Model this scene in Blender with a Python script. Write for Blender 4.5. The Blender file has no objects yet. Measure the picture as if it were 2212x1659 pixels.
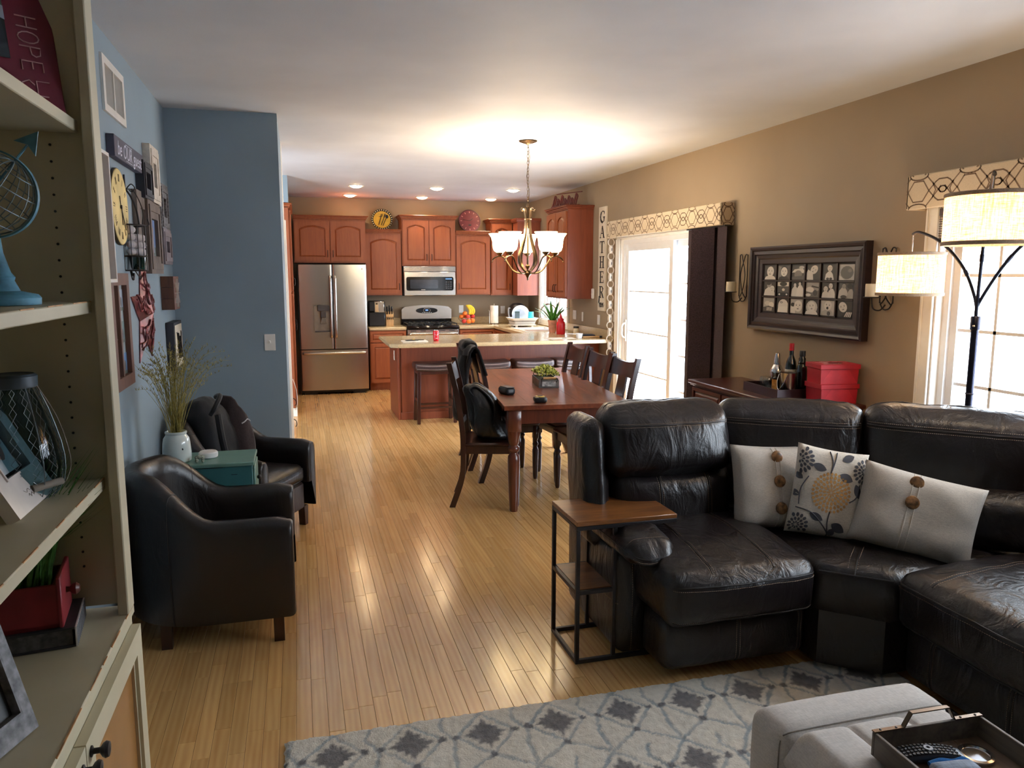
import bpy, bmesh, math, random
from mathutils import Vector, Matrix, noise
R = math.radians
PI = math.pi
random.seed(7)
sc = bpy.context.scene
COL = sc.collection

# ------------------------------------------------------------------ camera, world, exposure
cam_data = bpy.data.cameras.new('camera')
cam_data.sensor_width = 36.0
cam_data.lens = 1661.0 / 2212.0 * 36.0
cam_data.clip_start = 0.02
cam_data.clip_end = 300
cam = bpy.data.objects.new('camera', cam_data)
COL.objects.link(cam)
cam.location = (0, 0, 1.63)
cam.rotation_euler = (R(90 - 8.036), 0, R(-15.525))
sc.camera = cam

SKY_STRENGTH = 22.0
CEIL = 2.74
world = bpy.data.worlds.new('overcast_sky')
sc.world = world
world.use_nodes = True
_bg = world.node_tree.nodes['Background']
_bg.inputs[0].default_value = (0.78, 0.89, 1.0, 1)
_bg.inputs[1].default_value = SKY_STRENGTH
sc.view_settings.view_transform = 'Standard'
sc.view_settings.look = 'None'
sc.view_settings.exposure = 0.0
sc.view_settings.gamma = 1.0
sc.view_settings.use_curve_mapping = False
sc.cycles.use_denoising = True
sc.cycles.max_bounces = 8
sc.cycles.diffuse_bounces = 5
sc.cycles.glossy_bounces = 3
sc.cycles.transmission_bounces = 4
sc.cycles.transparent_max_bounces = 10
sc.cycles.caustics_reflective = False
sc.cycles.caustics_refractive = False
sc.cycles.sample_clamp_indirect = 6.0
sc.cycles.sample_clamp_direct = 0.0
sc.cycles.blur_glossy = 0.5

def portal(x, y0, y1, z0, z1, face='x'):
    """sky portal in a window opening (guides sampling of the sky, emits nothing itself)"""
    l = bpy.data.lights.new('sky_portal', 'AREA')
    l.shape = 'RECTANGLE'
    l.size = y1 - y0
    l.size_y = z1 - z0
    l.cycles.is_portal = True
    o = bpy.data.objects.new('sky_portal', l)
    COL.objects.link(o)
    if face == 'x':
        o.location = (x, (y0 + y1) / 2, (z0 + z1) / 2)
        o.rotation_euler = (R(90), 0, R(90))
    else:
        o.location = ((y0 + y1) / 2, x, (z0 + z1) / 2)
        o.rotation_euler = (R(90), 0, R(180))
    return o

WIN_K = (9.80, 10.96, 0.99, 2.10)      # kitchen window over the sink: y0 y1 z0 z1
WIN_P = (6.20, 8.07, 0.03, 2.03)       # patio door opening
WIN_R = (0.95, 3.60, 0.62, 2.03)       # living-room window
XR, XL, YB, YF = 3.5, -0.818, 11.63, -4.2
portal(XR + .1, *WIN_K)
portal(XR + .1, *WIN_P)
portal(XR + .1, *WIN_R)

def lamp(kind, name, loc, energy, color, size=.05, spot=None, blend=.6, rot=None):
    l = bpy.data.lights.new(name, kind)
    l.energy = energy
    l.color = color
    l.shadow_soft_size = size
    if kind == 'SPOT':
        l.spot_size = spot
        l.spot_blend = blend
    o = bpy.data.objects.new(name, l)
    o.location = loc
    if rot: o.rotation_euler = rot
    COL.objects.link(o)
    return o
WARM = (1.0, 0.84, 0.64)

# ------------------------------------------------------------------ mesh helpers
class MB:
    """collects shapes into one mesh"""
    def __init__(s):
        s.v = []; s.f = []; s.m = []; s.cur = 0; s.c = []; s.col = (1, 1, 1)
    def add(s, vs, fs):
        b = len(s.v)
        s.v.extend([tuple(p) for p in vs])
        for f in fs:
            s.f.append(tuple(i + b for i in f)); s.m.append(s.cur); s.c.append(s.col)
        return s
    def xf(s, M, start=0):
        for i in range(start, len(s.v)):
            s.v[i] = tuple(M @ Vector(s.v[i]))
        return s
    def mark(s): return len(s.v)
    def box(s, x0, x1, y0, y1, z0, z1, bev=0):
        if x1 < x0: x0, x1 = x1, x0
        if y1 < y0: y0, y1 = y1, y0
        if z1 < z0: z0, z1 = z1, z0
        if bev <= 0:
            vs = [(x, y, z) for z in (z0, z1) for y in (y0, y1) for x in (x0, x1)]
            return s.add(vs, [(0, 2, 3, 1), (4, 5, 7, 6), (0, 1, 5, 4), (2, 6, 7, 3), (0, 4, 6, 2), (1, 3, 7, 5)])
        b = min(bev, (x1 - x0) * .49, (y1 - y0) * .49, (z1 - z0) * .49)
        vs = []; idx = {}
        for sx in (0, 1):
            for sy in (0, 1):
                for sz in (0, 1):
                    X = (x0, x1)[sx]; Y = (y0, y1)[sy]; Z = (z0, z1)[sz]
                    dx = b if sx == 0 else -b; dy = b if sy == 0 else -b; dz = b if sz == 0 else -b
                    idx[(sx, sy, sz, 'x')] = len(vs); vs.append((X, Y + dy, Z + dz))
                    idx[(sx, sy, sz, 'y')] = len(vs); vs.append((X + dx, Y, Z + dz))
                    idx[(sx, sy, sz, 'z')] = len(vs); vs.append((X + dx, Y + dy, Z))
        fs = []
        g = lambda a, b_, c, k: idx[(a, b_, c, k)]
        for a in (0, 1):
            q = [g(a, 0, 0, 'x'), g(a, 1, 0, 'x'), g(a, 1, 1, 'x'), g(a, 0, 1, 'x')]; fs.append(q if a else q[::-1])
            q = [g(0, a, 0, 'y'), g(0, a, 1, 'y'), g(1, a, 1, 'y'), g(1, a, 0, 'y')]; fs.append(q if a else q[::-1])
            q = [g(0, 0, a, 'z'), g(1, 0, a, 'z'), g(1, 1, a, 'z'), g(0, 1, a, 'z')]; fs.append(q if a else q[::-1])
        def orient(q):
            n = (Vector(vs[q[1]]) - Vector(vs[q[0]])).cross(Vector(vs[q[2]]) - Vector(vs[q[0]]))
            c = sum((Vector(vs[i]) for i in q), Vector()) / len(q) - Vector(((x0 + x1) / 2, (y0 + y1) / 2, (z0 + z1) / 2))
            return q if n.dot(c) > 0 else q[::-1]
        for a in (0, 1):
            for c in (0, 1):
                fs.append(orient([g(0, a, c, 'y'), g(1, a, c, 'y'), g(1, a, c, 'z'), g(0, a, c, 'z')]))
                fs.append(orient([g(a, 0, c, 'x'), g(a, 1, c, 'x'), g(a, 1, c, 'z'), g(a, 0, c, 'z')]))
                fs.append(orient([g(a, c, 0, 'x'), g(a, c, 1, 'x'), g(a, c, 1, 'y'), g(a, c, 0, 'y')]))
                for d in (0, 1):
                    fs.append(orient([g(a, c, d, 'x'), g(a, c, d, 'y'), g(a, c, d, 'z')]))
        return s.add(vs, fs)
    def obox(s, c, size, rot=None, bev=0):
        """oriented box: centre, full size, rotation matrix"""
        k = s.mark()
        s.box(-size[0] / 2, size[0] / 2, -size[1] / 2, size[1] / 2, -size[2] / 2, size[2] / 2, bev)
        M = Matrix.Translation(c)
        if rot is not None: M = M @ rot.to_4x4()
        return s.xf(M, k)
    def beam(s, p0, p1, w, h=None, bev=0, up=(0, 0, 1)):
        """square bar from p0 to p1"""
        h = h or w
        p0 = Vector(p0); p1 = Vector(p1); d = p1 - p0; L = d.length; d.normalize()
        upv = Vector(up)
        if abs(d.dot(upv)) > .97: upv = Vector((0, 1, 0))
        x = d.cross(upv).normalized(); y = x.cross(d)
        M = Matrix((x, d, y)).transposed().to_4x4(); M.translation = (p0 + p1) / 2
        k = s.mark(); s.box(-w / 2, w / 2, -L / 2, L / 2, -h / 2, h / 2, bev)
        return s.xf(M, k)
    def tube(s, pts, r, seg=8, closed=False, caps=True):
        """pts list; r number or list"""
        pts = [Vector(p) for p in pts]; n = len(pts)
        rs = r if isinstance(r, (list, tuple)) else [r] * n
        vs = []; prev = None
        for i, p in enumerate(pts):
            if closed: t = pts[(i + 1) % n] - pts[i - 1]
            else: t = pts[min(i + 1, n - 1)] - pts[max(i - 1, 0)]
            if t.length < 1e-9: t = Vector((0, 0, 1))
            t.normalize()
            if prev is None:
                a = Vector((0, 0, 1)) if abs(t.z) < .9 else Vector((1, 0, 0))
                u = t.cross(a).normalized()
            else:
                u = prev - t * prev.dot(t)
                if u.length < 1e-6: u = t.orthogonal()
                u.normalize()
            prev = u; w = t.cross(u)
            for k in range(seg):
                a = 2 * PI * k / seg
                vs.append(p + (u * math.cos(a) + w * math.sin(a)) * rs[i])
        fs = []
        for i in range(n if closed else n - 1):
            j = (i + 1) % n
            for k in range(seg):
                k2 = (k + 1) % seg
                fs.append((i * seg + k, i * seg + k2, j * seg + k2, j * seg + k))
        if not closed and caps:
            fs.append(tuple(range(seg))[::-1]); fs.append(tuple((n - 1) * seg + k for k in range(seg)))
        return s.add(vs, fs)
    def cyl(s, p0, p1, r, r2=None, seg=16):
        return s.tube([p0, p1], [r, r if r2 is None else r2], seg)
    def lathe(s, prof, c=(0, 0, 0), seg=24, M=None, caps=True):
        """prof: (radius, z) from bottom to top"""
        vs = []; fs = []; n = len(prof)
        for (r, z) in prof:
            for k in range(seg):
                a = 2 * PI * k / seg
                vs.append((c[0] + r * math.cos(a), c[1] + r * math.sin(a), c[2] + z))
        for i in range(n - 1):
            for k in range(seg):
                k2 = (k + 1) % seg
                fs.append((i * seg + k, i * seg + k2, (i + 1) * seg + k2, (i + 1) * seg + k))
        if caps and prof[0][0] > 1e-5: fs.append(tuple(range(seg))[::-1])
        if caps and prof[-1][0] > 1e-5: fs.append(tuple((n - 1) * seg + k for k in range(seg)))
        k = s.mark(); s.add(vs, fs)
        if M is not None: s.xf(M, k)
        return s
    def sphere(s, c, r, seg=16, sc_=(1, 1, 1)):
        prof = [(max(1e-6, r * math.sin(PI * i / (seg // 2))), -r * math.cos(PI * i / (seg // 2))) for i in range(seg // 2 + 1)]
        k = s.mark(); s.lathe(prof, (0, 0, 0), seg)
        return s.xf(Matrix.Translation(c) @ Matrix.Diagonal((*sc_, 1)), k)
    def prism(s, poly, axis, a, b):
        """polygon (2D) extruded along axis from a to b. axis 'x': poly=(y,z) 'y': (x,z) 'z': (x,y)"""
        if a > b: a, b = b, a
        def P(q, t):
            if axis == 'x': return (t, q[0], q[1])
            if axis == 'y': return (q[0], t, q[1])
            return (q[0], q[1], t)
        n = len(poly)
        ar = sum(poly[i][0] * poly[(i + 1) % n][1] - poly[(i + 1) % n][0] * poly[i][1] for i in range(n))
        if (ar < 0) != (axis == 'y'): poly = poly[::-1]
        vs = [P(q, a) for q in poly] + [P(q, b) for q in poly]
        fs = [tuple(range(n))[::-1], tuple(range(n, 2 * n))]
        fs += [(i, (i + 1) % n, n + (i + 1) % n, n + i) for i in range(n)]
        return s.add(vs, fs)
    def ring_prism(s, outer, inner, axis, a, b):
        """frame between two polygons with equal vertex count"""
        def P(q, t):
            if axis == 'x': return (t, q[0], q[1])
            if axis == 'y': return (q[0], t, q[1])
            return (q[0], q[1], t)
        n = len(outer)
        vs = [P(q, a) for q in outer] + [P(q, a) for q in inner] + [P(q, b) for q in outer] + [P(q, b) for q in inner]
        fs = []
        for i in range(n):
            j = (i + 1) % n
            fs += [(i, j, n + j, n + i), (2 * n + i, 3 * n + i, 3 * n + j, 2 * n + j), (i, 2 * n + i, 2 * n + j, j), (n + i, n + j, 3 * n + j, 3 * n + i)]
        return s.add(vs, fs)
    def grid(s, nu, nv, fn, closed_u=False, flip=False):
        vs = [fn(i / (nu if closed_u else nu - 1), j / (nv - 1)) for i in range(nu) for j in range(nv)]
        fs = []
        for i in range(nu if closed_u else nu - 1):
            i2 = (i + 1) % nu
            for j in range(nv - 1):
                q = (i * nv + j, i2 * nv + j, i2 * nv + j + 1, i * nv + j + 1)
                fs.append(q[::-1] if flip else q)
        return s.add(vs, fs)
    def build(s, name, mats, parent=None, smooth=True, ang=38, fix=True, weld=False, sub=0, solid=0):
        me = bpy.data.meshes.new(name)
        me.from_pydata(s.v, [], s.f)
        if not isinstance(mats, (list, tuple)): mats = [mats]
        for m in mats: me.materials.append(m)
        if len(mats) > 1: me.polygons.foreach_set('material_index', s.m)
        if any(c != (1, 1, 1) for c in s.c):
            at = me.color_attributes.new('col', 'FLOAT_COLOR', 'CORNER')
            flat = []
            for p, c in zip(me.polygons, s.c):
                cc = lin(c)
                for _ in range(p.loop_total): flat.extend((cc[0], cc[1], cc[2], 1))
            at.data.foreach_set('color', flat)
        if fix or weld:
            bm = bmesh.new(); bm.from_mesh(me)
            if weld: bmesh.ops.remove_doubles(bm, verts=bm.verts, dist=1e-5)
            if fix: bmesh.ops.recalc_face_normals(bm, faces=bm.faces)
            bm.to_mesh(me); bm.free()
        if smooth:
            me.polygons.foreach_set('use_smooth', [True] * len(me.polygons))
            me.set_sharp_from_angle(angle=R(ang))
        me.update()
        o = bpy.data.objects.new(name, me)
        COL.objects.link(o)
        if parent is not None: o.parent = parent
        if sub:
            md = o.modifiers.new('subsurf', 'SUBSURF'); md.levels = sub; md.render_levels = sub
        if solid:
            md = o.modifiers.new('solid', 'SOLIDIFY'); md.thickness = solid; md.offset = 0
        return o

def lin(c):
    return tuple((x / 12.92 if x <= .04045 else ((x + .055) / 1.055) ** 2.4) for x in c[:3])
def rgb(r, g, b):
    return (r / 255, g / 255, b / 255)

def tag(o, label, cat=None, group=None, kind=None):
    if label: o['label'] = label
    if cat: o['category'] = cat
    if group: o['group'] = group
    if kind: o['kind'] = kind
    return o
def thing(name, label, cat, loc=(0, 0, 0), rz=0, group=None):
    o = bpy.data.objects.new(name, None)
    o.empty_display_size = .05
    COL.objects.link(o)
    o.location = loc; o.rotation_euler = (0, 0, rz)
    return tag(o, label, cat, group)
def struct(o): o['kind'] = 'structure'; return o
def dup(root, loc, rz, label, group=None, rot=None):
    def cp(o, par):
        c = o.copy(); COL.objects.link(c)
        if par is not None: c.parent = par
        for ch in [k for k in list(o.children)]: cp(ch, c)
        return c
    r = cp(root, None)
    r.location = loc; r.rotation_euler = rot or (0, 0, rz)
    r['label'] = label
    if group: r['group'] = group
    return r

def catmull(pts, n=8, closed=False):
    pts = [Vector(p) for p in pts]; out = []; m = len(pts)
    for i in range(m if closed else m - 1):
        if closed: p0, p1, p2, p3 = pts[i - 1], pts[i], pts[(i + 1) % m], pts[(i + 2) % m]
        else: p0, p1, p2, p3 = pts[max(i - 1, 0)], pts[i], pts[i + 1], pts[min(i + 2, m - 1)]
        for k in range(n):
            t = k / n
            out.append(.5 * ((2 * p1) + (p2 - p0) * t + (2 * p0 - 5 * p1 + 4 * p2 - p3) * t * t + (3 * p1 - p0 - 3 * p2 + p3) * t ** 3))
    if not closed: out.append(pts[-1])
    return out
def arc(cx, cy, r, a0, a1, n, ry=None):
    ry = ry or r
    return [(cx + r * math.cos(R(a0 + (a1 - a0) * i / n)), cy + ry * math.sin(R(a0 + (a1 - a0) * i / n))) for i in range(n + 1)]
def rect(x0, x1, y0, y1): return [(x0, y0), (x1, y0), (x1, y1), (x0, y1)]

class Soft:
    """upholstered block: a box with rounded edges and faces puffed outwards; S(face,u,v) gives a surface point"""
    def __init__(s, c, size, r=.05, puff=(.02, .02, .02), fn=None, rz=0, wr=0.0, seed=0):
        s.c = Vector(c); s.h = Vector(size) / 2; s.r = r; s.puff = puff; s.fn = fn; s.wr = wr; s.seed = seed
        s.M = Matrix.Rotation(rz, 3, 'Z')
    def pt(s, u, v, w, lift=0):
        h = s.h; r = s.r
        p = Vector((u * h.x, v * h.y, w * h.z))
        q = Vector([max(-(h[i] - r), min(h[i] - r, p[i])) for i in range(3)])
        d = p - q
        if d.length > 1e-9:
            m = max(abs(d.x), abs(d.y), abs(d.z))
            d = d.normalized() * min(r, m if m < r else r) if m < r * .999 else d.normalized() * r
        p2 = q + d
        n = Vector((u ** 9, v ** 9, w ** 9))
        au, av, aw = 1 - abs(u) ** 3, 1 - abs(v) ** 3, 1 - abs(w) ** 3
        pu = Vector((s.puff[0] * n.x * av * aw, s.puff[1] * n.y * au * aw, s.puff[2] * n.z * au * av))
        p2 = p2 + pu
        if s.wr:
            nn = noise.noise(Vector((p.x * 9 + s.seed * 7, p.y * 9, p.z * 9))) + .5 * noise.noise(Vector((p.x * 22, p.y * 22 + s.seed, p.z * 22)))
            nd = n.normalized() if n.length > 1e-4 else Vector((0, 0, 1))
            p2 += nd * nn * s.wr
        if lift:
            nd = (n if n.length > 1e-4 else Vector((0, 0, 1))).normalized()
            p2 += nd * lift
        if s.fn: p2 = s.fn(p2, h)
        return s.c + s.M @ p2
    def S(s, face, a, b, lift=0):
        m = {'+x': (1, a, b), '-x': (-1, a, b), '+y': (a, 1, b), '-y': (a, -1, b), '+z': (a, b, 1), '-z': (a, b, -1)}[face]
        return s.pt(*m, lift=lift)
    def mesh(s, mb, n=12):
        m = n if isinstance(n, tuple) else (n, n, n)
        def prm(k, nn, h):   # parameter, denser near the rounded edge
            t = -1 + 2 * k / nn
            e = min(.9, s.r / h) if h > 0 else .5
            x = abs(t); knee = .62
            y = x / knee * (1 - e) if x < knee else (1 - e) + (x - knee) / (1 - knee) * e
            return math.copysign(y, t)
        U = [prm(k, m[0], s.h.x) for k in range(m[0] + 1)]
        V = [prm(k, m[1], s.h.y) for k in range(m[1] + 1)]
        W = [prm(k, m[2], s.h.z) for k in range(m[2] + 1)]
        for face, A, B in (('+x', V, W), ('-x', V, W), ('+y', U, W), ('-y', U, W), ('+z', U, V), ('-z', U, V)):
            vs = [s.S(face, a, b) for a in A for b in B]; nb = len(B); fs = []
            fl = face in ('-x', '+y', '-z')
            for i in range(len(A) - 1):
                for j in range(nb - 1):
                    q = (i * nb + j, (i + 1) * nb + j, (i + 1) * nb + j + 1, i * nb + j + 1)
                    fs.append(q[::-1] if fl else q)
            mb.add(vs, fs)
        return mb
    def stitch(s, mb, face, a0, b0, a1, b1, n=60, r=.0011, lift=.0015):
        """dashed stitches along a line on one face"""
        for i in range(n):
            t0 = i / n; t1 = (i + .6) / n
            p = s.S(face, a0 + (a1 - a0) * t0, b0 + (b1 - b0) * t0, lift); q = s.S(face, a0 + (a1 - a0) * t1, b0 + (b1 - b0) * t1, lift)
            mb.tube([p, q], r, 3, caps=False)
    def seam(s, mb, face, a0, b0, a1, b1, n=24, r=.0035, lift=-.0005):
        mb.tube([s.S(face, a0 + (a1 - a0) * i / n, b0 + (b1 - b0) * i / n, lift) for i in range(n + 1)], r, 6)

# ------------------------------------------------------------------ materials
MATS = {}
def N(nt, t, **k):
    n = nt.nodes.new(t)
    for a, b in k.items(): setattr(n, a, b)
    return n
def base_mat(name, color, rough=.5, metal=0, spec=.5, coat=0, coat_r=.1):
    m = bpy.data.materials.new(name); m.use_nodes = True
    nt = m.node_tree; p = nt.nodes['Principled BSDF']
    c = lin(color)
    p.inputs['Base Color'].default_value = (*c, 1)
    p.inputs['Roughness'].default_value = rough
    p.inputs['Metallic'].default_value = metal
    p.inputs['Specular IOR Level'].default_value = spec
    p.inputs['Coat Weight'].default_value = coat
    p.inputs['Coat Roughness'].default_value = coat_r
    m.diffuse_color = (*c, 1)
    return m, nt, p
def coords(nt, scale=(1, 1, 1), kind='Object', rot=(0, 0, 0)):
    tc = N(nt, 'ShaderNodeTexCoord'); mp = N(nt, 'ShaderNodeMapping')
    mp.inputs['Scale'].default_value = scale; mp.inputs['Rotation'].default_value = rot
    nt.links.new(tc.outputs[kind], mp.inputs[0]); return mp.outputs[0]
def ramp(nt, fac, stops):
    r = N(nt, 'ShaderNodeValToRGB'); e = r.color_ramp.elements
    while len(e) < len(stops): e.new(.5)
    for el, (p, c) in zip(e, stops):
        el.position = p; el.color = (*lin(c), 1)
    nt.links.new(fac, r.inputs[0]); return r.outputs[0]
def noise_tex(nt, vec, scale=5, detail=4, rough=.5, dist=0):
    n = N(nt, 'ShaderNodeTexNoise'); n.inputs['Scale'].default_value = scale; n.inputs['Detail'].default_value = detail
    n.inputs['Roughness'].default_value = rough; n.inputs['Distortion'].default_value = dist
    nt.links.new(vec, n.inputs['Vector']); return n.outputs['Fac']
def bump(nt, p, h, strength=.2, dist=.01):
    b = N(nt, 'ShaderNodeBump'); b.inputs['Strength'].default_value = strength; b.inputs['Distance'].default_value = dist
    nt.links.new(h, b.inputs['Height']); nt.links.new(b.outputs[0], p.inputs['Normal']); return b
def plain(name, color, rough=.5, metal=0, var=.08, scale=12, bmp=.0, bscale=200, spec=.5, coat=0):
    """solid colour with slight mottling and optional fine relief"""
    if name in MATS: return MATS[name]
    m, nt, p = base_mat(name, color, rough, metal, spec, coat)
    v = coords(nt)
    f = noise_tex(nt, v, scale, 3)
    d = tuple(max(0, c * (1 - var)) for c in color); l = tuple(min(1, c * (1 + var)) for c in color)
    nt.links.new(ramp(nt, f, [(.3, d), (.7, l)]), p.inputs['Base Color'])
    if bmp: bump(nt, p, noise_tex(nt, v, bscale, 2), bmp, .002)
    MATS[name] = m; return m
def wood(name, c1, c2, rough=.35, axis='x', scale=1.0, coat=0.0, stretch=12, bmp=.08):
    if name in MATS: return MATS[name]
    m, nt, p = base_mat(name, c1, rough, coat=coat)
    s = {'x': (1, stretch, stretch), 'y': (stretch, 1, stretch), 'z': (stretch, stretch, 1)}[axis]
    v = coords(nt, tuple(k * scale for k in s))
    f = noise_tex(nt, v, 2.2, 5, .6, .6)
    f2 = noise_tex(nt, v, 9, 3, .6, .2)
    mx = N(nt, 'ShaderNodeMath', operation='MULTIPLY_ADD'); nt.links.new(f2, mx.inputs[0]); mx.inputs[1].default_value = .35
    nt.links.new(f, mx.inputs[2])
    sb = N(nt, 'ShaderNodeMath', operation='SUBTRACT'); nt.links.new(mx.outputs[0], sb.inputs[0]); sb.inputs[1].default_value = .17
    nt.links.new(ramp(nt, sb.outputs[0], [(.3, c2), (.7, c1)]), p.inputs['Base Color'])
    bump(nt, p, f2, bmp, .002)
    MATS[name] = m; return m
def metal(name, color, rough=.3, brushed=None, aniso=0):
    if name in MATS: return MATS[name]
    m, nt, p = base_mat(name, color, rough, 1)
    if brushed:
        s = {'x': (1, 150, 150), 'z': (150, 150, 1)}[brushed]
        v = coords(nt, s); f = noise_tex(nt, v, 3, 3)
        mr = N(nt, 'ShaderNodeMapRange'); nt.links.new(f, mr.inputs[0])
        mr.inputs['To Min'].default_value = rough - .015; mr.inputs['To Max'].default_value = rough + .015
        nt.links.new(mr.outputs[0], p.inputs['Roughness'])
    MATS[name] = m; return m
def leather(name, color, rough=.36, scale=14, coarse=.35):
    if name in MATS: return MATS[name]
    m, nt, p = base_mat(name, color, rough, spec=.55)
    v = coords(nt)
    f = noise_tex(nt, v, 3, 4)
    d = tuple(c * .75 for c in color); l = tuple(min(1, c * 1.25) for c in color)
    nt.links.new(ramp(nt, f, [(.3, d), (.7, l)]), p.inputs['Base Color'])
    big = noise_tex(nt, coords(nt, (1.0, 1.0, .45)), scale, 3, .55, 1.2)
    vo = N(nt, 'ShaderNodeTexVoronoi'); vo.inputs['Scale'].default_value = 260; nt.links.new(v, vo.inputs['Vector'])
    mx = N(nt, 'ShaderNodeMath', operation='MULTIPLY_ADD'); nt.links.new(vo.outputs['Distance'], mx.inputs[0]); mx.inputs[1].default_value = .04
    nt.links.new(big, mx.inputs[2])
    bump(nt, p, mx.outputs[0], coarse, .02)
    MATS[name] = m; return m
def fabric(name, color, scale=400, var=.1, rough=.9, bmp=.3):
    if name in MATS: return MATS[name]
    m, nt, p = base_mat(name, color, rough, spec=.2)
    v = coords(nt)
    a = noise_tex(nt, coords(nt, (scale, scale * .15, scale)), 1, 1); b = noise_tex(nt, coords(nt, (scale * .15, scale, scale)), 1, 1)
    mx = N(nt, 'ShaderNodeMath', operation='ADD'); nt.links.new(a, mx.inputs[0]); nt.links.new(b, mx.inputs[1])
    hf = N(nt, 'ShaderNodeMath', operation='MULTIPLY'); nt.links.new(mx.outputs[0], hf.inputs[0]); hf.inputs[1].default_value = .5
    d = tuple(c * (1 - var) for c in color); l = tuple(min(1, c * (1 + var)) for c in color)
    nt.links.new(ramp(nt, hf.outputs[0], [(.35, d), (.65, l)]), p.inputs['Base Color'])
    bump(nt, p, hf.outputs[0], bmp, .002)
    p.inputs['Sheen Weight'].default_value = .15
    MATS[name] = m; return m
def emit(name, color, strength):
    if name in MATS: return MATS[name]
    m, nt, p = base_mat(name, color, .6)
    p.inputs['Emission Color'].default_value = (*lin(color), 1); p.inputs['Emission Strength'].default_value = strength
    MATS[name] = m; return m
def glass(name, tint=(1, 1, 1), rough=.02, refl=1.0):
    if name in MATS: return MATS[name]
    m = bpy.data.materials.new(name); m.use_nodes = True; nt = m.node_tree
    nt.nodes.remove(nt.nodes['Principled BSDF']); out = nt.nodes['Material Output']
    t = N(nt, 'ShaderNodeBsdfTransparent'); t.inputs[0].default_value = (*tint, 1)
    g = N(nt, 'ShaderNodeBsdfGlossy'); g.inputs['Roughness'].default_value = rough
    fr = N(nt, 'ShaderNodeLayerWeight'); fr.inputs[0].default_value = .5
    pw_ = N(nt, 'ShaderNodeMath', operation='POWER'); nt.links.new(fr.outputs['Facing'], pw_.inputs[0]); pw_.inputs[1].default_value = 4.5
    mu = N(nt, 'ShaderNodeMath', operation='MULTIPLY_ADD'); nt.links.new(pw_.outputs[0], mu.inputs[0]); mu.inputs[1].default_value = .6 * refl; mu.inputs[2].default_value = .03 * refl
    mx = N(nt, 'ShaderNodeMixShader'); nt.links.new(mu.outputs[0], mx.inputs[0]); nt.links.new(t.outputs[0], mx.inputs[1]); nt.links.new(g.outputs[0], mx.inputs[2])
    nt.links.new(mx.outputs[0], out.inputs[0]); MATS[name] = m; return m
def print_mat(name='printed_surface', rough=.5):
    if name in MATS: return MATS[name]
    m, nt, p = base_mat(name, (1, 1, 1), rough)
    a = N(nt, 'ShaderNodeAttribute'); a.attribute_name = 'col'
    nt.links.new(a.outputs['Color'], p.inputs['Base Color']); MATS[name] = m; return m

def paint(name, c, bmp=.12):
    return plain(name, c, .62, var=.03, scale=1.5, bmp=bmp, bscale=160, spec=.3)
M_BROWN = paint('brown_wall_paint', rgb(152, 133, 109))
M_BLUE = paint('blue_grey_wall_paint', rgb(134, 150, 160))
M_CEIL = paint('ceiling_paint', rgb(212, 216, 222), .2)
M_TRIM = plain('white_trim_paint', rgb(236, 232, 224), .4, var=.02)
M_VINYL = plain('white_vinyl', rgb(240, 242, 245), .35, var=.01)
M_CHERRY = wood('cherry_cabinet_wood', rgb(148, 78, 36), rgb(130, 62, 28), .45, 'z', 1.2, bmp=.03)
M_CHERRY2 = wood('cherry_panel_wood', rgb(134, 68, 42), rgb(118, 56, 36), .45, 'z', .8, bmp=.03)
M_DARKWOOD = wood('espresso_wood', rgb(62, 27, 18), rgb(38, 16, 11), .28, 'z', 1.0, coat=.3)
M_TABLEWOOD = wood('table_top_wood', rgb(128, 66, 38), rgb(76, 34, 20), .3, 'y', .8, coat=.25, stretch=7, bmp=.15)
M_TABLELEG = wood('table_leg_wood', rgb(100, 48, 30), rgb(70, 32, 20), .3, 'z', 1, coat=.3)
M_COUNTER = plain('beige_counter', rgb(188, 166, 128), .22, var=.05, scale=60, coat=.2)
M_STEEL = metal('brushed_steel', (.74, .72, .69), .26, 'z')
M_STEELH = metal('brushed_steel_flat', (.76, .74, .71), .24, 'x')
M_CHROME = metal('chrome', (.85, .85, .86), .12)
M_BLACKP = plain('black_plastic', rgb(18, 18, 20), .35, var=.1)
M_BLACKG = plain('black_gloss', rgb(8, 8, 10), .12, var=.05)
M_BRONZE = metal('aged_bronze_metal', (.50, .42, .33), .27)
M_IRON = plain('dark_iron', rgb(44, 40, 40), .45, metal=.6, var=.1)
M_DKLEATHER = leather('dark_brown_leather', rgb(24, 19, 21), .34, 10, .5)
M_CHLEATHER = leather('armchair_leather', rgb(23, 16, 15), .34, 16, .16)
M_STOOLL = leather('stool_leather', rgb(46, 32, 32), .35, 9, .3)
M_THREAD = plain('tan_thread', rgb(150, 130, 112), .8)
M_SEAM = leather('seam_leather', rgb(22, 17, 18), .5, 20, .1)
M_WHITEP = plain('white_plastic', rgb(235, 232, 226), .4, var=.02)
M_PRINT = print_mat()
M_PANE = glass('window_glass')
M_CLEAR = glass('clear_glass', (.93, .95, .95), .01, 1.8)
M_CREAM = plain('antique_cream_paint', rgb(196, 185, 156), .45, var=.05, scale=5, bmp=.05, bscale=60)
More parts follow.
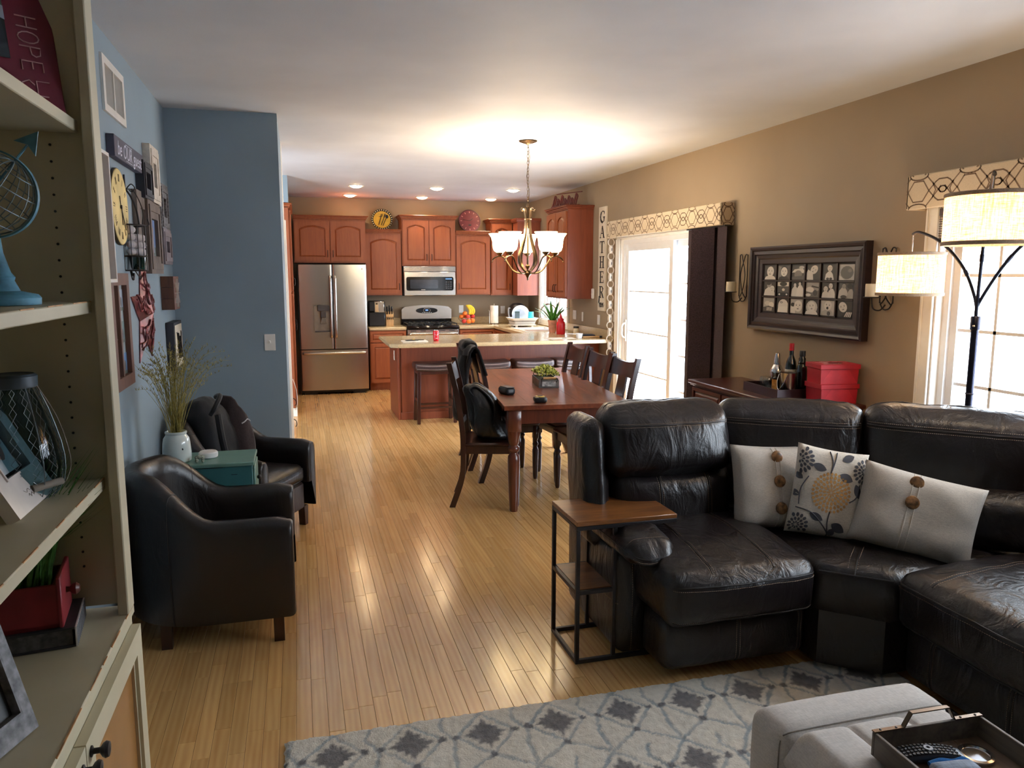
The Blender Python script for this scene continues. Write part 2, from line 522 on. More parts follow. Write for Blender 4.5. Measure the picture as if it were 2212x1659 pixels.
# ------------------------------------------------------------------ room shell
def wall_x(name, x0, x1, ya, yb, openings, mat, za=0, zb=CEIL):
    """wall running along Y between x0..x1 with rectangular openings (y0,y1,z0,z1)"""
    mb = MB(); ys = sorted(openings); y = ya
    for (o0, o1, z0, z1) in ys:
        mb.box(x0, x1, y, o0, za, zb)
        if z0 > za: mb.box(x0, x1, o0, o1, za, z0)
        if z1 < zb: mb.box(x0, x1, o0, o1, z1, zb)
        y = o1
    mb.box(x0, x1, y, yb, za, zb)
    return struct(mb.build(name, mat, smooth=False, fix=False))
wall_x('wall_right', XR, XR + .16, YF, YB + .16, [WIN_R, WIN_P, WIN_K], M_BROWN)
struct(MB().box(-1.6, XR, YB, YB + .16, 0, CEIL).build('wall_back', M_BROWN, smooth=False))
wl = MB().box(XL - .12, XL, YF, 5.77, 0, CEIL)
wl.box(XL - .12, -.09, 5.77, 7.06, 0, CEIL)
struct(wl.build('wall_left', M_BLUE, smooth=False))
# hall side and pantry side
struct(MB().box(-1.75, -1.6, 7.06, 9.2, 0, CEIL).build('wall_hall', M_BLUE, smooth=False))
struct(MB().box(-1.75, -.6, 9.2, 9.3, 0, CEIL).build('wall_hall_end', M_BLUE, smooth=False))
struct(MB().box(-.75, -.6, 9.3, YB, 0, CEIL).build('wall_pantry', M_BLUE, smooth=False))
struct(MB().box(-.6, -.06, 9.2, 10.75, 2.445, CEIL).build('wall_soffit', M_BLUE, smooth=False))
wf = MB().box(XL - .12, XR + .16, YF - .16, YF, 0, CEIL)
struct(wf.build('wall_front', M_BROWN, smooth=False))
struct(MB().box(-1.75, XR + .16, YF - .16, YB + .16, CEIL, CEIL + .12).build('ceiling', M_CEIL, smooth=False))

# floor: dark sub floor and separate oak strips
def floor_mat():
    m, nt, p = base_mat('oak_strip', rgb(205, 155, 100), .2, spec=.5, coat=.55, coat_r=.13)
    a = N(nt, 'ShaderNodeAttribute'); a.attribute_name = 'tone'
    sep = N(nt, 'ShaderNodeSeparateXYZ')
    tc = N(nt, 'ShaderNodeTexCoord'); nt.links.new(tc.outputs['Object'], sep.inputs[0])
    cmb = N(nt, 'ShaderNodeCombineXYZ')
    mx = N(nt, 'ShaderNodeMath', operation='MULTIPLY'); mx.inputs[1].default_value = 14; nt.links.new(sep.outputs['X'], mx.inputs[0])
    my = N(nt, 'ShaderNodeMath', operation='MULTIPLY'); my.inputs[1].default_value = 1.5; nt.links.new(sep.outputs['Y'], my.inputs[0])
    mz = N(nt, 'ShaderNodeMath', operation='MULTIPLY'); mz.inputs[1].default_value = 37; nt.links.new(a.outputs['Fac'], mz.inputs[0])
    for k, q in zip('XYZ', (mx, my, mz)): nt.links.new(q.outputs[0], cmb.inputs[k])
    f = noise_tex(nt, cmb.outputs[0], 1.1, 4, .55, .9)
    w = N(nt, 'ShaderNodeTexWave'); w.wave_type = 'BANDS'; w.bands_direction = 'X'
    w.inputs['Scale'].default_value = .9; w.inputs['Distortion'].default_value = 7; w.inputs['Detail'].default_value = 2; w.inputs['Detail Scale'].default_value = .7
    nt.links.new(cmb.outputs[0], w.inputs['Vector'])
    add = N(nt, 'ShaderNodeMath', operation='MULTIPLY_ADD'); nt.links.new(w.outputs['Fac'], add.inputs[0]); add.inputs[1].default_value = .28; nt.links.new(f, add.inputs[2])
    c1 = ramp(nt, add.outputs[0], [(.25, rgb(206, 152, 90)), (.9, rgb(232, 184, 120))])
    hs = N(nt, 'ShaderNodeHueSaturation'); nt.links.new(c1, hs.inputs['Color'])
    mr = N(nt, 'ShaderNodeMapRange'); nt.links.new(a.outputs['Fac'], mr.inputs[0]); mr.inputs['To Min'].default_value = .84; mr.inputs['To Max'].default_value = 1.06
    nt.links.new(mr.outputs[0], hs.inputs['Value'])
    nt.links.new(hs.outputs[0], p.inputs['Base Color'])
    big = noise_tex(nt, coords(nt, (9, 5, 1)), 1.6, 2, .5, .8)
    sm = N(nt, 'ShaderNodeMath', operation='MULTIPLY_ADD'); nt.links.new(add.outputs[0], sm.inputs[0]); sm.inputs[1].default_value = .25; nt.links.new(big, sm.inputs[2])
    b = bump(nt, p, sm.outputs[0], .10, .0012)
    nt.links.new(b.outputs[0], p.inputs['Coat Normal'])
    return m
M_FLOOR = floor_mat()
M_SUB = plain('dark_sub_floor', rgb(70, 44, 24), .8)  # even dark brown of the sub floor, seen through the strip gaps
fl = struct(MB().box(-1.75, XR + .16, YF - .16, YB + .16, -.1, -.006).build('floor', M_SUB, smooth=False))
import numpy as np
_th, _ps = R(8.036), R(15.525)
_fwd = np.array([math.sin(_ps) * math.cos(_th), math.cos(_ps) * math.cos(_th), -math.sin(_th)])
_rt = np.array([math.cos(_ps), -math.sin(_ps), 0.]); _up = np.cross(_rt, _fwd)
def seen_size(x, y):
    """rough photo size of a floor strip at x,y (0 when covered or out of view)"""
    v = np.array([x, y, -1.63]); w = v @ _fwd
    if w < .8: return 0
    px = 1106 + 1661 * (v @ _rt) / w; py = 829.5 - 1661 * (v @ _up) / w
    if not (0 < px < 2212 and 0 < py < 1700): return 0
    if y < 2.45 and -.05 < x: return 0
    if 1.35 < x and 1.9 < y < 3.7: return 0
    if x < -.13 and y < 3.6: return 0
    if x < .0 and 3.4 < y < 5.9: return 0
    if px < 300: return 0
    if y > 8.6 and x > 1.05: return 0
    if x > 1.9 and 3.5 < y < 8.6: return 0
    return 1.0 / (w * w)
PW = .0572
planks = []
rng = random.Random(3)
nx = int((XR - XL + .9) / PW) + 1
for i in range(nx):
    x = -1.72 + i * PW
    y = YF - rng.random() * .6
    while y < YB:
        L = rng.choice([.35, .5, .62, .75, .9, 1.1]) * (.85 + .3 * rng.random())
        y1 = min(y + L, YB)
        if y1 - max(y, YF) > .02: planks.append((x, max(y, YF), y1, rng.random()))
        y += L
def plank_shape(mb, x, y0, y1):
    g = .0005; b = .0009
    X0, X1 = x + g, x + PW - g; Y0, Y1 = y0 + g, y1 - g
    vs = [(X0, Y0, -.012), (X1, Y0, -.012), (X1, Y1, -.012), (X0, Y1, -.012), (X0, Y0, -.0008), (X1, Y0, -.0008), (X1, Y1, -.0008), (X0, Y1, -.0008),
          (X0 + b, Y0 + b, 0), (X1 - b, Y0 + b, 0), (X1 - b, Y1 - b, 0), (X0 + b, Y1 - b, 0)]
    fs = [(0, 1, 5, 4), (1, 2, 6, 5), (2, 3, 7, 6), (3, 0, 4, 7), (4, 5, 9, 8), (5, 6, 10, 9), (6, 7, 11, 10), (7, 4, 8, 11), (8, 9, 10, 11)]
    mb.add(vs, fs)
def set_tone(o, tones, per):
    at = o.data.attributes.new('tone', 'FLOAT', 'FACE')
    at.data.foreach_set('value', [t for t in tones for _ in range(per)])
def plank_seen(p):
    x, y0, y1, t = p
    return max(seen_size(x + PW / 2, y0 + (y1 - y0) * k) for k in (0.05, .35, .65, .95)) * (y1 - y0)
planks.sort(key=plank_seen, reverse=True)
for p in planks[:300]:
    mb = MB(); plank_shape(mb, *p[:3]); o = mb.build('plank', M_FLOOR, fl, smooth=False, fix=False); set_tone(o, [p[3]], 9)
mb = MB()
for p in planks[300:]: plank_shape(mb, *p[:3])
o = mb.build('plank_field', M_FLOOR, fl, smooth=False, fix=False); set_tone(o, [p[3] for p in planks[300:]], 9); o['kind'] = 'stuff'

# baseboards
def baseb(name, *boxes, mat=M_TRIM):
    mb = MB()
    for (x0, x1, y0, y1) in boxes:
        mb.box(x0, x1, y0, y1, 0, .085, .003).box(x0, x1, y0, y1, .085, .098, .004)
    return struct(mb.build(name, mat))
baseb('baseboard_left', (XL, XL + .014, YF, 5.77), (XL, -.09, 5.756, 5.77), (-.09, -.076, 5.756, 6.95))
baseb('baseboard_right', (XR - .014, XR, YF, 6.1), (XR - .014, XR, 8.16, 8.6))
baseb('baseboard_pantry', (-.059, -.045, 9.186, 9.3), (-.6, -.046, 9.18, 9.194))
# casing of the hall opening beside the blue wall
mb = MB().box(-.105, -.07, 6.98, 7.075, 0, 2.10, .004).box(-.112, -.07, 7.02, 7.055, 0, 2.10, .004)
struct(mb.build('trim_1', M_TRIM))
struct(MB().box(-.1, -.083, 6.9, 7.07, 0, CEIL, .004).build('trim_2', M_TRIM))

# ------------------------------------------------------------------ outdoors: snow, trees, deck rail
def snow():
    def f(u, v):
        x = XR + .2 + u * 60; y = -40 + v * 90
        return (x, y, -.25 + max(0, (x - 14)) * .10 + .25 * noise.noise(Vector((x * .15, y * .15, 0))))
    return MB().grid(50, 70, f)
M_SNOW = plain('snow', rgb(238, 242, 250), .8, var=.02, bmp=.2, bscale=4)
sn = snow().build('ground_snow', M_SNOW); sn['kind'] = 'structure'
M_BARK = plain('grey_bark', rgb(120, 118, 126), .9, var=.2)
rng = random.Random(11)
def tree(x, y, h, label):
    mb = MB(); z0 = -.2 + max(0, x - 14) * .10
    def br(p, d, L, r, depth):
        q = p + d * L
        mb.tube([p, (p + q) / 2 + Vector((rng.uniform(-.05, .05) * L,) * 3), q], [r, r * .8, r * .6], 5, caps=False)
        if depth == 0: return
        for k in range(4 if depth > 1 else 3):
            t = rng.uniform(.35, 1)
            dd = (d + Vector((rng.uniform(-1, 1), rng.uniform(-1, 1), rng.uniform(-.2, .8))) * .75).normalized()
            br(p + d * L * t, dd, L * rng.uniform(.45, .65), r * .5, depth - 1)
    br(Vector((x, y, z0)), Vector((rng.uniform(-.05, .05), rng.uniform(-.05, .05), 1)).normalized(), h * .5, h * .018, 4)
    o = mb.build('bare_tree', M_BARK, fix=False); tag(o, label, 'tree', 'leafless trees on the snowy slope outside')
tl = 'leafless grey tree on the snowy slope outside the windows'
for k in range(9):
    tree(26 + k % 3 * 2.5, 13 + k * 4.6 + rng.uniform(-.8, .8), rng.uniform(4.5, 6.5), tl)

# ------------------------------------------------------------------ windows in the right wall
def casing(name, y0, y1, z0, z1, w=.085, sill=True):
    """interior casing boards round an opening of the right wall"""
    mb = MB(); x = XR
    for (a, b) in ((y0 - w, y0), (y1, y1 + w)):
        mb.box(x - .018, x, a, b, z0 - (w if sill else 0), z1 - .001, .004)
        mb.box(x - .026, x, a + .0015 if a < y0 - .01 else b - .02, a + .02 if a < y0 - .01 else b - .0015, z0 - (w if sill else 0) + .001, z1 - .002, .004)
    mb.box(x - .018, x, y0 - w, y1 + w, z1, z1 + w, .004)
    if sill: mb.box(x - .03, x, y0 - w - .02, y1 + w + .02, z0 - w - .02, z0 - w - .0005, .004).box(x - .017, x, y0 + .001, y1 - .001, z0 - w, z0 - .001, .003)
    # jamb lining
    t = .012
    mb.box(x, x + .16, y0, y0 + t, z0, z1).box(x, x + .16, y1 - t, y1, z0, z1).box(x, x + .16, y0, y1, z1 - t, z1).box(x, x + .16, y0, y1, z0, z0 + t)
    return struct(mb.build(name, M_TRIM))
def sash(parent, y0, y1, z0, z1, x, ny, nz, fr=.045, bar=.018, name='sash'):
    mb = MB()
    mb.ring_prism(rect(y0, y1, z0, z1), rect(y0 + fr, y1 - fr, z0 + fr, z1 - fr), 'x', x - .018, x + .018)
    o = mb.build(name, M_VINYL, parent, smooth=False)
    a0, a1, b0, b1 = y0 + fr, y1 - fr, z0 + fr, z1 - fr
    m2 = MB()
    for i in range(1, ny): c = a0 + (a1 - a0) * i / ny; m2.box(x - .006, x + .006, c - bar / 2, c + bar / 2, b0, b1)
    for i in range(1, nz): c = b0 + (b1 - b0) * i / nz; m2.box(x - .006, x + .006, a0, a1, c - bar / 2, c + bar / 2)
    if m2.v: m2.build('muntin', M_VINYL, parent, smooth=False)
    MB().box(x - .002, x + .002, a0, a1, b0, b1).build('pane', M_PANE, parent, smooth=False, fix=False)
    return o
wr = casing('window_1', *WIN_R)
y0, y1, z0, z1 = WIN_R
mb = MB().ring_prism(rect(y0 + .012, y1 - .012, z0 + .012, z1 - .012), rect(y0 + .05, y1 - .05, z0 + .05, z1 - .05), 'x', XR + .05, XR + .13)
for k in (1, 2): mb.box(XR + .04, XR + .13, y0 + (y1 - y0) * k / 3 - .03, y0 + (y1 - y0) * k / 3 + .03, z0 + .05, z1 - .05)
mb.build('window_frame', M_VINYL, wr, smooth=False)
yt = (y1 - y0) / 3
for k in range(3): sash(wr, y0 + yt * k + (.05 if k == 0 else .03), y0 + yt * (k + 1) - (.05 if k == 2 else .03), z0 + .05, z1 - .05, XR + .09, 3, 4)
# raised dark wooden blind stack
mb = MB()
for k in range(9):
    zz = 1.955 - k * .013
    mb.box(XR - .03, XR + .035, y0 + .02, y1 - .02, zz - .004, zz, .001)
mb.box(XR - .035, XR + .035, y0 + .02, y1 - .02, 1.958, 2.0, .003).box(XR - .03, XR + .035, y0 + .02, y1 - .02, 1.815, 1.838, .003)
bl = mb.build('window_blind', M_DARKWOOD); tag(bl, 'dark wooden slatted blind pulled up behind the tall arc lamp shade', 'blind')

wp = casing('door_1', *WIN_P, sill=False)
y0, y1, z0, z1 = WIN_P
ym = 6.93
mb = MB().ring_prism(rect(y0, y1, z0, z1), rect(y0 + .05, y1 - .05, z0 + .04, z1 - .06), 'x', XR + .03, XR + .15)
mb.build('door_frame', M_VINYL, wp, smooth=False)
sash(wp, ym - .03, y1 - .05, z0 + .04, z1 - .06, XR + .065, 1, 4, fr=.075, bar=.016)
sash(wp, y0 + .05, ym + .05, z0 + .04, z1 - .06, XR + .115, 2, 5, fr=.06, bar=.02)
hd = MB().tube(catmull([(XR + .045, 7.98, .93), (XR - .0, 7.98, .96), (XR - .004, 7.98, 1.02), (XR - .0, 7.98, 1.08), (XR + .045, 7.98, 1.11)], 5), .009, 8)
hd.box(XR + .03, XR + .047, 7.962, 7.998, .9, 1.14, .004)
hd.build('door_handle', M_WHITEP, wp)
MB().box(XR + .0, XR + .16, y0, y1, 0, z0, .004).build('door_sill', M_VINYL, wp)

wk = casing('window_2', *WIN_K, w=.06)
y0, y1, z0, z1 = WIN_K
mb = MB().ring_prism(rect(y0 + .012, y1 - .012, z0 + .012, z1 - .012), rect(y0 + .04, y1 - .04, z0 + .04, z1 - .04), 'x', XR + .05, XR + .13)
mb.box(XR + .04, XR + .13, (y0 + y1) / 2 - .025, (y0 + y1) / 2 + .025, z0 + .04, z1 - .04)
mb.build('window_frame', M_VINYL, wk, smooth=False)
ym = (y0 + y1) / 2
sash(wk, ym + .025, y1 - .04, z0 + .04, z1 - .04, XR + .09, 1, 1)
sash(wk, y0 + .04, ym - .025, z0 + .04, z1 - .04, XR + .09, 2, 3)
# ------------------------------------------------------------------ recessed kitchen lights
M_BULB = emit('recessed_bulb', (1, .86, .66), 60)
spots = [(.76, 10.0), (.76, 11.17), (1.775, 10.0), (1.775, 11.2), (2.78, 9.95), (2.79, 11.2)]
names = ['front row of recessed lights, left one nearest the fridge', 'back row of recessed lights, left one above the fridge', 'front row of recessed lights, middle one',
         'back row of recessed lights, middle one above the microwave', 'front row of recessed lights, right one behind the chandelier chain', 'back row of recessed lights, right one left of the chandelier chain']
for k, ((x, y), nm) in enumerate(zip(spots, names)):
    t = thing('recessed_light', nm, 'ceiling light', (x, y, CEIL), 0, 'recessed kitchen ceiling lights')
    prof = [(.078, -.001), (.098, -.001), (.100, -.006), (.085, -.008), (.078, -.004)]
    MB().lathe(prof, seg=28).build('trim_ring', M_WHITEP, t)
    MB().lathe([(1e-5, -.03), (.03, -.028), (.06, -.018), (.077, -.002), (1e-5, -.001)], seg=24).build('bulb', M_BULB, t)
    lamp('SPOT', 'recessed_glow', (x, y, CEIL - .05), 40, WARM, .06, R(110), .7)

# wall and ceiling vents, switches, outlets
mb = MB(); y0, y1, z0, z1 = 3.99, 4.45, 2.375, 2.625
t = thing('wall_vent', 'white return air vent high on the pale blue left wall', 'vent', (XL, 4.22, 2.5))
MB().ring_prism(rect(-.23, .23, -.125, .125), rect(-.19, .19, -.09, .09), 'x', 0, .012).box(0, .011, -.008, .008, -.09, .09).build('frame', M_WHITEP, t, smooth=False)
MB().box(0, .001, -.19, .19, -.09, .09).build('backing', M_BLACKP, t, smooth=False)
for sgn in (-1, 1):
    mb = MB()
    for k in range(22):
        y = sgn * (.012 + .178 * (k + .5) / 22)
        mb.obox((.0035, y, 0), (.0008, .0024, .178))
    o = mb.build('louver', M_WHITEP, t, smooth=False); o['kind'] = 'stuff'
def plate(label, loc, face, w=.072, h=.116, cat='switch', kind='toggle', rotz=0, name='light_switch'):
    t = thing(name, label, cat, loc, {'-y': 0, '-x': -PI / 2, '+x': PI / 2}[face])
    MB().box(-w / 2, w / 2, -.006, 0, -h / 2, h / 2, .002).build('cover_plate', M_WHITEP, t)
    n = max(1, round(w / .06))
    for k in range(n):
        x = (k - (n - 1) / 2) * .046
        if kind == 'toggle': MB().box(x - .004, x + .004, -.018, -.005, -.004, .012, .001).build('toggle', M_WHITEP, t)
        elif kind == 'rocker': MB().box(x - .014, x + .014, -.009, -.005, -.03, .03, .002).build('rocker', M_WHITEP, t)
        else:
            for zz in (-.022, .022): MB().lathe([(.015, 0), (.014, .003), (1e-5, .003)], seg=14, M=Matrix.Translation((x, -.005, zz)) @ Matrix.Rotation(PI / 2, 4, 'X')).build('socket', M_WHITEP, t)
    return t
plate('white toggle switch plate on the slate blue wall', (-.2, 5.77, 1.155), '-y', .075, .118)
plate('white double switch plate right of the kitchen window', (XR, 9.52, 1.12), '-x', .115, .118, kind='rocker')
plate('narrow white single switch plate between kitchen window and phone outlet', (XR, 9.23, 1.11), '-x', .05, .118, kind='rocker')
plate('white outlet on the wall above the end of the peninsula counter', (XR, 8.68, 1.1), '-x', .075, .118, cat='outlet', kind='outlet', name='wall_outlet')
plate('white outlet on the backsplash wall behind the bananas', (2.42, YB, 1.12), '-y', .07, .115, cat='outlet', kind='outlet', name='wall_outlet')
plate('pale outlet on the kitchen back wall beside the black appliance', (3.08, YB, 1.1), '-y', .07, .115, cat='outlet', kind='outlet', name='wall_outlet')
plate('small outlet on the end of the peninsula under the counter', (1.055, 8.86, .72), '-x', .05, .11, cat='outlet', kind='outlet', name='wall_outlet')
plate('white switch plate behind the paper chain beside the patio door', (XR, 8.19, 1.16), '-x', .075, .118, kind='rocker')
t = thing('ceiling_vent', 'flat round vent in the kitchen ceiling near the right corner', 'vent', (3.18, 10.55, CEIL))
MB().lathe([(.13, 0), (.13, -.004), (.11, -.009), (.09, -.006), (.06, -.011), (.03, -.009), (1e-5, -.012)][::-1], seg=28).build('grille', M_CEIL, t)
tc = MB().box(-.022, .0, -.036, .036, -.062, .062, .008).box(-.028, -.02, -.02, .02, -.02, .006, .003)
t = tc.build('chime_box', M_WHITEP); t.location = (XR, 8.86, 1.41)
t.name = 'wall_thermostat'; tag(t, 'white plastic wall unit at the lower edge of the right cabinet', 'thermostat')
# ------------------------------------------------------------------ kitchen cabinets
def door_panel(parent, x0, x1, z0, z1, arched=True, handle=None, y=-.02, name='door', hz=None, mat=None, fw=.058):
    """raised panel door, front towards -y; handle 'l' or 'r'"""
    mat = mat or M_CHERRY
    mb = MB(); mb.box(x0 + .001, x1 - .001, y + .010, y + .02, z0 + .001, z1 - .001)
    w = x1 - x0; a0, a1, b0, b1 = x0 + fw, x1 - fw, z0 + fw, z1 - fw
    rise = min(.05, w * .12) if arched else 0
    n = 10 if arched else 1
    top = [(a0 + (a1 - a0) * k / n, b1 - rise * (1 - math.sin(PI * k / n) ** .8) if arched else b1) for k in range(n + 1)]
    inner = [(a0, b0)] + top + [(a1, b0)]
    outer = [(x0, z0)] + [(x0 if k == 0 else x1 if k == n else top[k][0], z1) for k in range(n + 1)] + [(x1, z0)]
    mb.ring_prism(outer, inner, 'y', y - .005, y + .012)
    # bevelled field
    cx, cz = (a0 + a1) / 2, (b0 + b1) / 2
    def shr(q, d): return (q[0] + d * (1 if q[0] < cx else -1), q[1] + (d if q[1] < cz else -d))
    p0 = [shr(q, .006) for q in inner]; p1 = [shr(q, .024) for q in inner]; m = len(p0)
    vs = [(q[0], y + .0095, q[1]) for q in p0] + [(q[0], y - .002, q[1]) for q in p1]
    mb.add(vs, [(i, (i + 1) % m, m + (i + 1) % m, m + i) for i in range(m)] + [tuple(range(m, 2 * m))])
    d = mb.build(name, mat, parent, ang=25)
    if handle:
        hx = x0 + .032 if handle == 'l' else x1 - .032 if handle == 'r' else cx
        if handle == 'c':
            pts = [(hx - .045, y, cz), (hx - .04, y - .022, cz), (hx, y - .028, cz), (hx + .04, y - .022, cz), (hx + .045, y, cz)]
        else:
            zz = hz if hz is not None else z0 + .105
            pts = [(hx, y, zz - .045), (hx, y - .022, zz - .04), (hx, y - .028, zz), (hx, y - .022, zz + .04), (hx, y, zz + .045)]
        MB().tube(catmull(pts, 4), .0048, 6).build('handle', M_IRON, d)
    return d
def crown(mb, x0, x1, d, z, rl=True, rr=True):
    """stepped crown round the top, front at y=0"""
    for (o, za, zb) in ((.012, z - .055, z - .04), (.022, z - .04, z - .022), (.036, z - .022, z - .008), (.044, z - .008, z)):
        mb.box(x0 - (o if rl else 0), x1 + (o if rr else 0), -o, d, za, zb, .004)
def wall_cab(label, x0, x1, z0, z1, yf, d, nd, hinge='l', crown_sides=(True, True), facing=0, loc=None, name='wall_cabinet', side_gap=.012):
    w = x1 - x0
    t = thing(name, label, 'cabinet', loc or (x0, yf, 0), facing, None)
    mb = MB().box(0, w, 0, d - .003, z0, z1 - .05); crown(mb, 0, w, d - .003, z1, *crown_sides)
    mb.build('body', M_CHERRY, t, ang=30)
    g = .008
    if nd == 2:
        c = w / 2
        door_panel(t, side_gap, c - g / 2, z0 + .02, z1 - .075, handle='r')
        door_panel(t, c + g / 2, w - side_gap, z0 + .02, z1 - .075, handle='l')
    else:
        door_panel(t, side_gap, w - side_gap, z0 + .02, z1 - .075, handle='r' if hinge == 'l' else 'l')
    return t
wall_cab('cherry double-door cabinet above the steel refrigerator', -.02, .945, 1.80, 2.44, 10.98, .65, 2, crown_sides=(False, True))
wall_cab('single-door cherry wall cabinet left of the microwave, yellow plate on top', .955, 1.478, 1.345, 2.285, 11.3, .33, 1, 'l', (False, False))
wall_cab('cherry double-door wall cabinet directly above the microwave', 1.482, 2.268, 1.765, 2.49, 11.27, .36, 2)
wall_cab('single-door cherry wall cabinet right of the microwave, red clock on top', 2.272, 2.80, 1.345, 2.28, 11.3, .33, 1, 'r', (False, False))
wall_cab('tall single-door cherry cabinet behind the chandelier in the kitchen corner', 2.81, 3.14, 1.335, 2.46, 11.3, .33, 1, 'l', (True, False))
# corner cabinet on the right wall: only its side panel and crown face the room
t = thing('wall_cabinet', 'corner cherry cabinet left of the kitchen window, plain side towards the room', 'cabinet', (3.145, 11.63, 0), 0)
mb = MB().box(0, .352, -.61, 0, 1.335, 2.41); mb.box(-.03, .352, -.65, 0, 2.42, 2.46, .006).box(-.02, .352, -.63, 0, 2.405, 2.42, .004)
mb.build('body', M_CHERRY2, t, ang=30)
# cabinet on the right wall (faces -x)
t = wall_cab('tall double-door cherry cabinet on the right wall, words sign on top', 0, .76, 1.345, 2.47, 0, .33, 2, facing=-PI / 2, loc=(3.17, 9.66, 0))
for ch in t.children:
    if ch.name.startswith('body'): ch.data.materials[0] = M_CHERRY2

# pantry cabinets on the left side
t = thing('pantry_cabinet', 'tall cherry pantry cabinet left of the refrigerator, seen edge on', 'cabinet', (-.062, 9.2, 0), PI / 2)
mb = MB().box(0, 1.51, 0, .53, .1, 2.4).box(0, 1.51, .05, .53, 0, .1); crown(mb, 0, 1.51, .53, 2.44, False, False)
mb.build('body', M_CHERRY, t, ang=30)
for (a, b) in ((.04, .76), (.78, 1.50)):
    door_panel(t, a, b, 1.45, 2.36, handle='r', hz=1.55); door_panel(t, a, b, .12, 1.42, arched=False, handle='r', hz=1.0)

# base cabinets: back run
def base_unit(label, x0, x1, yf, y1, layout, facing=0, loc=None, h=.855):
    w = x1 - x0; d = y1 - yf
    t = thing('base_cabinet', label, 'cabinet', loc or (x0, yf, 0), facing)
    MB().box(0, w, 0, d, .1, h).box(0, w, .06, d, 0, .1).build('body', M_CHERRY, t, smooth=False)
    n = layout
    for k in range(n):
        a = .01 + (w - .01) * k / n; b = (w - .01) * (k + 1) / n
        door_panel(t, a, b, .69, h - .012, arched=False, handle='c', name='drawer', fw=.03)
        door_panel(t, a, b, .115, .675, arched=False, handle='r' if k % 2 == 0 else 'l', hz=.58, fw=.05)
    return t
base_unit('cherry base cabinet between the refrigerator and the range', .965, 1.487, 11.0, YB - .003, 1)
base_unit('cherry base cabinets right of the range', 2.255, 2.80, 11.0, YB - .003, 1)
base_unit('cherry base cabinets under the sink along the right wall', 0, 1.58, 0, .68, 3, facing=-PI / 2, loc=(2.81, 10.99, 0))
# worktops
def slab(mb, poly, z0=.858, z1=.90):
    mb.prism(poly, 'z', z0, z1); return mb
t = thing('worktop', 'short beige worktop between the refrigerator and the range', 'worktop', (0, 0, 0))
mb = MB().box(.962, 1.488, 10.97, YB - .003, .858, .90, .008).box(.962, 1.488, YB - .022, YB - .003, .898, 1.0, .003); mb.build('top', M_COUNTER, t)
t = thing('worktop', 'long beige worktop running round the corner past the sink to the peninsula', 'worktop', (0, 0, 0))
SINK = (2.88, 3.36, 9.62, 10.36)
mb = MB().box(2.256, XR - .003, 10.97, YB - .003, .858, .90, .006)
xa = 2.77
mb.box(xa, SINK[0], 9.41, 10.97, .858, .90, .004).box(SINK[1], XR - .003, 9.41, 10.97, .858, .90, .004)
mb.box(SINK[0], SINK[1], 9.41, SINK[2], .858, .90, .001).box(SINK[0], SINK[1], SINK[3], 10.97, .858, .90, .001)
mb.build('top', M_COUNTER, t)
mb = MB().box(2.256, XR - .022, YB - .022, YB - .003, .9, 1.0, .003).box(XR - .022, XR - .003, 8.2, WIN_K[0] - .06, .9, 1.0, .003).box(XR - .022, XR - .003, WIN_K[1] + .06, YB - .003, .9, 1.0, .003)
mb.box(XR - .022, XR - .003, WIN_K[0] - .06, WIN_K[1] + .06, .9, .93, .003)
mb.build('backsplash', M_COUNTER, t)
t = thing('peninsula', 'cherry panelled breakfast peninsula between kitchen and dining area', 'kitchen island', (0, 0, 0))
mb = MB().box(1.085, XR - .003, 8.66, 9.36, .0, .857)
mb.build('body', M_CHERRY2, t, smooth=False)
MB().box(1.105, 3.49, 8.648, 8.662, .0, .857, .002).build('back_panel', M_CHERRY2, t)
MB().box(1.06, 1.088, 8.64, 9.38, 0, .857, .004).build('end_panel', M_CHERRY2, t)
MB().box(1.09, XR - .005, 8.633, 8.65, 0, .085, .004).build('baseboard_strip', M_CHERRY2, t)
mb = MB()
pl = [(1.02, 8.22), (XR - .003, 8.22), (XR - .003, 9.405), (.935, 9.405), (.935, 8.30)]
mb.prism(pl, 'z', .87, .892).prism([(q[0] + (.012 if q[0] < 2 else 0), q[1] + (.012 if q[1] < 9 else -.0)) for q in pl], 'z', .858, .87)
mb.prism([(q[0] + (.006 if q[0] < 2 else 0), q[1] + (.006 if q[1] < 9 else -.0)) for q in pl], 'z', .892, .90)
mb.build('counter_top', M_COUNTER, t, ang=30)

# sink and tap
t = thing('kitchen_sink', 'white double-bowl sink set in the worktop below the window', 'sink', (0, 0, 0))
M_SINK = plain('white_enamel', rgb(240, 236, 228), .2, var=.01, coat=.4)
x0, x1, y0, y1 = SINK
mb = MB()
mb.ring_prism(rect(x0 - .02, x1 + .02, y0 - .02, y1 + .02), rect(x0 + .015, x1 - .015, y0 + .015, y1 - .015), 'z', .9, .908)
for (a, b) in ((y0 + .015, (y0 + y1) / 2 - .012), ((y0 + y1) / 2 + .012, y1 - .015)):
    A = rect(x0 + .015, x1 - .015, a, b); B = rect(x0 + .04, x1 - .04, a + .025, b - .025)
    vs = [(q[0], q[1], .904) for q in A] + [(q[0], q[1], .73) for q in B]
    mb.add(vs, [(i, (i + 1) % 4, 4 + (i + 1) % 4, 4 + i) for i in range(4)] + [(4, 5, 6, 7)])
mb.box(x0, x1, (y0 + y1) / 2 - .014, (y0 + y1) / 2 + .014, .88, .906, .004)
mb.build('basin', M_SINK, t, fix=False)
t = thing('kitchen_tap', 'tall arched brushed steel tap over the sink', 'tap', (3.405, 10.0, .9))
MB().lathe([(.028, 0), (.028, .008), (.018, .02), (.016, .06), (.014, .07)], seg=18).build('base', M_STEELH, t)
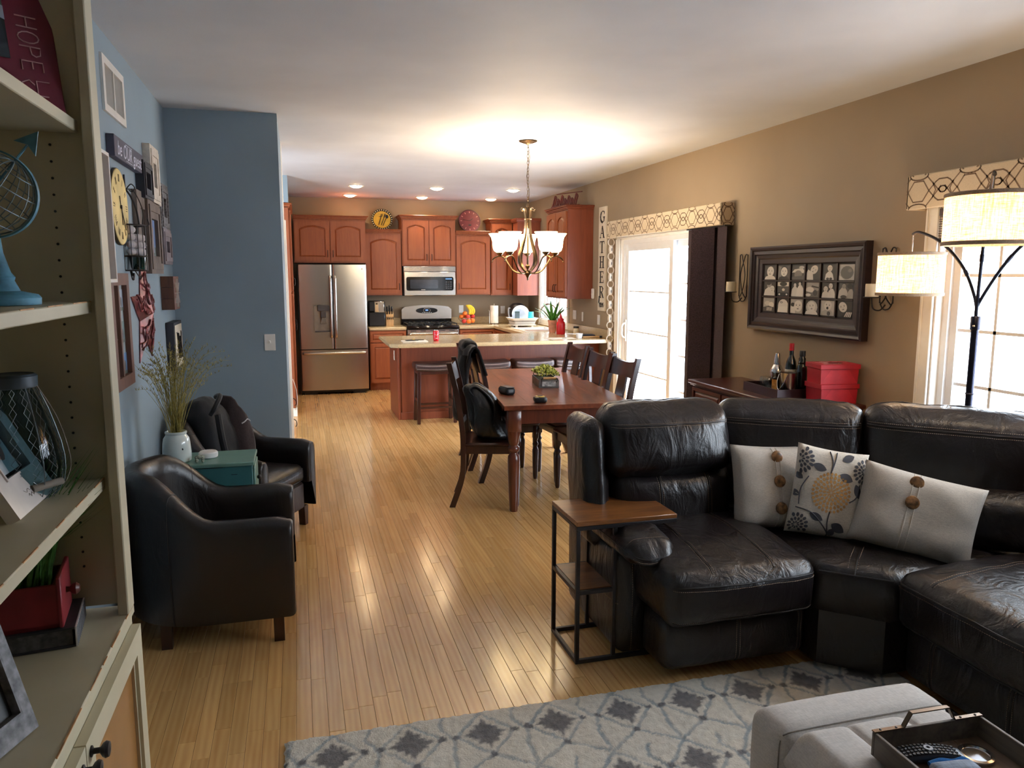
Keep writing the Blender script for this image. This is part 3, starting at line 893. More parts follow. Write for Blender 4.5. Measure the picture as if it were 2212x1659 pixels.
MB().tube(catmull([(0, 0, .05), (0, 0, .22), (-.03, 0, .31), (-.11, 0, .345), (-.19, 0, .31), (-.225, 0, .23)], 8), .0115, 12).build('spout', M_STEELH, t)
MB().lathe([(.012, .07), (.016, .05), (.019, 0), (.015, -.004)][::-1], (-.228, 0, .165), 14).build('spray_head', M_STEELH, t)
MB().tube([(0, .015, .05), (0, .04, .07), (0, .06, .11)], .006, 8).build('lever', M_STEELH, t)

# ------------------------------------------------------------------ refrigerator
t = thing('refrigerator', 'stainless steel french-door refrigerator with ice dispenser', 'refrigerator', (.01, 10.84, 0))
W, FH = .92, 1.775
M_GREYB = plain('fridge_side_grey', rgb(60, 60, 62), .4)
MB().box(0.005, W - .005, .07, .74, .03, FH - .01).build('body', M_GREYB, t, smooth=False)
def bulged(parent, name, x0, x1, z0, z1, b=.022, mat=None, cut=None):
    """gently bowed steel door, front towards -y"""
    nu = 14
    def f(u, v):
        x = x0 + (x1 - x0) * u; e = min(1, min(u, 1 - u) * (x1 - x0) / .02)
        gx = (x / W) * 2 - 1
        return (x, -b * (1 - gx * gx) - .0 + (1 - math.sqrt(max(0, 1 - (1 - e) ** 2))) * .018 - .012, z0 + (z1 - z0) * v)
    us = [0, .006, .015, .03, .06, .12, .25, .4, .5, .6, .75, .88, .94, .97, .985, .994, 1]
    vs = []; fs = []
    for u in us:
        for v in (0, 1): vs.append(f(u, v))
    n = len(us)
    back = [(x0, .07, z0), (x0, .07, z1), (x1, .07, z0), (x1, .07, z1)]
    for i in range(n - 1): fs.append((2 * i, 2 * i + 2, 2 * i + 3, 2 * i + 1))
    k = len(vs); vs += back
    fs += [(0, 1, k + 1, k), (2 * n - 2, k + 2, k + 3, 2 * n - 1)]
    fs.append(tuple([2 * i + 1 for i in range(n)] + [k + 3, k + 1])); fs.append(tuple([2 * i for i in range(n)][::-1] + [k, k + 2]))
    return MB().add(vs, fs).build(name, mat or M_STEEL, parent, ang=30)
dl = bulged(t, 'door', 0, W / 2 - .003, .63, FH)
dr = bulged(t, 'door', W / 2 + .003, W, .63, FH)
fz = bulged(t, 'freezer_drawer', 0, W, .06, .618)
for (d, x) in ((dl, W / 2 - .032), (dr, W / 2 + .032)):
    y = -.075
    mb = MB().tube(catmull([(x, -.03, .80), (x, y, .83), (x, y - .006, 1.2), (x, y, 1.58), (x, -.03, 1.61)], 8), .0165, 10)
    mb.build('handle', M_STEEL, d)
MB().tube(catmull([(.06, -.015, .575), (.08, -.07, .575), (.46, -.082, .575), (.84, -.07, .575), (.86, -.015, .575)], 8), .0165, 10).build('handle', M_STEELH, fz)
MB().box(.05, .22, .02, .3, .0, .06).box(.7, .87, .02, .3, 0, .06).box(0.01, W - .01, .03, .06, .02, .06).build('foot', M_BLACKP, t, smooth=False)
mb = MB(); MY = -.036
d = MB().ring_prism(rect(.19, .44, .855, 1.24), rect(.205, .425, .87, 1.225), 'y', MY - .004, MY + .01)
dp = d.build('ice_dispenser', M_STEELH, t)
MB().box(.205, .425, MY + .0, MY + .008, .87, 1.225).build('recess', plain('dispenser_grey', rgb(120, 114, 104), .3), dp, smooth=False)
MB().box(.25, .40, MY - .018, MY, 1.15, 1.235, .006).box(.29, .36, MY - .03, MY, 1.06, 1.15, .006).build('spout', M_GREYB, dp)
MB().prism([(.285, .98), (.365, .98), (.345, 1.06), (.305, 1.06)], 'y', MY - .02, MY - .004).build('paddle', M_STEELH, dp)
MB().box(.21, .42, MY - .02, MY, .865, .885, .003).build('tray', M_GREYB, dp)
MB().box(.80, .88, -.0155, -.0135, .655, .662).build('badge', M_GREYB, dr, smooth=False)
MB().lathe([(.012, 0), (.012, .002), (1e-5, .002)], seg=14, M=Matrix.Translation((.86, -.0165, 1.72)) @ Matrix.Rotation(PI / 2, 4, 'X')).build('emblem', M_WHITEP, dr)

# ------------------------------------------------------------------ range
t = thing('range', 'stainless steel gas range with black cooktop and curved control panel', 'stove', (1.495, 10.97, 0))
w = .755
MB().box(0, w, .03, .63, 0.02, .895).build('body', M_BLACKP, t, smooth=False)
MB().box(.005, w - .005, -.0, .03, .18, .862, .006).build('oven_door', M_STEELH, t)
MB().box(.12, w - .12, -.003, .0, .3, .62, .002).build('oven_window', M_BLACKG, t)
MB().box(.005, w - .005, -.0, .03, .02, .17, .006).build('warming_drawer', M_STEELH, t)
MB().tube(catmull([(.03, .0, .80), (.06, -.05, .80), (w / 2, -.058, .80), (w - .06, -.05, .80), (w - .03, .0, .80)], 7), .016, 10).build('door_handle', M_STEELH, t)
MB().box(.0, w, -.02, .04, .868, .905, .012).build('front_rail', M_BLACKG, t)
for k in range(5): MB().box(.05 + k * .14, .13 + k * .14, -.0015, .002, .838, .846).build('vent_slot', M_BLACKP, t, smooth=False)
MB().box(-.002, w + .002, .0, .60, .895, .915, .006).build('cooktop', M_BLACKG, t)
for (gx, gy) in ((.02, .04), (.265, .04), (.51, .04)):
    mb = MB()
    for y in (gy, gy + .25, gy + .5): mb.box(gx, gx + .225, y, y + .012, .935, .945)
    for x in (gx, gx + .0725, gx + .145, gx + .213): mb.box(x, x + .012, gy, gy + .512, .935, .945)
    for x in (gx, gx + .213):
        for y in (gy, gy + .5): mb.box(x, x + .012, y, y + .012, .914, .936)
    mb.build('grate', M_BLACKP, t, smooth=False)
for (bx, by) in ((.13, .16), (.13, .42), (.38, .29), (.62, .16), (.62, .42)):
    MB().lathe([(.05, .914), (.05, .922), (.036, .928), (.034, .933), (1e-5, .934)], (bx, by, 0), 18).build('burner', M_BLACKP, t)
# curved backguard
pts = []
for k in range(17):
    u = k / 16; x = .0 + w * u
    pts.append((x, 1.155 + .035 * (1 - (2 * u - 1) ** 2) - (.03 if k in (0, 16) else 0)))
MB().prism([(0.0, .985)] + pts + [(w, .985)], 'y', .565, .635).build('backguard', M_STEELH, t, ang=25)
MB().box(0, w, .58, .635, .91, .985).build('backguard_base', M_BLACKG, t, smooth=False)
el = [(w / 2 + .165 * math.copysign(abs(math.cos(a)) ** .75, math.cos(a)), 1.108 + .042 * math.sin(a)) for a in [2 * PI * k / 32 for k in range(32)]]
cp = MB().prism(el, 'y', .558, .567).build('control_panel', M_BLACKG, t)
MB().ring_prism([(w / 2 + .056 * math.cos(a), 1.11 + .034 * math.sin(a)) for a in [2 * PI * k / 24 for k in range(24)]], [(w / 2 + .051 * math.cos(a), 1.11 + .030 * math.sin(a)) for a in [2 * PI * k / 24 for k in range(24)]], 'y', .5555, .559).build('dial_ring', M_STEELH, cp)
MB().box(w / 2 - .02, w / 2 + .02, .5555, .559, 1.105, 1.122).build('clock_display', emit('blue_display', (.45, .6, .9), 1.0), cp, smooth=False)
mb = MB()
for k in range(6): mb.box(w / 2 - .07 + k * .026, w / 2 - .058 + k * .026, .5555, .559, 1.074, 1.08)
mb.build('button_row', M_WHITEP, cp, smooth=False)
# ------------------------------------------------------------------ microwave
t = thing('microwave', 'stainless over-the-range microwave with dark glass door', 'microwave', (1.497, 11.235, 1.335))
w, h = .765, .425
MB().box(0, w, .03, .38, 0, h).build('body', M_GREYB, t, smooth=False)
mb = MB().box(0, w, .0, .03, 0, h - .075, .01); mb.build('front', M_STEELH, t)
for k in range(5):
    MB().box(.0, w, .004, .03, h - .07 + k * .0142, h - .07 + k * .0142 + .0105, .002).build('vent_slat', M_STEELH, t)
def rr(x0, x1, z0, z1, r, n=5, bow=0):
    p = []
    for (cx, cz, a) in ((x1 - r, z0 + r, -90), (x1 - r, z1 - r, 0), (x0 + r, z1 - r, 90), (x0 + r, z0 + r, 180)):
        p += arc(cx, cz, r, a, a + 90, n)
    if bow: p = [(q[0], q[1] + bow * math.copysign(1 - ((q[0] - (x0 + x1) / 2) / ((x1 - x0) / 2)) ** 2, q[1] - (z0 + z1) / 2)) for q in p]
    return p
dg = MB().prism(rr(.035, w - .035, .075, .275, .03), 'y', -.006, .002).build('door_glass', M_BLACKG, t)
MB().prism(rr(.09, .50, .105, .235, .012), 'y', -.0075, -.004).build('viewing_window', plain('dark_grey_glass', rgb(46, 50, 56), .12), dg)
mb = MB()
for r_ in range(4):
    for c in range(3): mb.box(w - .155 + c * .034, w - .13 + c * .034, -.0075, -.004, .10 + r_ * .03, .118 + r_ * .03)
mb.build('button_pad', plain('button_grey', rgb(60, 62, 66), .4), dg, smooth=False)
MB().box(w - .155, w - .06, -.0075, -.004, .235, .255).build('display', emit('dim_blue_display', (.3, .45, .6), .5), dg, smooth=False)
MB().box(.25, .31, -.0075, -.004, .084, .094).build('brand_plate', M_STEELH, dg, smooth=False)

# ------------------------------------------------------------------ kitchen items
t = thing('coffee_maker', 'black and steel drip coffee maker beside the refrigerator', 'coffee maker', (1.08, 11.32, .9))
MB().box(-.10, .14, -.1, .12, 0, .21, .015).build('body', M_BLACKP, t)
MB().box(-.10, .14, -.1, .12, .205, .37, .02).build('water_tank', M_BLACKP, t)
MB().box(-.02, .125, -.118, -.095, .20, .36, .008).build('front_panel', M_STEELH, t)
MB().box(-.008, .04, -.122, -.116, .21, .34, .003).build('control_strip', plain('tan_strip', rgb(190, 160, 120), .4), t)
MB().box(.0, .032, -.125, -.12, .318, .335, .002).build('display', M_BLACKG, t)
t = thing('knife_block', 'light wooden knife block with black handled knives', 'knife block', (1.285, 11.36, .9))
M_BLOCK = wood('beech_wood', rgb(196, 152, 96), rgb(176, 130, 78), .45, 'z')
MB().prism([(-.07, 0), (.06, 0), (.06, .17), (-.03, .21), (-.07, .15)], 'x', -.05, .06).build('block', M_BLOCK, t)
for k in range(3):
    for j in range(3):
        x = -.03 + k * .035; y = -.045 + j * .035; z = .165 + j * .014
        MB().beam((x, y, z), (x, y - .035, z + .085 + .02 * ((k + j) % 2)), .016, .022, .005).build('knife_handle', M_BLACKP, t)
for k in range(4):
    MB().beam((-.032 + k * .027, -.072, .13), (-.032 + k * .027, -.105, .10), .012, .014, .003).build('steak_knife_handle', M_BLACKP, t)
# fruit bowl
t = thing('fruit_bowl', 'chrome wire bowl of fruit on the worktop right of the range', 'bowl', (2.45, 11.36, .9))
mb = MB()
for (r, z) in ((.055, .004), (.075, .03), (.11, .06), (.135, .10)): mb.tube([(r * math.cos(R(a)), r * math.sin(R(a)), z) for a in range(0, 360, 15)], .0025, 5, closed=True)
for a in range(0, 360, 30): mb.tube(catmull([(r * math.cos(R(a)), r * math.sin(R(a)), z) for (r, z) in ((.055, .004), (.075, .03), (.11, .06), (.135, .10))], 3), .002, 4)
mb.build('wire_frame', M_CHROME, t)
M_ORANGE = plain('orange_peel', rgb(226, 116, 38), .5, bmp=.2, bscale=300)
M_APPLE = plain('red_apple_skin', rgb(196, 52, 44), .3, var=.25, scale=25)
def fruit(x, y, z, r, m, name, label, grp):
    o = MB().lathe([(1e-5, -r * .88), (r * .35, -r * .9), (r * .8, -r * .58), (r, -.02 * r), (r * .9, r * .5), (r * .45, r * .86), (r * .12, r * .8), (1e-5, r * .74)], seg=16).build(name, m)
    MB().cyl((0, 0, r * .72), (r * .05, 0, r * .98), r * .05, seg=5).build('stem', M_BARK, o)
    o.location = (2.45 + x, 11.36 + y, .9 + z); tag(o, label, 'fruit', grp)
for (x, y, z, lb) in ((-.085, -.01, .115, 'orange on the left of the wire fruit bowl rim'), (-.035, -.03, .165, 'topmost orange in the wire fruit bowl'), (.01, -.085, .05, 'lower orange at the front of the wire fruit bowl'), (.075, -.06, .06, 'small orange low at the right front of the wire bowl'), (.0, .07, .12, 'orange at the back of the wire fruit bowl')):
    fruit(x, y, z, .038, M_ORANGE, 'orange', lb, 'oranges in the wire fruit bowl')
for (x, y, z, lb) in ((-.06, -.08, .055, 'red apple low at the left front of the wire bowl'), (.0, -.07, .118, 'red apple in the middle of the wire fruit bowl'), (.085, -.015, .12, 'red apple on the right of the fruit bowl below the bananas')):
    fruit(x, y, z, .036, M_APPLE, 'apple', lb, 'apples in the wire fruit bowl')
M_BANANA = plain('banana_peel', rgb(226, 186, 44), .45, var=.12, scale=20)
for k, lb in enumerate(('left banana of the bunch on the fruit bowl', 'middle banana of the bunch on the fruit bowl', 'right banana of the bunch on the fruit bowl')):
    a = -.35 + k * .28
    pts = catmull([(-.01, .0, .285), (.012 + .02 * k, -.01, .275), (.035 + .03 * k, -.03, .24), (.045 + .03 * k, -.045, .19), (.03 + .025 * k, -.05, .15)], 5)
    n = len(pts)
    rs = [.005 + .014 * min(1, i / 5, (n - i) / 4) for i in range(n)]
    o = MB().tube(pts, rs, 8).build('banana', M_BANANA)
    MB().tube([(-.018, .002, .292), (-.008, .0, .284)], .005, 6).build('stem', M_BARK, o)
    o.location = (2.45 - .005, 11.36, .9); tag(o, lb, 'banana', 'bananas on the fruit bowl')
t = thing('paper_towel_holder', 'white paper towel roll standing on a steel holder', 'paper towels', (2.86, 11.3, .9))
MB().lathe([(.075, 0), (.075, .008), (.01, .012), (.006, .014), (.006, .30), (.01, .31), (1e-5, .315)], seg=20).tube([(-.072, 0, .01), (-.072, 0, .2), (-.085, 0, .22)], .004, 6).build('stand', M_STEELH, t)
MB().lathe([(.02, .018), (.062, .018), (.062, .28), (.02, .28)], seg=28).build('paper_roll', plain('paper_white', rgb(236, 228, 214), .9, bmp=.2, bscale=90), t)
# black appliance in the corner, dish rack with dishes
t = thing('air_fryer', 'black rounded countertop appliance behind the dish rack', 'appliance', (3.2, 11.22, .9))
s = Soft((0, 0, .155), (.25, .30, .31), .1, (.01, .01, .01)); s.mesh(mb := MB(), 8); mb.build('body', M_BLACKP, t)
MB().tube(catmull([(-.125, -.05, .24), (-.165, -.1, .24), (-.17, -.12, .15), (-.15, -.14, .05)], 6), .012, 8).build('handle', plain('grey_plastic', rgb(120, 112, 108), .4), t)
t = thing('dish_rack', 'white and grey collapsible dish rack beside the sink', 'dish rack', (3.1, 10.62, .9))
def rim(x, y, z): return [(x * sx, y * sy, z) for sx, sy in ((-1, -1), (1, -1), (1, 1), (-1, 1))]
def taper(mb, lv):
    vs = [];
    for (x, y, z) in lv: vs += [(q[0], q[1], z) for q in rr(-x, x, -y, y, .03, 3)]
    m = len(vs) // len(lv)
    mb.add(vs, [(i * m + k, i * m + (k + 1) % m, (i + 1) * m + (k + 1) % m, (i + 1) * m + k) for i in range(len(lv) - 1) for k in range(m)] + [tuple(range(m))])
    return mb
taper(MB(), [(.14, .13, .03), (.165, .15, .05), (.165, .15, .052)]).box(-.13, -.1, -.13, -.1, 0, .03).box(.1, .13, -.13, -.1, 0, .03).box(-.13, -.1, .1, .13, 0, .03).box(.1, .13, .1, .13, 0, .03).box(-.165, .165, -.15, .15, .028, .034).build('tray', M_WHITEP, t)
taper(MB(), [(.155, .14, .052), (.175, .16, .10)]).build('grey_band', plain('rack_grey', rgb(150, 146, 140), .5), t)
taper(MB(), [(.175, .16, .10), (.195, .18, .125), (.2, .185, .13), (.18, .165, .13), (.16, .145, .06)]).build('rim', M_WHITEP, t)
def standing_plate(x, y, r, label, m, tilt=12):
    o = MB().lathe([(1e-5, 0), (r * .6, 0), (r * .72, .006), (r, .018), (r, .022), (r * .7, .012), (1e-5, .006)], seg=28).build('plate', m)
    o.location = (x, y, .955 + r); o.rotation_euler = (R(90 - tilt), 0, R(-18)); tag(o, label, 'plate', 'plates standing in the dish rack'); return o
M_DISH = plain('white_china', rgb(238, 238, 240), .2, var=.01)
standing_plate(3.09, 10.66, .125, 'large white plate at the back of the dish rack', M_DISH)
standing_plate(3.045, 10.58, .10, 'smaller blue-grey plate in front in the dish rack', plain('pale_blue_dish', rgb(186, 200, 218), .25))
t = thing('colander_cup', 'dark green slotted utensil holder leaning in the dish rack', 'utensil holder', (3.0, 10.52, .95))
mb = MB()
for k in range(7): mb.beam((-.03 + k * .01, 0, 0), (-.025 + k * .01, .02, .17), .005, .012)
mb.box(-.035, .035, -.005, .006, .0, .03, .003).box(-.03, .04, .014, .024, .155, .175, .003); mb.build('slotted_side', plain('dark_green_plastic', rgb(52, 74, 72), .4), t)
o = MB().lathe([(1e-5, 0), (.045, 0), (.037, .15), (.034, .15), (.034, .003), (1e-5, .003)], seg=20).build('tumbler', plain('turquoise_plastic', rgb(60, 190, 212), .35))
o.location = (3.215, 10.56, .965); tag(o, 'turquoise plastic tumbler upside down in the dish rack', 'tumbler')
# plant in a pot on the window side of the counter
t = thing('potted_plant', 'broad-leaved green plant in a terracotta coloured vase by the kitchen window', 'plant', (3.165, 9.44, .9))
MB().lathe([(1e-5, 0), (.04, 0), (.05, .04), (.055, .12), (.065, .16), (.06, .16), (.05, .12), (1e-5, .11)], seg=20).build('pot', plain('pink_terracotta', rgb(206, 140, 112), .5, var=.15), t)
def leaf(base, d, L, w, droop, name='leaf', m=None, par=None, seg=7, fold=.25):
    d = Vector(d).normalized(); side = d.cross(Vector((0, 0, 1)))
    side = side.normalized() if side.length > .05 else Vector((1, 0, 0))
    vs = []; fs = []; p = Vector(base)
    for i in range(seg + 1):
        u = i / seg
        ww = w * math.sin(PI * min(1, .12 + u * .88)) ** .8
        nrm = side.cross(d)
        for q in (-1, 0, 1): vs.append(p + side * ww * q * .5 + nrm * abs(q) * ww * fold * .5)
        if i < seg:
            p = p + d * L / seg; d = (d - Vector((0, 0, droop / seg))).normalized()
    for i in range(seg):
        for k in (0, 1): fs.append((i * 3 + k, i * 3 + k + 1, i * 3 + k + 4, i * 3 + k + 3))
    mb = MB().add(vs, fs)
    return mb.build(name, m, par, fix=False, solid=.0012, ang=80)
M_LEAF = plain('green_leaf', rgb(62, 124, 44), .4, var=.25, scale=30)
rg = random.Random(5)
for k in range(11):
    a = k * 2.4; tl_ = .35 + .5 * rg.random()
    leaf((.02 * math.cos(a), .02 * math.sin(a), .13), (math.cos(a) * tl_, math.sin(a) * tl_, 1), rg.uniform(.26, .36), .042, rg.uniform(.4, 1.3), m=M_LEAF, par=t)
t = thing('soap_dispenser', 'red bottle with pointed pump cap on the counter', 'dispenser', (3.17, 9.13, .9))
M_RED = plain('glossy_red', rgb(190, 24, 34), .25, var=.05)
MB().lathe([(1e-5, 0), (.05, 0), (.056, .01), (.056, .12), (.05, .15), (.035, .165), (.033, .17)], seg=22).build('bottle', M_RED, t)
MB().lathe([(.036, .165), (.038, .19), (.02, .2), (.014, .22), (.005, .26), (1e-5, .262)], seg=18).build('cap', M_RED, t)
t = thing('dish_soap_bottle', 'clear plastic soap bottle behind the red bottle', 'bottle', (3.33, 9.72, .91))
MB().lathe([(1e-5, 0), (.032, 0), (.036, .02), (.034, .11), (.02, .14), (.012, .15)], seg=18).build('bottle', glass('frosted_plastic', (.7, .75, .8), .2, 1.5), t)
MB().lathe([(.014, .15), (.014, .17), (.005, .175), (.005, .2), (1e-5, .201)], seg=12).beam((0, 0, .198), (-.035, -.01, .195), .01).build('pump', plain('grey_plastic', rgb(120, 112, 108), .4), t)
t = thing('candle_jar', 'small cream candle jar with a black lid on the counter', 'jar', (3.32, 8.98, .9))
MB().lathe([(1e-5, 0), (.034, 0), (.036, .005), (.036, .075), (.03, .085), (1e-5, .085)], seg=20).build('jar', plain('cream_wax', rgb(226, 206, 168), .4), t)
MB().lathe([(.035, .083), (.035, .102), (.033, .105), (1e-5, .105)], seg=20).build('lid', M_BLACKP, t)
t = thing('measuring_cup', 'white measuring cup with a handle on the peninsula', 'cup', (3.19, 8.52, .9))
MB().lathe([(1e-5, 0), (.034, 0), (.044, .05), (.047, .052), (.045, .054), (.041, .05), (.032, .005), (1e-5, .005)], seg=24).build('cup', M_DISH, t)
MB().beam((-.04, 0, .047), (-.15, .02, .052), .02, .006, .002).build('handle', M_DISH, t)
t = thing('wooden_spoon', 'wooden rolling handle with a dark tip lying on the peninsula', 'utensil', (3.42, 8.46, .912))
MB().cyl((-.2, .02, 0), (0, 0, 0), .009, .011, 10).build('handle', M_BLOCK, t)
MB().cyl((0, 0, 0), (.03, -.003, 0), .014, .014, 12).build('tip', M_BLACKP, t)
t = thing('oven_mitt', 'dark grey folded cloth mitt lying by the measuring cup', 'oven mitt', (3.33, 8.66, .9))
s = Soft((0, 0, .014), (.2, .12, .028), .013, (0, 0, .008), wr=.004); s.mesh(mb := MB(), 6); mb.build('cloth', fabric('charcoal_cloth', rgb(52, 54, 62)), t)
t = thing('paper_sheet', 'white papers lying on the right end of the peninsula', 'papers', (2.93, 8.5, .9))
for k, (a, dx) in enumerate(((5, 0), (-4, .05))):
    MB().obox((dx, 0, .001 + k * .0014), (.28, .21, .001), Matrix.Rotation(R(a), 3, 'Z')).build('sheet', plain('paper_white', rgb(236, 228, 214), .9), t, smooth=False)
MB().beam((.03, -.03, .005), (.10, .02, .005), .007, .006, .002).build('pen', M_BLACKP, t)
t = thing('notepad', 'white notepad under a phone on the left end of the peninsula', 'notepad', (1.24, 8.52, .9))
MB().box(-.14, .14, -.09, .09, 0, .012, .002).build('pad', plain('paper_white', rgb(236, 228, 214), .9), t)
t = thing('phone', 'dark phone with a pen lying on the notepad', 'phone', (1.22, 8.53, .912), .15)
MB().box(-.08, .06, -.035, .035, 0, .01, .004).build('body', M_BLACKP, t)
MB().box(.0, .02, -.03, .03, .01, .014, .001).build('label', plain('yellow_note', rgb(200, 176, 70), .6), t)
MB().beam((.05, 0, .006), (.13, -.01, .005), .007, .007, .002).build('pen', M_BLACKP, t)
t = thing('soda_can', 'red soda can standing on the peninsula counter', 'can', (1.49, 8.56, .9))
M_CANRED = plain('can_red', rgb(206, 20, 34), .3, var=.03, coat=.3)
MB().lathe([(1e-5, .004), (.022, .002), (.026, .0), (.032, .01), (.033, .02), (.033, .102), (.029, .113), (.0265, .117)], seg=28).build('can_body', M_CANRED, t)
MB().lathe([(.0265, .117), (.027, .121), (.0255, .1215), (.024, .116), (1e-5, .116)], seg=24).build('can_top', M_CHROME, t)
mb = MB()
pts = [(.0334 * math.sin(R(a)), -.0334 * math.cos(R(a)), .068 + .014 * ((a / 50) ** 2)) for a in range(-50, 51, 10)]
mb.tube(pts, .0016, 5); mb.box(-.01, .01, -.0336, -.0328, .028, .033)
mb.build('printed_curve', M_WHITEP, t)
# decor on top of the cabinets
t = thing('decor_plate', 'yellow plate painted with fork, knife and spoon leaning above the cabinet', 'plate', (1.235, 11.50, 2.285))
t.rotation_euler = (R(-12), 0, 0)
Mx = Matrix.Translation((0, 0, .155)) @ Matrix.Rotation(PI / 2, 4, 'X')
MB().lathe([(1e-5, -.012), (.10, -.012), (.155, .0), (.158, .004), (.15, .004), (.11, -.004), (1e-5, -.004)], seg=36, M=Mx).build('plate', plain('mustard_glaze', rgb(204, 168, 60), .35), t)
MB().lathe([(.125, .0015), (.157, .0062), (.157, .0085), (.125, .0035)], seg=36, M=Mx, caps=False).build('rim_band', M_BLACKP, t)
mb = MB()
for k in range(28):
    a = 2 * PI * k / 28; mb.obox((.142 * math.cos(a), -.0085, .155 + .142 * math.sin(a)), (.014, .003, .012), Matrix.Rotation(-a, 3, 'Y'))
mb.build('rim_checks', plain('pale_check', rgb(226, 214, 168), .5), t, smooth=False)['kind'] = 'stuff'
mb = MB(); yy = -.0035
def sl(x0, z0, x1, z1, w): mb.beam((x0, yy, .155 + z0), (x1, yy, .155 + z1), w, .003, up=(0, 1, 0))
sl(-.05, -.08, -.01, .05, .01)
for k in (-1, 0, 1): sl(-.008 + k * .010, .045, .002 + k * .012, .085, .005)
sl(-.045, .042, .0, .048, .006)
sl(-.015, -.085, .03, .03, .01); sl(.03, .03, .05, .085, .016)
sl(.01, -.09, .06, .02, .01); mb.sphere((.072, yy, .155 + .045), .024, 12, (1, .1, 1.2))
mb.build('painted_cutlery', M_BLACKP, t)
t = thing('wall_clock', 'round dark red clock leaning on top of the cabinet', 'clock', (2.545, 11.52, 2.28))
t.rotation_euler = (R(-10), 0, 0)
Mx = Matrix.Translation((0, 0, .165)) @ Matrix.Rotation(PI / 2, 4, 'X')
MB().lathe([(1e-5, -.01), (.168, -.01), (.17, 0), (.168, .012), (.158, .012), (.155, .006), (1e-5, .006)], seg=40, M=Mx).build('face', plain('maroon_face', rgb(104, 28, 42), .5), t)
MB().lathe([(.157, .006), (.157, .014), (.17, .014), (.172, 0)], seg=40, M=Mx, caps=False).build('rim', plain('dark_maroon', rgb(70, 20, 28), .4), t)
mb = MB()
for k in range(12):
    a = 2 * PI * k / 12; mb.obox((.13 * math.sin(a), -.0075, .165 + .13 * math.cos(a)), (.009, .003, .026), Matrix.Rotation(a, 3, 'Y'))
mb.build('numerals', plain('pale_pink_paint', rgb(206, 150, 140), .5), t, smooth=False)['kind'] = 'stuff'
mb = MB().beam((0, -.009, .165), (.05, -.009, .20), .008, .003, up=(0, 1, 0)).beam((0, -.009, .165), (-.11, -.009, .185), .005, .003, up=(0, 1, 0)).beam((-.02, -.0085, .1), (.02, -.0085, .1), .02, .003, up=(0, 1, 0)); mb.build('hands', M_BLACKP, t, smooth=False)
t = thing('word_sign', 'dark red cut-out word sign standing on the right wall cabinet', 'sign', (3.27, 9.28, 2.47), R(-62))
MB().box(-.24, .24, -.01, .01, 0, .02, .002).build('base', plain('maroon_wood', rgb(96, 30, 30), .5), t)
mb = MB()
sh = .35
def st(x0, z0, x1, z1, w=.016): mb.beam((x0 + z0 * sh, 0, z0 + .02), (x1 + z1 * sh, 0, z1 + .02), w, .012, up=(0, 1, 0))
x = -.22
for wd, hh in ((.05, .13), (.045, .09), (.05, .13), (.04, .09), (.05, .12), (.045, .09), (.055, .14)):
    st(x, 0, x, hh); st(x, hh, x + wd * .6, hh * .8); st(x + wd * .6, hh * .8, x + wd * .6, 0); st(x, hh * .5, x + wd * .6, hh * .5, .01); x += wd + .012
st(-.22, .0, .23, .0, .014); st(-.2, .15, .22, .155, .01)
mb.build('cut_out_letters', plain('maroon_wood', rgb(96, 30, 30), .5), t, smooth=False)
# ------------------------------------------------------------------ dining area
TR = R(-5.5)
t = thing('dining_table', 'large farmhouse dining table with turned legs and dark worn top', 'table', (1.868, 5.925, 0), TR)
TW, TL = .90, 2.07
for k in range(5):
    x0 = -TW / 2 + TW * k / 5
    MB().box(x0 + .0002, x0 + TW / 5 - .0002, -TL / 2 + .09, TL / 2 - .09, .727, .757, .0006).build('plank', M_TABLEWOOD, t)
for s in (-1, 1):
    MB().box(-TW / 2 - .004, TW / 2 + .004, s * TL / 2, s * (TL / 2 - .0895), .725, .757, .003).build('end_board', M_TABLEWOOD, t)
for s in (-1, 1):
    MB().box(-TW / 2 + .09, TW / 2 - .09, s * (TL / 2 - .055), s * (TL / 2 - .075), .62, .725).build('apron', M_TABLELEG, t)
    MB().box(s * (TW / 2 - .055), s * (TW / 2 - .075), -TL / 2 + .09, TL / 2 - .09, .62, .725).build('apron', M_TABLELEG, t)
LEGP = [(.026, 0), (.029, .01), (.034, .10), (.041, .28), (.043, .36), (.040, .395), (.028, .41), (.026, .418), (.036, .43), (.041, .445), (.036, .462), (.029, .468), (.029, .474), (.034, .48), (.044, .54), (.046, .57)]
for sx in (-1, 1):
    for sy in (-1, 1):
        x, y = sx * (TW / 2 - .075), sy * (TL / 2 - .075)
        MB().lathe(LEGP, (x, y, 0), 20).box(x - .048, x + .048, y - .048, y + .048, .568, .726, .006).build('leg', M_TABLELEG, t, ang=50)

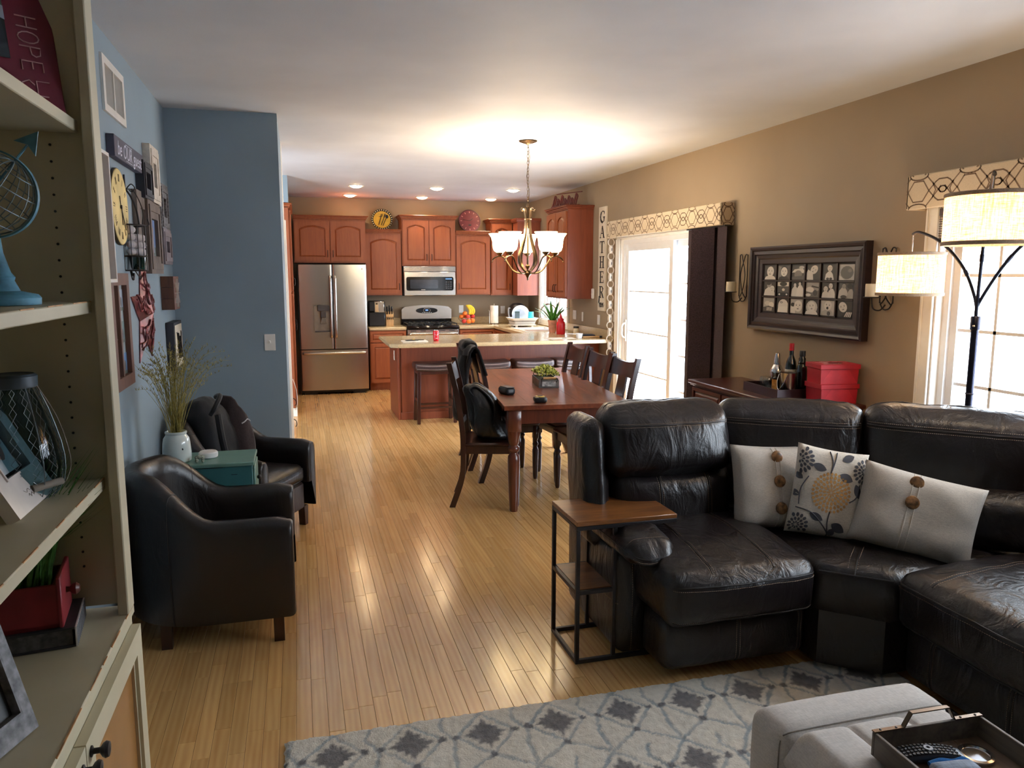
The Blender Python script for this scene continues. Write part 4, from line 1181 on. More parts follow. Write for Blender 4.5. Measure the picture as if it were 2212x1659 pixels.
def make_chair(label, loc, rz, group):
    t = thing('dining_chair', label, 'chair', loc, rz, group)
    mb = MB(); mb.box(-.22, .22, -.215, .2, .44, .465, .01)
    mb.build('seat', M_DARKWOOD, t)
    MB().box(-.195, .195, -.20, -.18, .385, .44).box(-.195, .195, .185, .2, .385, .44).box(-.205, -.185, -.19, .19, .385, .44).box(.185, .205, -.19, .19, .385, .44).build('seat_rail', M_DARKWOOD, t, smooth=False)
    prof = [(.014, 0), (.019, .02), (.024, .17), (.025, .24), (.018, .262), (.016, .27), (.023, .28), (.025, .29), (.018, .305), (.016, .312), (.024, .34)]
    for s in (-1, 1):
        MB().lathe(prof, (s * .19, -.185, 0), 14).box(s * .19 - .022, s * .19 + .022, -.207, -.163, .335, .44, .003).build('leg', M_DARKWOOD, t, ang=50)
    side = [(.235, 0), (.20, .22), (.19, .44), (.20, .60), (.235, .82), (.285, 1.03)]
    for s in (-1, 1):
        pts = catmull([(s * .2, y + (.035 if z == 0 else 0), z) for (y, z) in side], 5)
        mb = MB()
        for a, b in zip(pts[:-1], pts[1:]): pass
        vs = []; n = len(pts)
        for i, p in enumerate(pts):
            w = .018; d = .018 if i > 5 else .021
            for (dx, dy) in ((-w, -d), (w, -d), (w, d), (-w, d)): vs.append((p.x + dx, p.y + dy, p.z))
        fs = [(i * 4 + k, i * 4 + (k + 1) % 4, (i + 1) * 4 + (k + 1) % 4, (i + 1) * 4 + k) for i in range(n - 1) for k in range(4)] + [(3, 2, 1, 0), tuple((n - 1) * 4 + k for k in range(4))]
        MB().add(vs, fs).build('back_post', M_DARKWOOD, t, ang=30)
    # curved top rail with dipped upper edge
    def rail(z0, z1, y0, y1, dip, name, bow=.018):
        def f(u, v, back):
            x = -.185 + .37 * u; c = 1 - (2 * u - 1) ** 2
            z = z0 + (z1 - dip * c - z0) * v
            y = y0 + (y1 - y0) * v + bow * c
            return (x, y + (.011 if back else -.011), z)
        mb = MB(); nu, nv = 11, 4
        mb.grid(nu, nv, lambda u, v: f(u, v, False)); mb.grid(nu, nv, lambda u, v: f(u, v, True), flip=True)
        mb.grid(nu, 2, lambda u, v: f(u, 1, v > .5)); mb.grid(nu, 2, lambda u, v: f(u, 0, v > .5), flip=True)
        mb.grid(2, nv, lambda u, v: f(0, v, u > .5), flip=True); mb.grid(2, nv, lambda u, v: f(1, v, u > .5))
        return mb.build(name, M_DARKWOOD, t, weld=True, ang=40)
    rail(.88, 1.01, .25, .28, .025, 'top_rail')
    rail(.56, .60, .20, .205, .0, 'lower_rail', .01)
    for (xc, w) in ((0, .13),):
        mb = MB(); pts = [(.60, .213), (.75, .238), (.89, .267)]
        for (za, ya), (zb, yb) in zip(pts[:-1], pts[1:]): pass
        mb.prism([(ya - .007, za) for (za, ya) in pts] + [(ya + .007, za) for (za, ya) in pts[::-1]], 'x', xc - w / 2, xc + w / 2)
        mb.build('back_splat', M_DARKWOOD, t, smooth=False)
    return t
G = 'dining chairs round the farmhouse table'
c0 = make_chair('dark dining chair nearest the camera on the left of the table, black backpack on it', (1.325, 5.335, 0), R(74), G)
dup(c0, (1.62, 5.985, 0), R(90), 'dark dining chair in the middle of the left side, coat over its back', G)
dup(c0, (1.66, 6.56, 0), R(89), 'dark dining chair farthest on the left side, hidden behind the coat', G)
dup(c0, (2.085, 5.31, 0), R(-87), 'dark dining chair nearest the patio door glass, right side of the table', G)
dup(c0, (2.10, 5.83, 0), R(-86), 'dark dining chair in the middle of the right side of the table', G)
dup(c0, (2.105, 6.38, 0), R(-88), 'dark dining chair farthest on the right side, by the peninsula', G)

# bar stools
def make_stool(label, x):
    t = thing('bar_stool', label, 'stool', (x, 8.46, 0), 0, 'leather saddle stools at the peninsula')
    def fn(p, h):
        u = p.x / h.x
        p.z += .018 * u * u - .006
        return p
    s = Soft((0, 0, .625), (.47, .29, .085), .03, (0, .0, .012), fn=fn, wr=.002); s.mesh(mb := MB(), (14, 8, 5)); mb.build('seat', M_STOOLL, t)
    mb = MB()
    mb.grid(14, 2, lambda u, v: s.S('-y', -.93 + 1.86 * u, -.55 + 1.2 * v, .0015))
    mb.build('front_band', plain('stool_band_leather', rgb(112, 96, 94), .35, var=.1), t, fix=False)
    mb = MB()
    for k in range(30):
        p = s.S('-y', -.9 + 1.8 * k / 29, -.5, .003); mb.sphere(p, .0042, 6)
    o = mb.build('nailheads', M_CHROME, t); o['kind'] = 'stuff'
    MB().box(-.205, .205, -.13, .13, .55, .59, .004).build('seat_frame', M_DARKWOOD, t)
    for sx in (-1, 1):
        for sy in (-1, 1):
            MB().beam((sx * .19, sy * .115, .58), (sx * .205, sy * .135, 0), .036, .036, .003).build('leg', M_DARKWOOD, t)
    for sx in (-1, 1): MB().beam((sx * .2, -.12, .26), (sx * .2, .12, .26), .02, .032).build('stretcher', M_DARKWOOD, t, smooth=False)
    for sy in (-1, 1): MB().beam((-.2, sy * .128, .18), (.2, sy * .128, .18), .032, .02).build('stretcher', M_DARKWOOD, t, smooth=False)
    return t
s0 = make_stool('leftmost dark leather stool at the peninsula, its two left legs in view', 1.45)
for x, lb in ((2.07, 'second saddle stool from the left, behind the near end of the table'), (2.59, 'third saddle stool from the left, behind the green centrepiece'), (3.07, 'rightmost saddle stool, behind the far right dining chair')):
    dup(s0, (x, 8.46, 0), 0, lb)

# table centrepiece
t = thing('planter', 'galvanised metal trough planter with yellow-green faux foliage on the table', 'planter', (1.90, 5.84, .757), R(-8))
M_GALV = plain('galvanised_zinc', rgb(112, 108, 104), .45, metal=.5, var=.2, scale=14)
mb = MB(); mb.ring_prism([(-.08, -.17), (.08, -.17), (.08, .17), (-.08, .17)], [(-.075, -.165), (.075, -.165), (.075, .165), (-.075, .165)], 'z', .004, .062).box(-.08, .08, -.17, .17, 0, .006)
mb.build('trough', M_GALV, t, smooth=False)
mb = MB().box(-.055, .055, -.1725, -.17, .012, .05, .001); mb.build('name_plate', plain('whitewashed_plate', rgb(176, 176, 172), .6, var=.25, scale=60), t)
MB().box(-.076, .076, -.166, .166, .03, .05).build('soil', plain('moss_brown', rgb(70, 66, 40), .9), t, smooth=False)
for s in (-1, 1):
    MB().tube(catmull([(-.055, s * .172, .045), (-.06, s * .19, .055), (-.055, s * .2, .08), (.055, s * .2, .08), (.06, s * .19, .055), (.055, s * .172, .045)], 4), .003, 6).build('handle', M_IRON, t)
    MB().cyl((-.05, s * .2, .08), (.05, s * .2, .08), .009, seg=10).build('grip', M_BLOCK, t)
rg = random.Random(9)
M_YG = plain('yellow_green_foliage', rgb(172, 178, 84), .6, var=.25, scale=40)
M_DG = plain('dark_green_foliage', rgb(58, 84, 48), .6, var=.25, scale=40)
for m, n, nm in ((M_YG, 620, 'foliage'), (M_DG, 260, 'under_foliage')):
    mb = MB()
    for k in range(n):
        a = rg.random() * 2 * PI; el = rg.uniform(.0, 1)
        c = Vector((rg.uniform(-.085, .085), rg.uniform(-.175, .175), 0)); hh = .055 + .075 * (1 - (c.x / .1) ** 2) * (1 - (c.y / .21) ** 2) * (rg.random() ** .4 if m is M_YG else rg.random() * .7)
        c.z = .03 + hh
        d = Vector((math.cos(a) * .8, math.sin(a) * .8, rg.uniform(.2, 1))).normalized() * .024; sd = d.cross(Vector((0, 0, 1))).normalized() * .007
        mb.add([c, c + d * .5 + sd, c + d, c + d * .5 - sd], [(0, 1, 2, 3)])
    mb.build(nm, m, t, fix=False)['kind'] = 'stuff'
t = thing('eyeglass_case', 'small black hard case on the left side of the table top', 'case', (1.475, 5.46, .757), R(12))
s = Soft((0, 0, .027), (.078, .15, .054), .02, (.0, 0, .004)); s.mesh(mb := MB(), 7); mb.build('case', plain('black_vinyl', rgb(24, 26, 32), .4), t)
MB().box(-.03, .032, -.07, .05, .053, .058, .002).build('flap', plain('grey_vinyl', rgb(76, 78, 84), .4), t)
t = thing('tape_measure', 'black and yellow tape measure at the near edge of the table', 'tape measure', (1.60, 5.03, .757), R(-6))
s = Soft((0, 0, .021), (.09, .085, .042), .016, (0, 0, 0)); s.mesh(mb := MB(), 6); mb.build('case', M_BLACKP, t)
MB().lathe([(.034, .040), (.034, .044), (.026, .046), (1e-5, .046)], seg=22).build('label_disc', plain('yellow_plastic', rgb(196, 164, 66), .4), t)
MB().lathe([(.02, .046), (.019, .048), (1e-5, .048)], seg=18).build('cap', M_BLACKP, t)

# backpack on the near left chair, coat over the middle left chair
M_CANVAS = fabric('black_canvas', rgb(24, 24, 28), 250, .12, .6, .2)
M_BLEATHER = leather('black_bag_leather', rgb(20, 20, 23), .32, 9, .7)
t = thing('backpack', 'black leather backpack slumped on the nearest dining chair', 'backpack', (1.325, 5.335, .466), R(74))
def bp(p, h):
    k = min(1, max(0, (p.z + h.z) / (2 * h.z)))
    p.y += .10 * (k ** 1.5) + .02 * math.sin(k * 7) - .10 * (1 - k) ** 2 * (1 if p.y < 0 else .2)
    p.x *= 1 - .5 * k ** 1.6
    p.z -= .02 * math.sin(p.x * 20)
    return p
s = Soft((.0, .03, .19), (.34, .16, .38), .06, (.02, .03, .0), fn=bp, wr=.012, seed=3); s.mesh(mb := MB(), 14); mb.build('body', M_BLEATHER, t)
s2 = Soft((0, -.07, .075), (.27, .10, .15), .045, (.01, .025, .01), fn=lambda p, h: Vector((p.x, p.y - .05 * (1 - (p.z + h.z) / (2 * h.z)), p.z)), wr=.008, seed=8); s2.mesh(mb := MB(), 10); mb.build('front_pocket', M_BLEATHER, t)
MB().tube([s2.S('+z', -.9 + 1.8 * k / 12, -.2, .002) for k in range(13)], .003, 5).build('zip', metal('zip_metal', (.6, .6, .6), .3), t)
for x in (-.05, .07):
    MB().tube(catmull([(x, -.115, .13), (x + .008, -.13, .12), (x, -.135, .10), (x - .008, -.13, .12)], 4), .003, 6).build('zip_pull', M_CHROME, t)
for sx in (-1, 1):
    pts = catmull([(sx * .09, .10, .30), (sx * .11, .15, .36), (sx * .08, .10, .38), (sx * .12, .0, .30), (sx * .14, -.03, .20), (sx * .15, -.0, .06)], 6)
    mb = MB(); n = len(pts)
    mb.grid(n, 2, lambda u, v: pts[round(u * (n - 1))] + Vector(((v - .5) * .045, 0, 0)))
    mb.build('strap', M_CANVAS, t, fix=False, solid=.008)
t = thing('coat', 'black coat hanging over the back of the middle left dining chair', 'coat', (1.62, 5.985, 0), R(90))
def drape(u, v, off):
    # u across the chair back, v: 0 inside front bottom .. 1 outside hem
    x = -.24 + .48 * u
    if v < .2: k = v / .2; z = .86 + .19 * k; y = .225 + .055 * k
    elif v < .3: k = (v - .2) / .1; z = 1.05 + .035 * math.sin(k * PI); y = .28 + .06 * k
    else: k = (v - .3) / .7; z = 1.05 - (.56 + .06 * math.sin(u * 9)) * k; y = .345 + .03 * math.sin(k * 3) + .02 * k
    f = .018 * math.sin(u * 17 + v * 3) + .012 * noise.noise(Vector((u * 6, v * 6, 1)))
    w = 1 - .25 * math.sin(min(1, v / .35) * PI / 2) * 0 + .12 * max(0, v - .3)
    return (x * w, y + f * (.4 + v) + off, z + (.03 * math.exp(-((u - .75) / .12) ** 2) if .15 < v < .35 else 0))
mb = MB().grid(26, 30, lambda u, v: drape(u, v, 0)); mb.build('cloth', fabric('black_wool', rgb(22, 20, 22), 300, .2, .8, .3), t, fix=False, solid=.016, ang=180)
pts = [(-.16, .37, 1.0), (-.2, .42, .85), (-.2, .425, .7), (-.185, .41, .55)]
MB().tube(catmull(pts, 6), [.05] * 6 + [.052] * 6 + [.04] * 7, 10).build('sleeve', MATS['black_wool'], t)
s = Soft((.05, .31, 1.075), (.22, .12, .075), .035, (0, .0, .01), wr=.014, seed=2); s.mesh(mb := MB(), 9); mb.build('hood', MATS['black_wool'], t)
MB().lathe([(.018, -.008), (.02, 0), (.018, .008), (1e-5, .009)], seg=14, M=Matrix.Translation((-.13, .262, 1.01)) @ Matrix.Rotation(PI / 2, 4, 'X')).build('button', M_BLACKG, t)

# ------------------------------------------------------------------ chandelier
CX, CY = 1.90, 6.34
t = thing('chandelier', 'five-light bronze chandelier with frosted glass bell shades over the table', 'chandelier', (CX, CY, 0))
MB().lathe([(1e-5, 2.705), (.012, 2.706), (.02, 2.714), (.05, 2.722), (.075, 2.732), (.078, 2.739), (1e-5, 2.74)], seg=28).build('canopy', M_BRONZE, t)
def link(c, r, ax):
    pts = []
    for k in range(10):
        a = 2 * PI * k / 10
        d = r * .55 * math.cos(a)
        pts.append((c[0] + (d if ax else 0), c[1] + (0 if ax else d), c[2] + r * 1.25 * math.sin(a)))
    return pts
z = 2.695; k = 0
while z > 2.225:
    MB().tube(link((0, 0, z), .0135, k % 2), .0022, 5, closed=True).build('chain_link', M_BRONZE, t); z -= .0268; k += 1
MB().tube(catmull([(.0, .0, 2.71), (.014, 0, 2.6), (-.012, .0, 2.45), (.012, 0, 2.33), (0, 0, 2.21)], 8), .002, 5).build('cord', M_BRONZE, t)
MB().lathe([(.008, 1.66), (.008, 2.2), (.016, 2.205), (.014, 2.222), (.004, 2.226)], seg=10).build('stem', M_BRONZE, t)
for k in range(4):
    a = R(20 + 90 * k); ca, sa = math.cos(a), math.sin(a)
    prof = [(.0, 2.155), (.052, 2.19), (.066, 2.178), (.06, 2.166)] if 0 else None
    pts = catmull([(.070, 2.168), (.066, 2.184), (.05, 2.19), (.034, 2.165), (.024, 2.11), (.026, 2.04), (.036, 1.96), (.066, 1.87), (.092, 1.80), (.088, 1.73), (.05, 1.68), (.022, 1.662)] and [Vector((r * ca, r * sa, z)) for r, z in [(.070, 2.168), (.066, 2.184), (.05, 2.19), (.034, 2.165), (.024, 2.11), (.026, 2.04), (.036, 1.96), (.066, 1.87), (.092, 1.80), (.088, 1.73), (.05, 1.68), (.022, 1.662)]], 5)
    nrm = Vector((-sa, ca, 0)); mb = MB(); n = len(pts)
    vs = []
    for i, p in enumerate(pts):
        w = .010 if 4 < i < n - 3 else .013
        tdir = (pts[min(i + 1, n - 1)] - pts[max(i - 1, 0)]).normalized(); o_ = tdir.cross(nrm) * .0035
        for q in (-1, 1): vs.append(p + nrm * w * q - o_)
        for q in (1, -1): vs.append(p + nrm * w * q + o_)
    fs = [(i * 4 + j, i * 4 + (j + 1) % 4, (i + 1) * 4 + (j + 1) % 4, (i + 1) * 4 + j) for i in range(n - 1) for j in range(4)] + [(3, 2, 1, 0), tuple((n - 1) * 4 + j for j in range(4))]
    MB().add(vs, fs).build('scroll_strip', M_BRONZE, t, ang=40)
MB().lathe([(.03, 2.095), (.034, 2.1), (.03, 2.105)], seg=20).build('collar', M_BRONZE, t)
MB().sphere((0, 0, 1.705), .021, 16).build('ball', M_BRONZE, t)
MB().lathe([(1e-5, 1.585), (.005, 1.59), (.008, 1.60), (.006, 1.608), (.012, 1.614), (.018, 1.628), (.034, 1.642), (.036, 1.65), (.028, 1.66), (.02, 1.67), (1e-5, 1.68)], seg=24).build('finial', M_BRONZE, t)
M_SHADE = emit('lit_frosted_glass', (1.0, .88, .66), 11)
for k in range(5):
    a = R(2 + 72 * k); ca, sa = math.cos(a), math.sin(a)
    P = lambda r, z: Vector((r * ca, r * sa, z))
    arm = MB().tube(catmull([P(.02, 1.655), P(.07, 1.648), (P(.13, 1.672)), P(.175, 1.73), P(.205, 1.775), P(.245, 1.795), P(.29, 1.785), P(.315, 1.765), P(.322, 1.75)], 5), [.0065] * 36 + [.004] * 5, 8)
    arm.sphere(P(.322, 1.747), .007, 8)
    ar = arm.build('arm', M_BRONZE, t)
    MB().lathe([(1e-5, 1.792), (.01, 1.795), (.014, 1.80), (.028, 1.812), (.03, 1.822), (.022, 1.83), (1e-5, 1.83)], (.25 * ca, .25 * sa, 0), 16).build('cup', M_BRONZE, ar)
    MB().lathe([(.030, 1.825), (.052, 1.84), (.062, 1.87), (.066, 1.92), (.076, 1.955), (.093, 1.982), (.097, 1.984), (.092, 1.977), (.073, 1.95), (.063, 1.92), (.059, 1.87), (.049, 1.843), (.028, 1.829)], (.25 * ca, .25 * sa, 0), 28).build('glass_shade', M_SHADE, t)
    lamp('POINT', 'chandelier_bulb', (CX + .25 * ca, CY + .25 * sa, 2.0), 17, WARM, .035)

# ------------------------------------------------------------------ right wall: valances, curtain, sign, chain
M_VAL = fabric('cream_valance_fabric', rgb(206, 188, 160), 500, .05, .85, .1)
M_VALP = plain('taupe_print', rgb(122, 100, 82), .8)
def ribbon(mb, pts, w, closed=False):
    """flat strip in the plane u,v (u -> -y, v -> z) lying just proud of x=0, facing -x"""
    m = len(pts)
    for i in range(m if closed else m - 1):
        a = pts[i]; b = pts[(i + 1) % m]
        dx, dy = b[0] - a[0], b[1] - a[1]; L = math.hypot(dx, dy)
        if L < 1e-6: continue
        nx_, ny_ = -dy / L * w / 2, dx / L * w / 2; ex, ey = dx / L * w * .3, dy / L * w * .3
        q = [(a[0] - ex + nx_, a[1] - ey + ny_), (b[0] + ex + nx_, b[1] + ey + ny_), (b[0] + ex - nx_, b[1] + ey - ny_), (a[0] - ex - nx_, a[1] - ey - ny_)]
        mb.add([(-.0006, p[0], p[1]) for p in q], [(0, 1, 2, 3)])
def trellis(mb, W, H, P, u_start=0, w=.0075):
    def clipseg(a, b):
        # clip to 0..W x 0..H
        t0, t1 = 0, 1; dx, dy = b[0] - a[0], b[1] - a[1]
        for p_, q_ in ((-dx, a[0]), (dx, W - a[0]), (-dy, a[1]), (dy, H - a[1])):
            if abs(p_) < 1e-9:
                if q_ < 0: return None
            else:
                r_ = q_ / p_
                if p_ < 0: t0 = max(t0, r_)
                else: t1 = min(t1, r_)
        if t0 >= t1: return None
        return ((a[0] + dx * t0, a[1] + dy * t0), (a[0] + dx * t1, a[1] + dy * t1))
    def poly(pts, closed=False):
        m = len(pts)
        for i in range(m if closed else m - 1):
            s_ = clipseg(pts[i], pts[(i + 1) % m])
            if s_: ribbon(mb, s_, w)
    k0 = -1
    while (k0 - .6) * P + u_start < W:
        c = k0 * P + u_start; h = H
        e = lambda x, y: (c + x * P, y * h)
        poly([e(-.10, .80), e(.10, .80), e(.22, .5), e(.10, .20), e(-.10, .20), e(-.22, .5)], True)
        poly([(c + .19 * P * math.cos(R(a)), .97 * h + .13 * h * math.sin(R(a))) for a in range(0, 360, 20)], True)
        poly([(c + .19 * P * math.cos(R(a)), .0 * h + .13 * h * math.sin(R(a))) for a in range(0, 200, 20)])
        for s in (-1, 1):
            poly([e(s * .17, .93), e(s * .30, .70), e(s * .36, .5), e(s * .30, .28), e(s * .17, .04)])
            poly([e(s * .12, .98), e(s * .20, 1.05)]); poly([e(s * .22, .5), e(s * .36, .74), e(s * .42, .80), e(s * .5, .80)])
            poly([e(s * .22, .5), e(s * .36, .26), e(s * .42, .19), e(s * .5, .19)])
            poly([e(s * .30, .70), e(s * .46, .42)]); poly([e(s * .30, .28), e(s * .46, .60)])
        c2 = c + .5 * P
        poly([(c2 + .07 * P * math.cos(R(a)), .5 * h + .09 * h * math.sin(R(a))) for a in range(0, 360, 30)], True)
        k0 += 1
def valance(label, y0, y1, z0, z1, x=3.372, ret0=True, P=.32, us=.16):
    t = thing('valance', label, 'valance', (x, y0, z0))
    W = y1 - y0; H = z1 - z0; D = XR - x
    MB().box(0, .018, 0, W, 0, H, .006).box(.0, D, 0, .018, 0, H, .005).box(0, D, W - .018, W, 0, H, .005).box(.01, D, .01, W - .01, H - .02, H - .002).build('padded_box', M_VAL, t)
    mb = MB(); trellis(mb, W - .004, H - .006, P, us)
    mb.v = [(a, b + .002, c + .003) for a, b, c in mb.v]
    n = mb.mark(); m2 = MB(); trellis(m2, D - .004, H - .006, D * 1.6, D * .5)
    base = len(mb.v)
    mb.add([(b + .002, a - .0, c + .003) for a, b, c in m2.v], m2.f)
    mb.build('printed_trellis', M_VALP, t, smooth=False, fix=False)
    return t
valance('long cream trellis-print valance over the patio door', 5.745, 8.16, 2.04, 2.225)
valance('cream trellis-print valance over the living-room window', .78, 3.73, 1.998, 2.188, us=.14, P=.34)

t = thing('curtain', 'dark brown pleated curtain panels drawn to the right of the patio door', 'curtain', (3.42, 5.72, .03))
M_CURT = fabric('dark_plum_fabric', rgb(50, 36, 40), 160, .25, .85, .4)
H = 2.0
edges = []
y = 0
mb0 = None
pls = [(.0, .09, 0.0), (.09, .16, .02)] + [(.16 + k * .026, .16 + (k + 1) * .026, .008 * (k % 3)) for k in range(14)] + [(.524, .575, .004), (.575, .64, .012)]
for k, (a, b, off) in enumerate(pls):
    xx0 = -.012 * (k % 2) + off
    MB().prism([(xx0, a), (xx0 + .005, a), (xx0 + .03 * ((-1) ** k) * (b - a < .05) + .005, b + .006), (xx0 + .03 * ((-1) ** k) * (b - a < .05), b + .006)], 'z', 0, H).build('panel', M_CURT, t, smooth=False)
MB().box(-.02, .035, .0, .65, H, H + .012).build('track', M_BLACKP, t, smooth=False)

# GATHER sign
t = thing('wall_sign', 'tall white wooden sign reading GATHER here', 'sign', (XR - .001, 8.565, 1.21))
W, H = .225, 1.215
M_SIGNW = plain('chalk_white_board', rgb(216, 206, 186), .6, var=.05, scale=4)
MB().box(-.02, 0, -W / 2, W / 2, 0, H, .002).build('board', M_SIGNW, t)
M_INK = plain('black_ink', rgb(26, 24, 24), .6)
def serif(mb, ch, cx, cz, w, h):
    """letter drawn on the plane facing -x; reading direction is -y"""
    S = h * .24; T = h * .08; sf = h * .075
    def seg(x0, z0, x1, z1, th):
        P0 = Vector((-.0206, cx - x0 * w, cz + z0 * h)); P1 = Vector((-.0206, cx - x1 * w, cz + z1 * h)); mb.beam(P0, P1, .0012, th, up=(0, 0, 1)) if abs(z1 - z0) * h < abs(x1 - x0) * w else mb.beam(P0, P1, th, .0012, up=(1, 0, 0))
    def bar(x0, x1, z, th): seg(x0, z, x1, z, th)
    def stem(x, z0=-.5, z1=.5, th=S, s0=True, s1=True):
        seg(x, z0, x, z1, th)
        if s0: bar(x - .22, x + .22, z0 + .02, sf)
        if s1: bar(x - .22, x + .22, z1 - .02, sf)
    if ch == 'G':
        pts = [(.36, .26), (.30, .42), (.05, .48), (-.24, .38), (-.38, .12), (-.38, -.12), (-.24, -.38), (.05, -.48), (.30, -.38), (.34, -.2), (.34, -.04)]
        ths = [T, T, T, S * .9, S, S, S * .9, T, S * .7, S, S]
        for (a, b, th) in zip(pts[:-1], pts[1:], ths): seg(*a, *b, th)
        bar(.12, .5, -.03, sf); seg(.37, .46, .37, .22, T)
    elif ch == 'A':
        seg(-.36, -.48, -.02, .5, T); seg(.0, .5, .32, -.48, S); bar(-.24, .2, -.12, sf); bar(-.5, -.2, -.48, sf); bar(.14, .5, -.48, sf)
    elif ch == 'T':
        stem(0, s1=False); bar(-.44, .44, .47, T); seg(-.43, .5, -.43, .26, T); seg(.43, .5, .43, .26, T)
    elif ch == 'H':
        stem(-.27); stem(.27); bar(-.27, .27, .02, T)
    elif ch == 'E':
        stem(-.22); bar(-.3, .36, .47, T); bar(-.3, .4, -.47, T); bar(-.2, .2, .02, T); seg(.35, .49, .35, .26, T); seg(.39, -.49, .39, -.24, T); seg(.2, .14, .2, -.1, T)
    elif ch == 'R':
        stem(-.24); pts = [(-.24, .47), (.1, .47), (.28, .36), (.3, .22), (.22, .08), (.02, .0), (-.24, .0)]
        for a, b, th in zip(pts[:-1], pts[1:], [T, T * 1.5, S, T * 1.5, T, T]): seg(*a, *b, th)
        seg(.02, .0, .34, -.46, S * .9); bar(.24, .5, -.47, sf)
for i, ch in enumerate('GATHER'):
    mb = MB(); serif(mb, ch, 0, H - .115 - i * .175, .15, .135); mb.build('letter_' + ch.lower(), M_INK, t, smooth=False)
mb = MB(); cz = .09
# handwritten "here"
def scr(pts, w=.006): mb.tube(catmull([(-.0215, -p[0], cz + p[1]) for p in pts], 5), w / 2, 5)
scr([(-.085, .07), (-.06, .085), (-.065, .03), (-.085, .0), (-.075, .05), (-.055, .08)])
scr([(-.05, .07), (-.055, .0), (-.055, -.045), (-.045, .0), (-.03, .005), (-.028, -.045), (-.015, -.03), (0, .0), (-.003, .012), (-.012, .0), (-.008, -.04), (.01, -.035), (.018, .005), (.024, -.045), (.03, -.01), (.042, .0), (.05, -.03), (.062, -.0), (.06, .012), (.05, .0), (.056, -.042), (.075, -.03), (.09, -.01)])
mb.build('script_lettering', M_INK, t)

# paper chain beside the patio door
t = thing('paper_chain', 'white paper-link chain hanging beside the patio door', 'paper chain', (3.445, 8.21, 0))
M_PAPER = plain('white_card', rgb(236, 230, 222), .8)
z = 2.0; k = 0
while z > .66:
    rr_ = .052
    mb = MB()
    pts = [Vector((0, rr_ * math.cos(2 * PI * i / 18), rr_ * 1.0 * math.sin(2 * PI * i / 18))) for i in range(18)]
    if k % 2 == 0: f = lambda u, v: (.036 * math.cos(2 * PI * u), .014 * (v - .5) * 2, z + .042 * math.sin(2 * PI * u))
    else: f = lambda u, v: (.018 * (v - .5) * 2, .022 * math.cos(2 * PI * u), z + .046 * math.sin(2 * PI * u))
    o = MB().grid(18, 2, f, closed_u=True).build('paper_ring', M_PAPER, t, fix=False, solid=.0015)
    if k % 2:
        MB().box(-.004, .004, -.0245, -.0235, z - .018, z + .012).build('writing', M_INK, o, smooth=False)
    z -= .078; k += 1

# sconces
def sconce(label, y):
    t = thing('wall_sconce', label, 'candle sconce', (XR - .004, y, 0), 0, 'iron candle sconces beside the photo frame')
    M = M_IRON; zt, zb = 1.80, 1.43
    mb = MB()
    for s in (-1, 1):
        mb.tube([(-.006, s * .055, zb + .03), (-.006, s * .055, zt - .005)], .0042, 6)
        mb.tube(catmull([(-.006, s * .055, zt - .01), (-.008, s * .03, zt - .005), (-.010, s * .004, zt - .06), (-.012, s * -.028, zt - .14), (-.012, s * -.03, zt - .2), (-.012, s * .0, zt - .3), (-.010, s * .045, zb + .02)], 6), .0042, 6)
        mb.tube(catmull([(-.006, s * .055, zb + .04), (-.008, s * .03, zb), (-.01, s * .0, zb - .01)], 5), .0042, 6)
    mb.build('scroll_frame', M, t)
    MB().tube(catmull([(-.012, 0, zb + .02), (-.05, .0, zb - .012), (-.10, .0, zb + .0), (-.115, 0, zb + .065)], 6), .0045, 6).build('arm', M, t)
    MB().lathe([(.045, 0), (.05, .003), (.046, .006), (1e-5, .006)], (-.115, 0, zb + .065), 20).build('pan', M, t)
    return t
def candle(label, y):
    t = MB().lathe([(1e-5, 0), (.038, 0), (.0385, .07), (.037, .078), (.034, .074), (.02, .066), (1e-5, .064)], seg=24)
    k = t.mark()
    o = t.build('candle', plain('ivory_wax', rgb(226, 214, 184), .45, var=.03))
    MB().cyl((0, 0, .06), (0, 0, .078), .0015, seg=5).build('wick', M_BLACKP, o)
    o.location = (XR - .119, y, 1.5015); tag(o, label, 'candle', 'ivory pillar candles on the sconces')
sconce('iron scroll candle sconce left of the photo frame', 5.56); candle('ivory pillar candle left of the photo frame', 5.56)
sconce('iron scroll candle sconce right of the photo frame, partly behind a lamp shade', 3.965); candle('ivory pillar candle right of the photo frame', 3.965)

# collage photo frame
t = thing('picture_frame', 'big dark wood collage frame of eighteen small black-and-white photos', 'picture frame', (XR - .002, 4.762, 1.53))
M_FRAMEW = wood('dark_frame_wood', rgb(50, 32, 34), rgb(30, 19, 21), .45, 'y', .8)
FW, FHh = 1.295 / 2, .635 / 2
steps = [(0, 0, .050), (.012, .0, .058), (.028, 0, .052), (.034, 0, .040), (.058, 0, .046), (.066, 0, .034), (.088, 0, .030), (.098, 0, .022), (.128, 0, .020), (.134, 0, .012)]
mb = MB()
rings = []
for (i, _, d) in steps: rings.append([(-d, a * (FW - i), b * (FHh - i)) for a, b in ((-1, -1), (1, -1), (1, 1), (-1, 1))])
rings = [[(0, a * FW, b * FHh) for a, b in ((-1, -1), (1, -1), (1, 1), (-1, 1))]] + rings + [[(-.004, a * (FW - .136), b * (FHh - .136)) for a, b in ((-1, -1), (1, -1), (1, 1), (-1, 1))]]
vs = [p for r in rings for p in r]
mb.add(vs, [(i * 4 + k, i * 4 + (k + 1) % 4, (i + 1) * 4 + (k + 1) % 4, (i + 1) * 4 + k) for i in range(len(rings) - 1) for k in range(4)])
mb.build('frame', M_FRAMEW, t, smooth=False)
iw, ih = FW - .136, FHh - .136
MB().box(-.006, -.001, -iw, iw, -ih, ih).build('mat_board', plain('near_black_mat', rgb(30, 26, 28), .7), t, smooth=False)
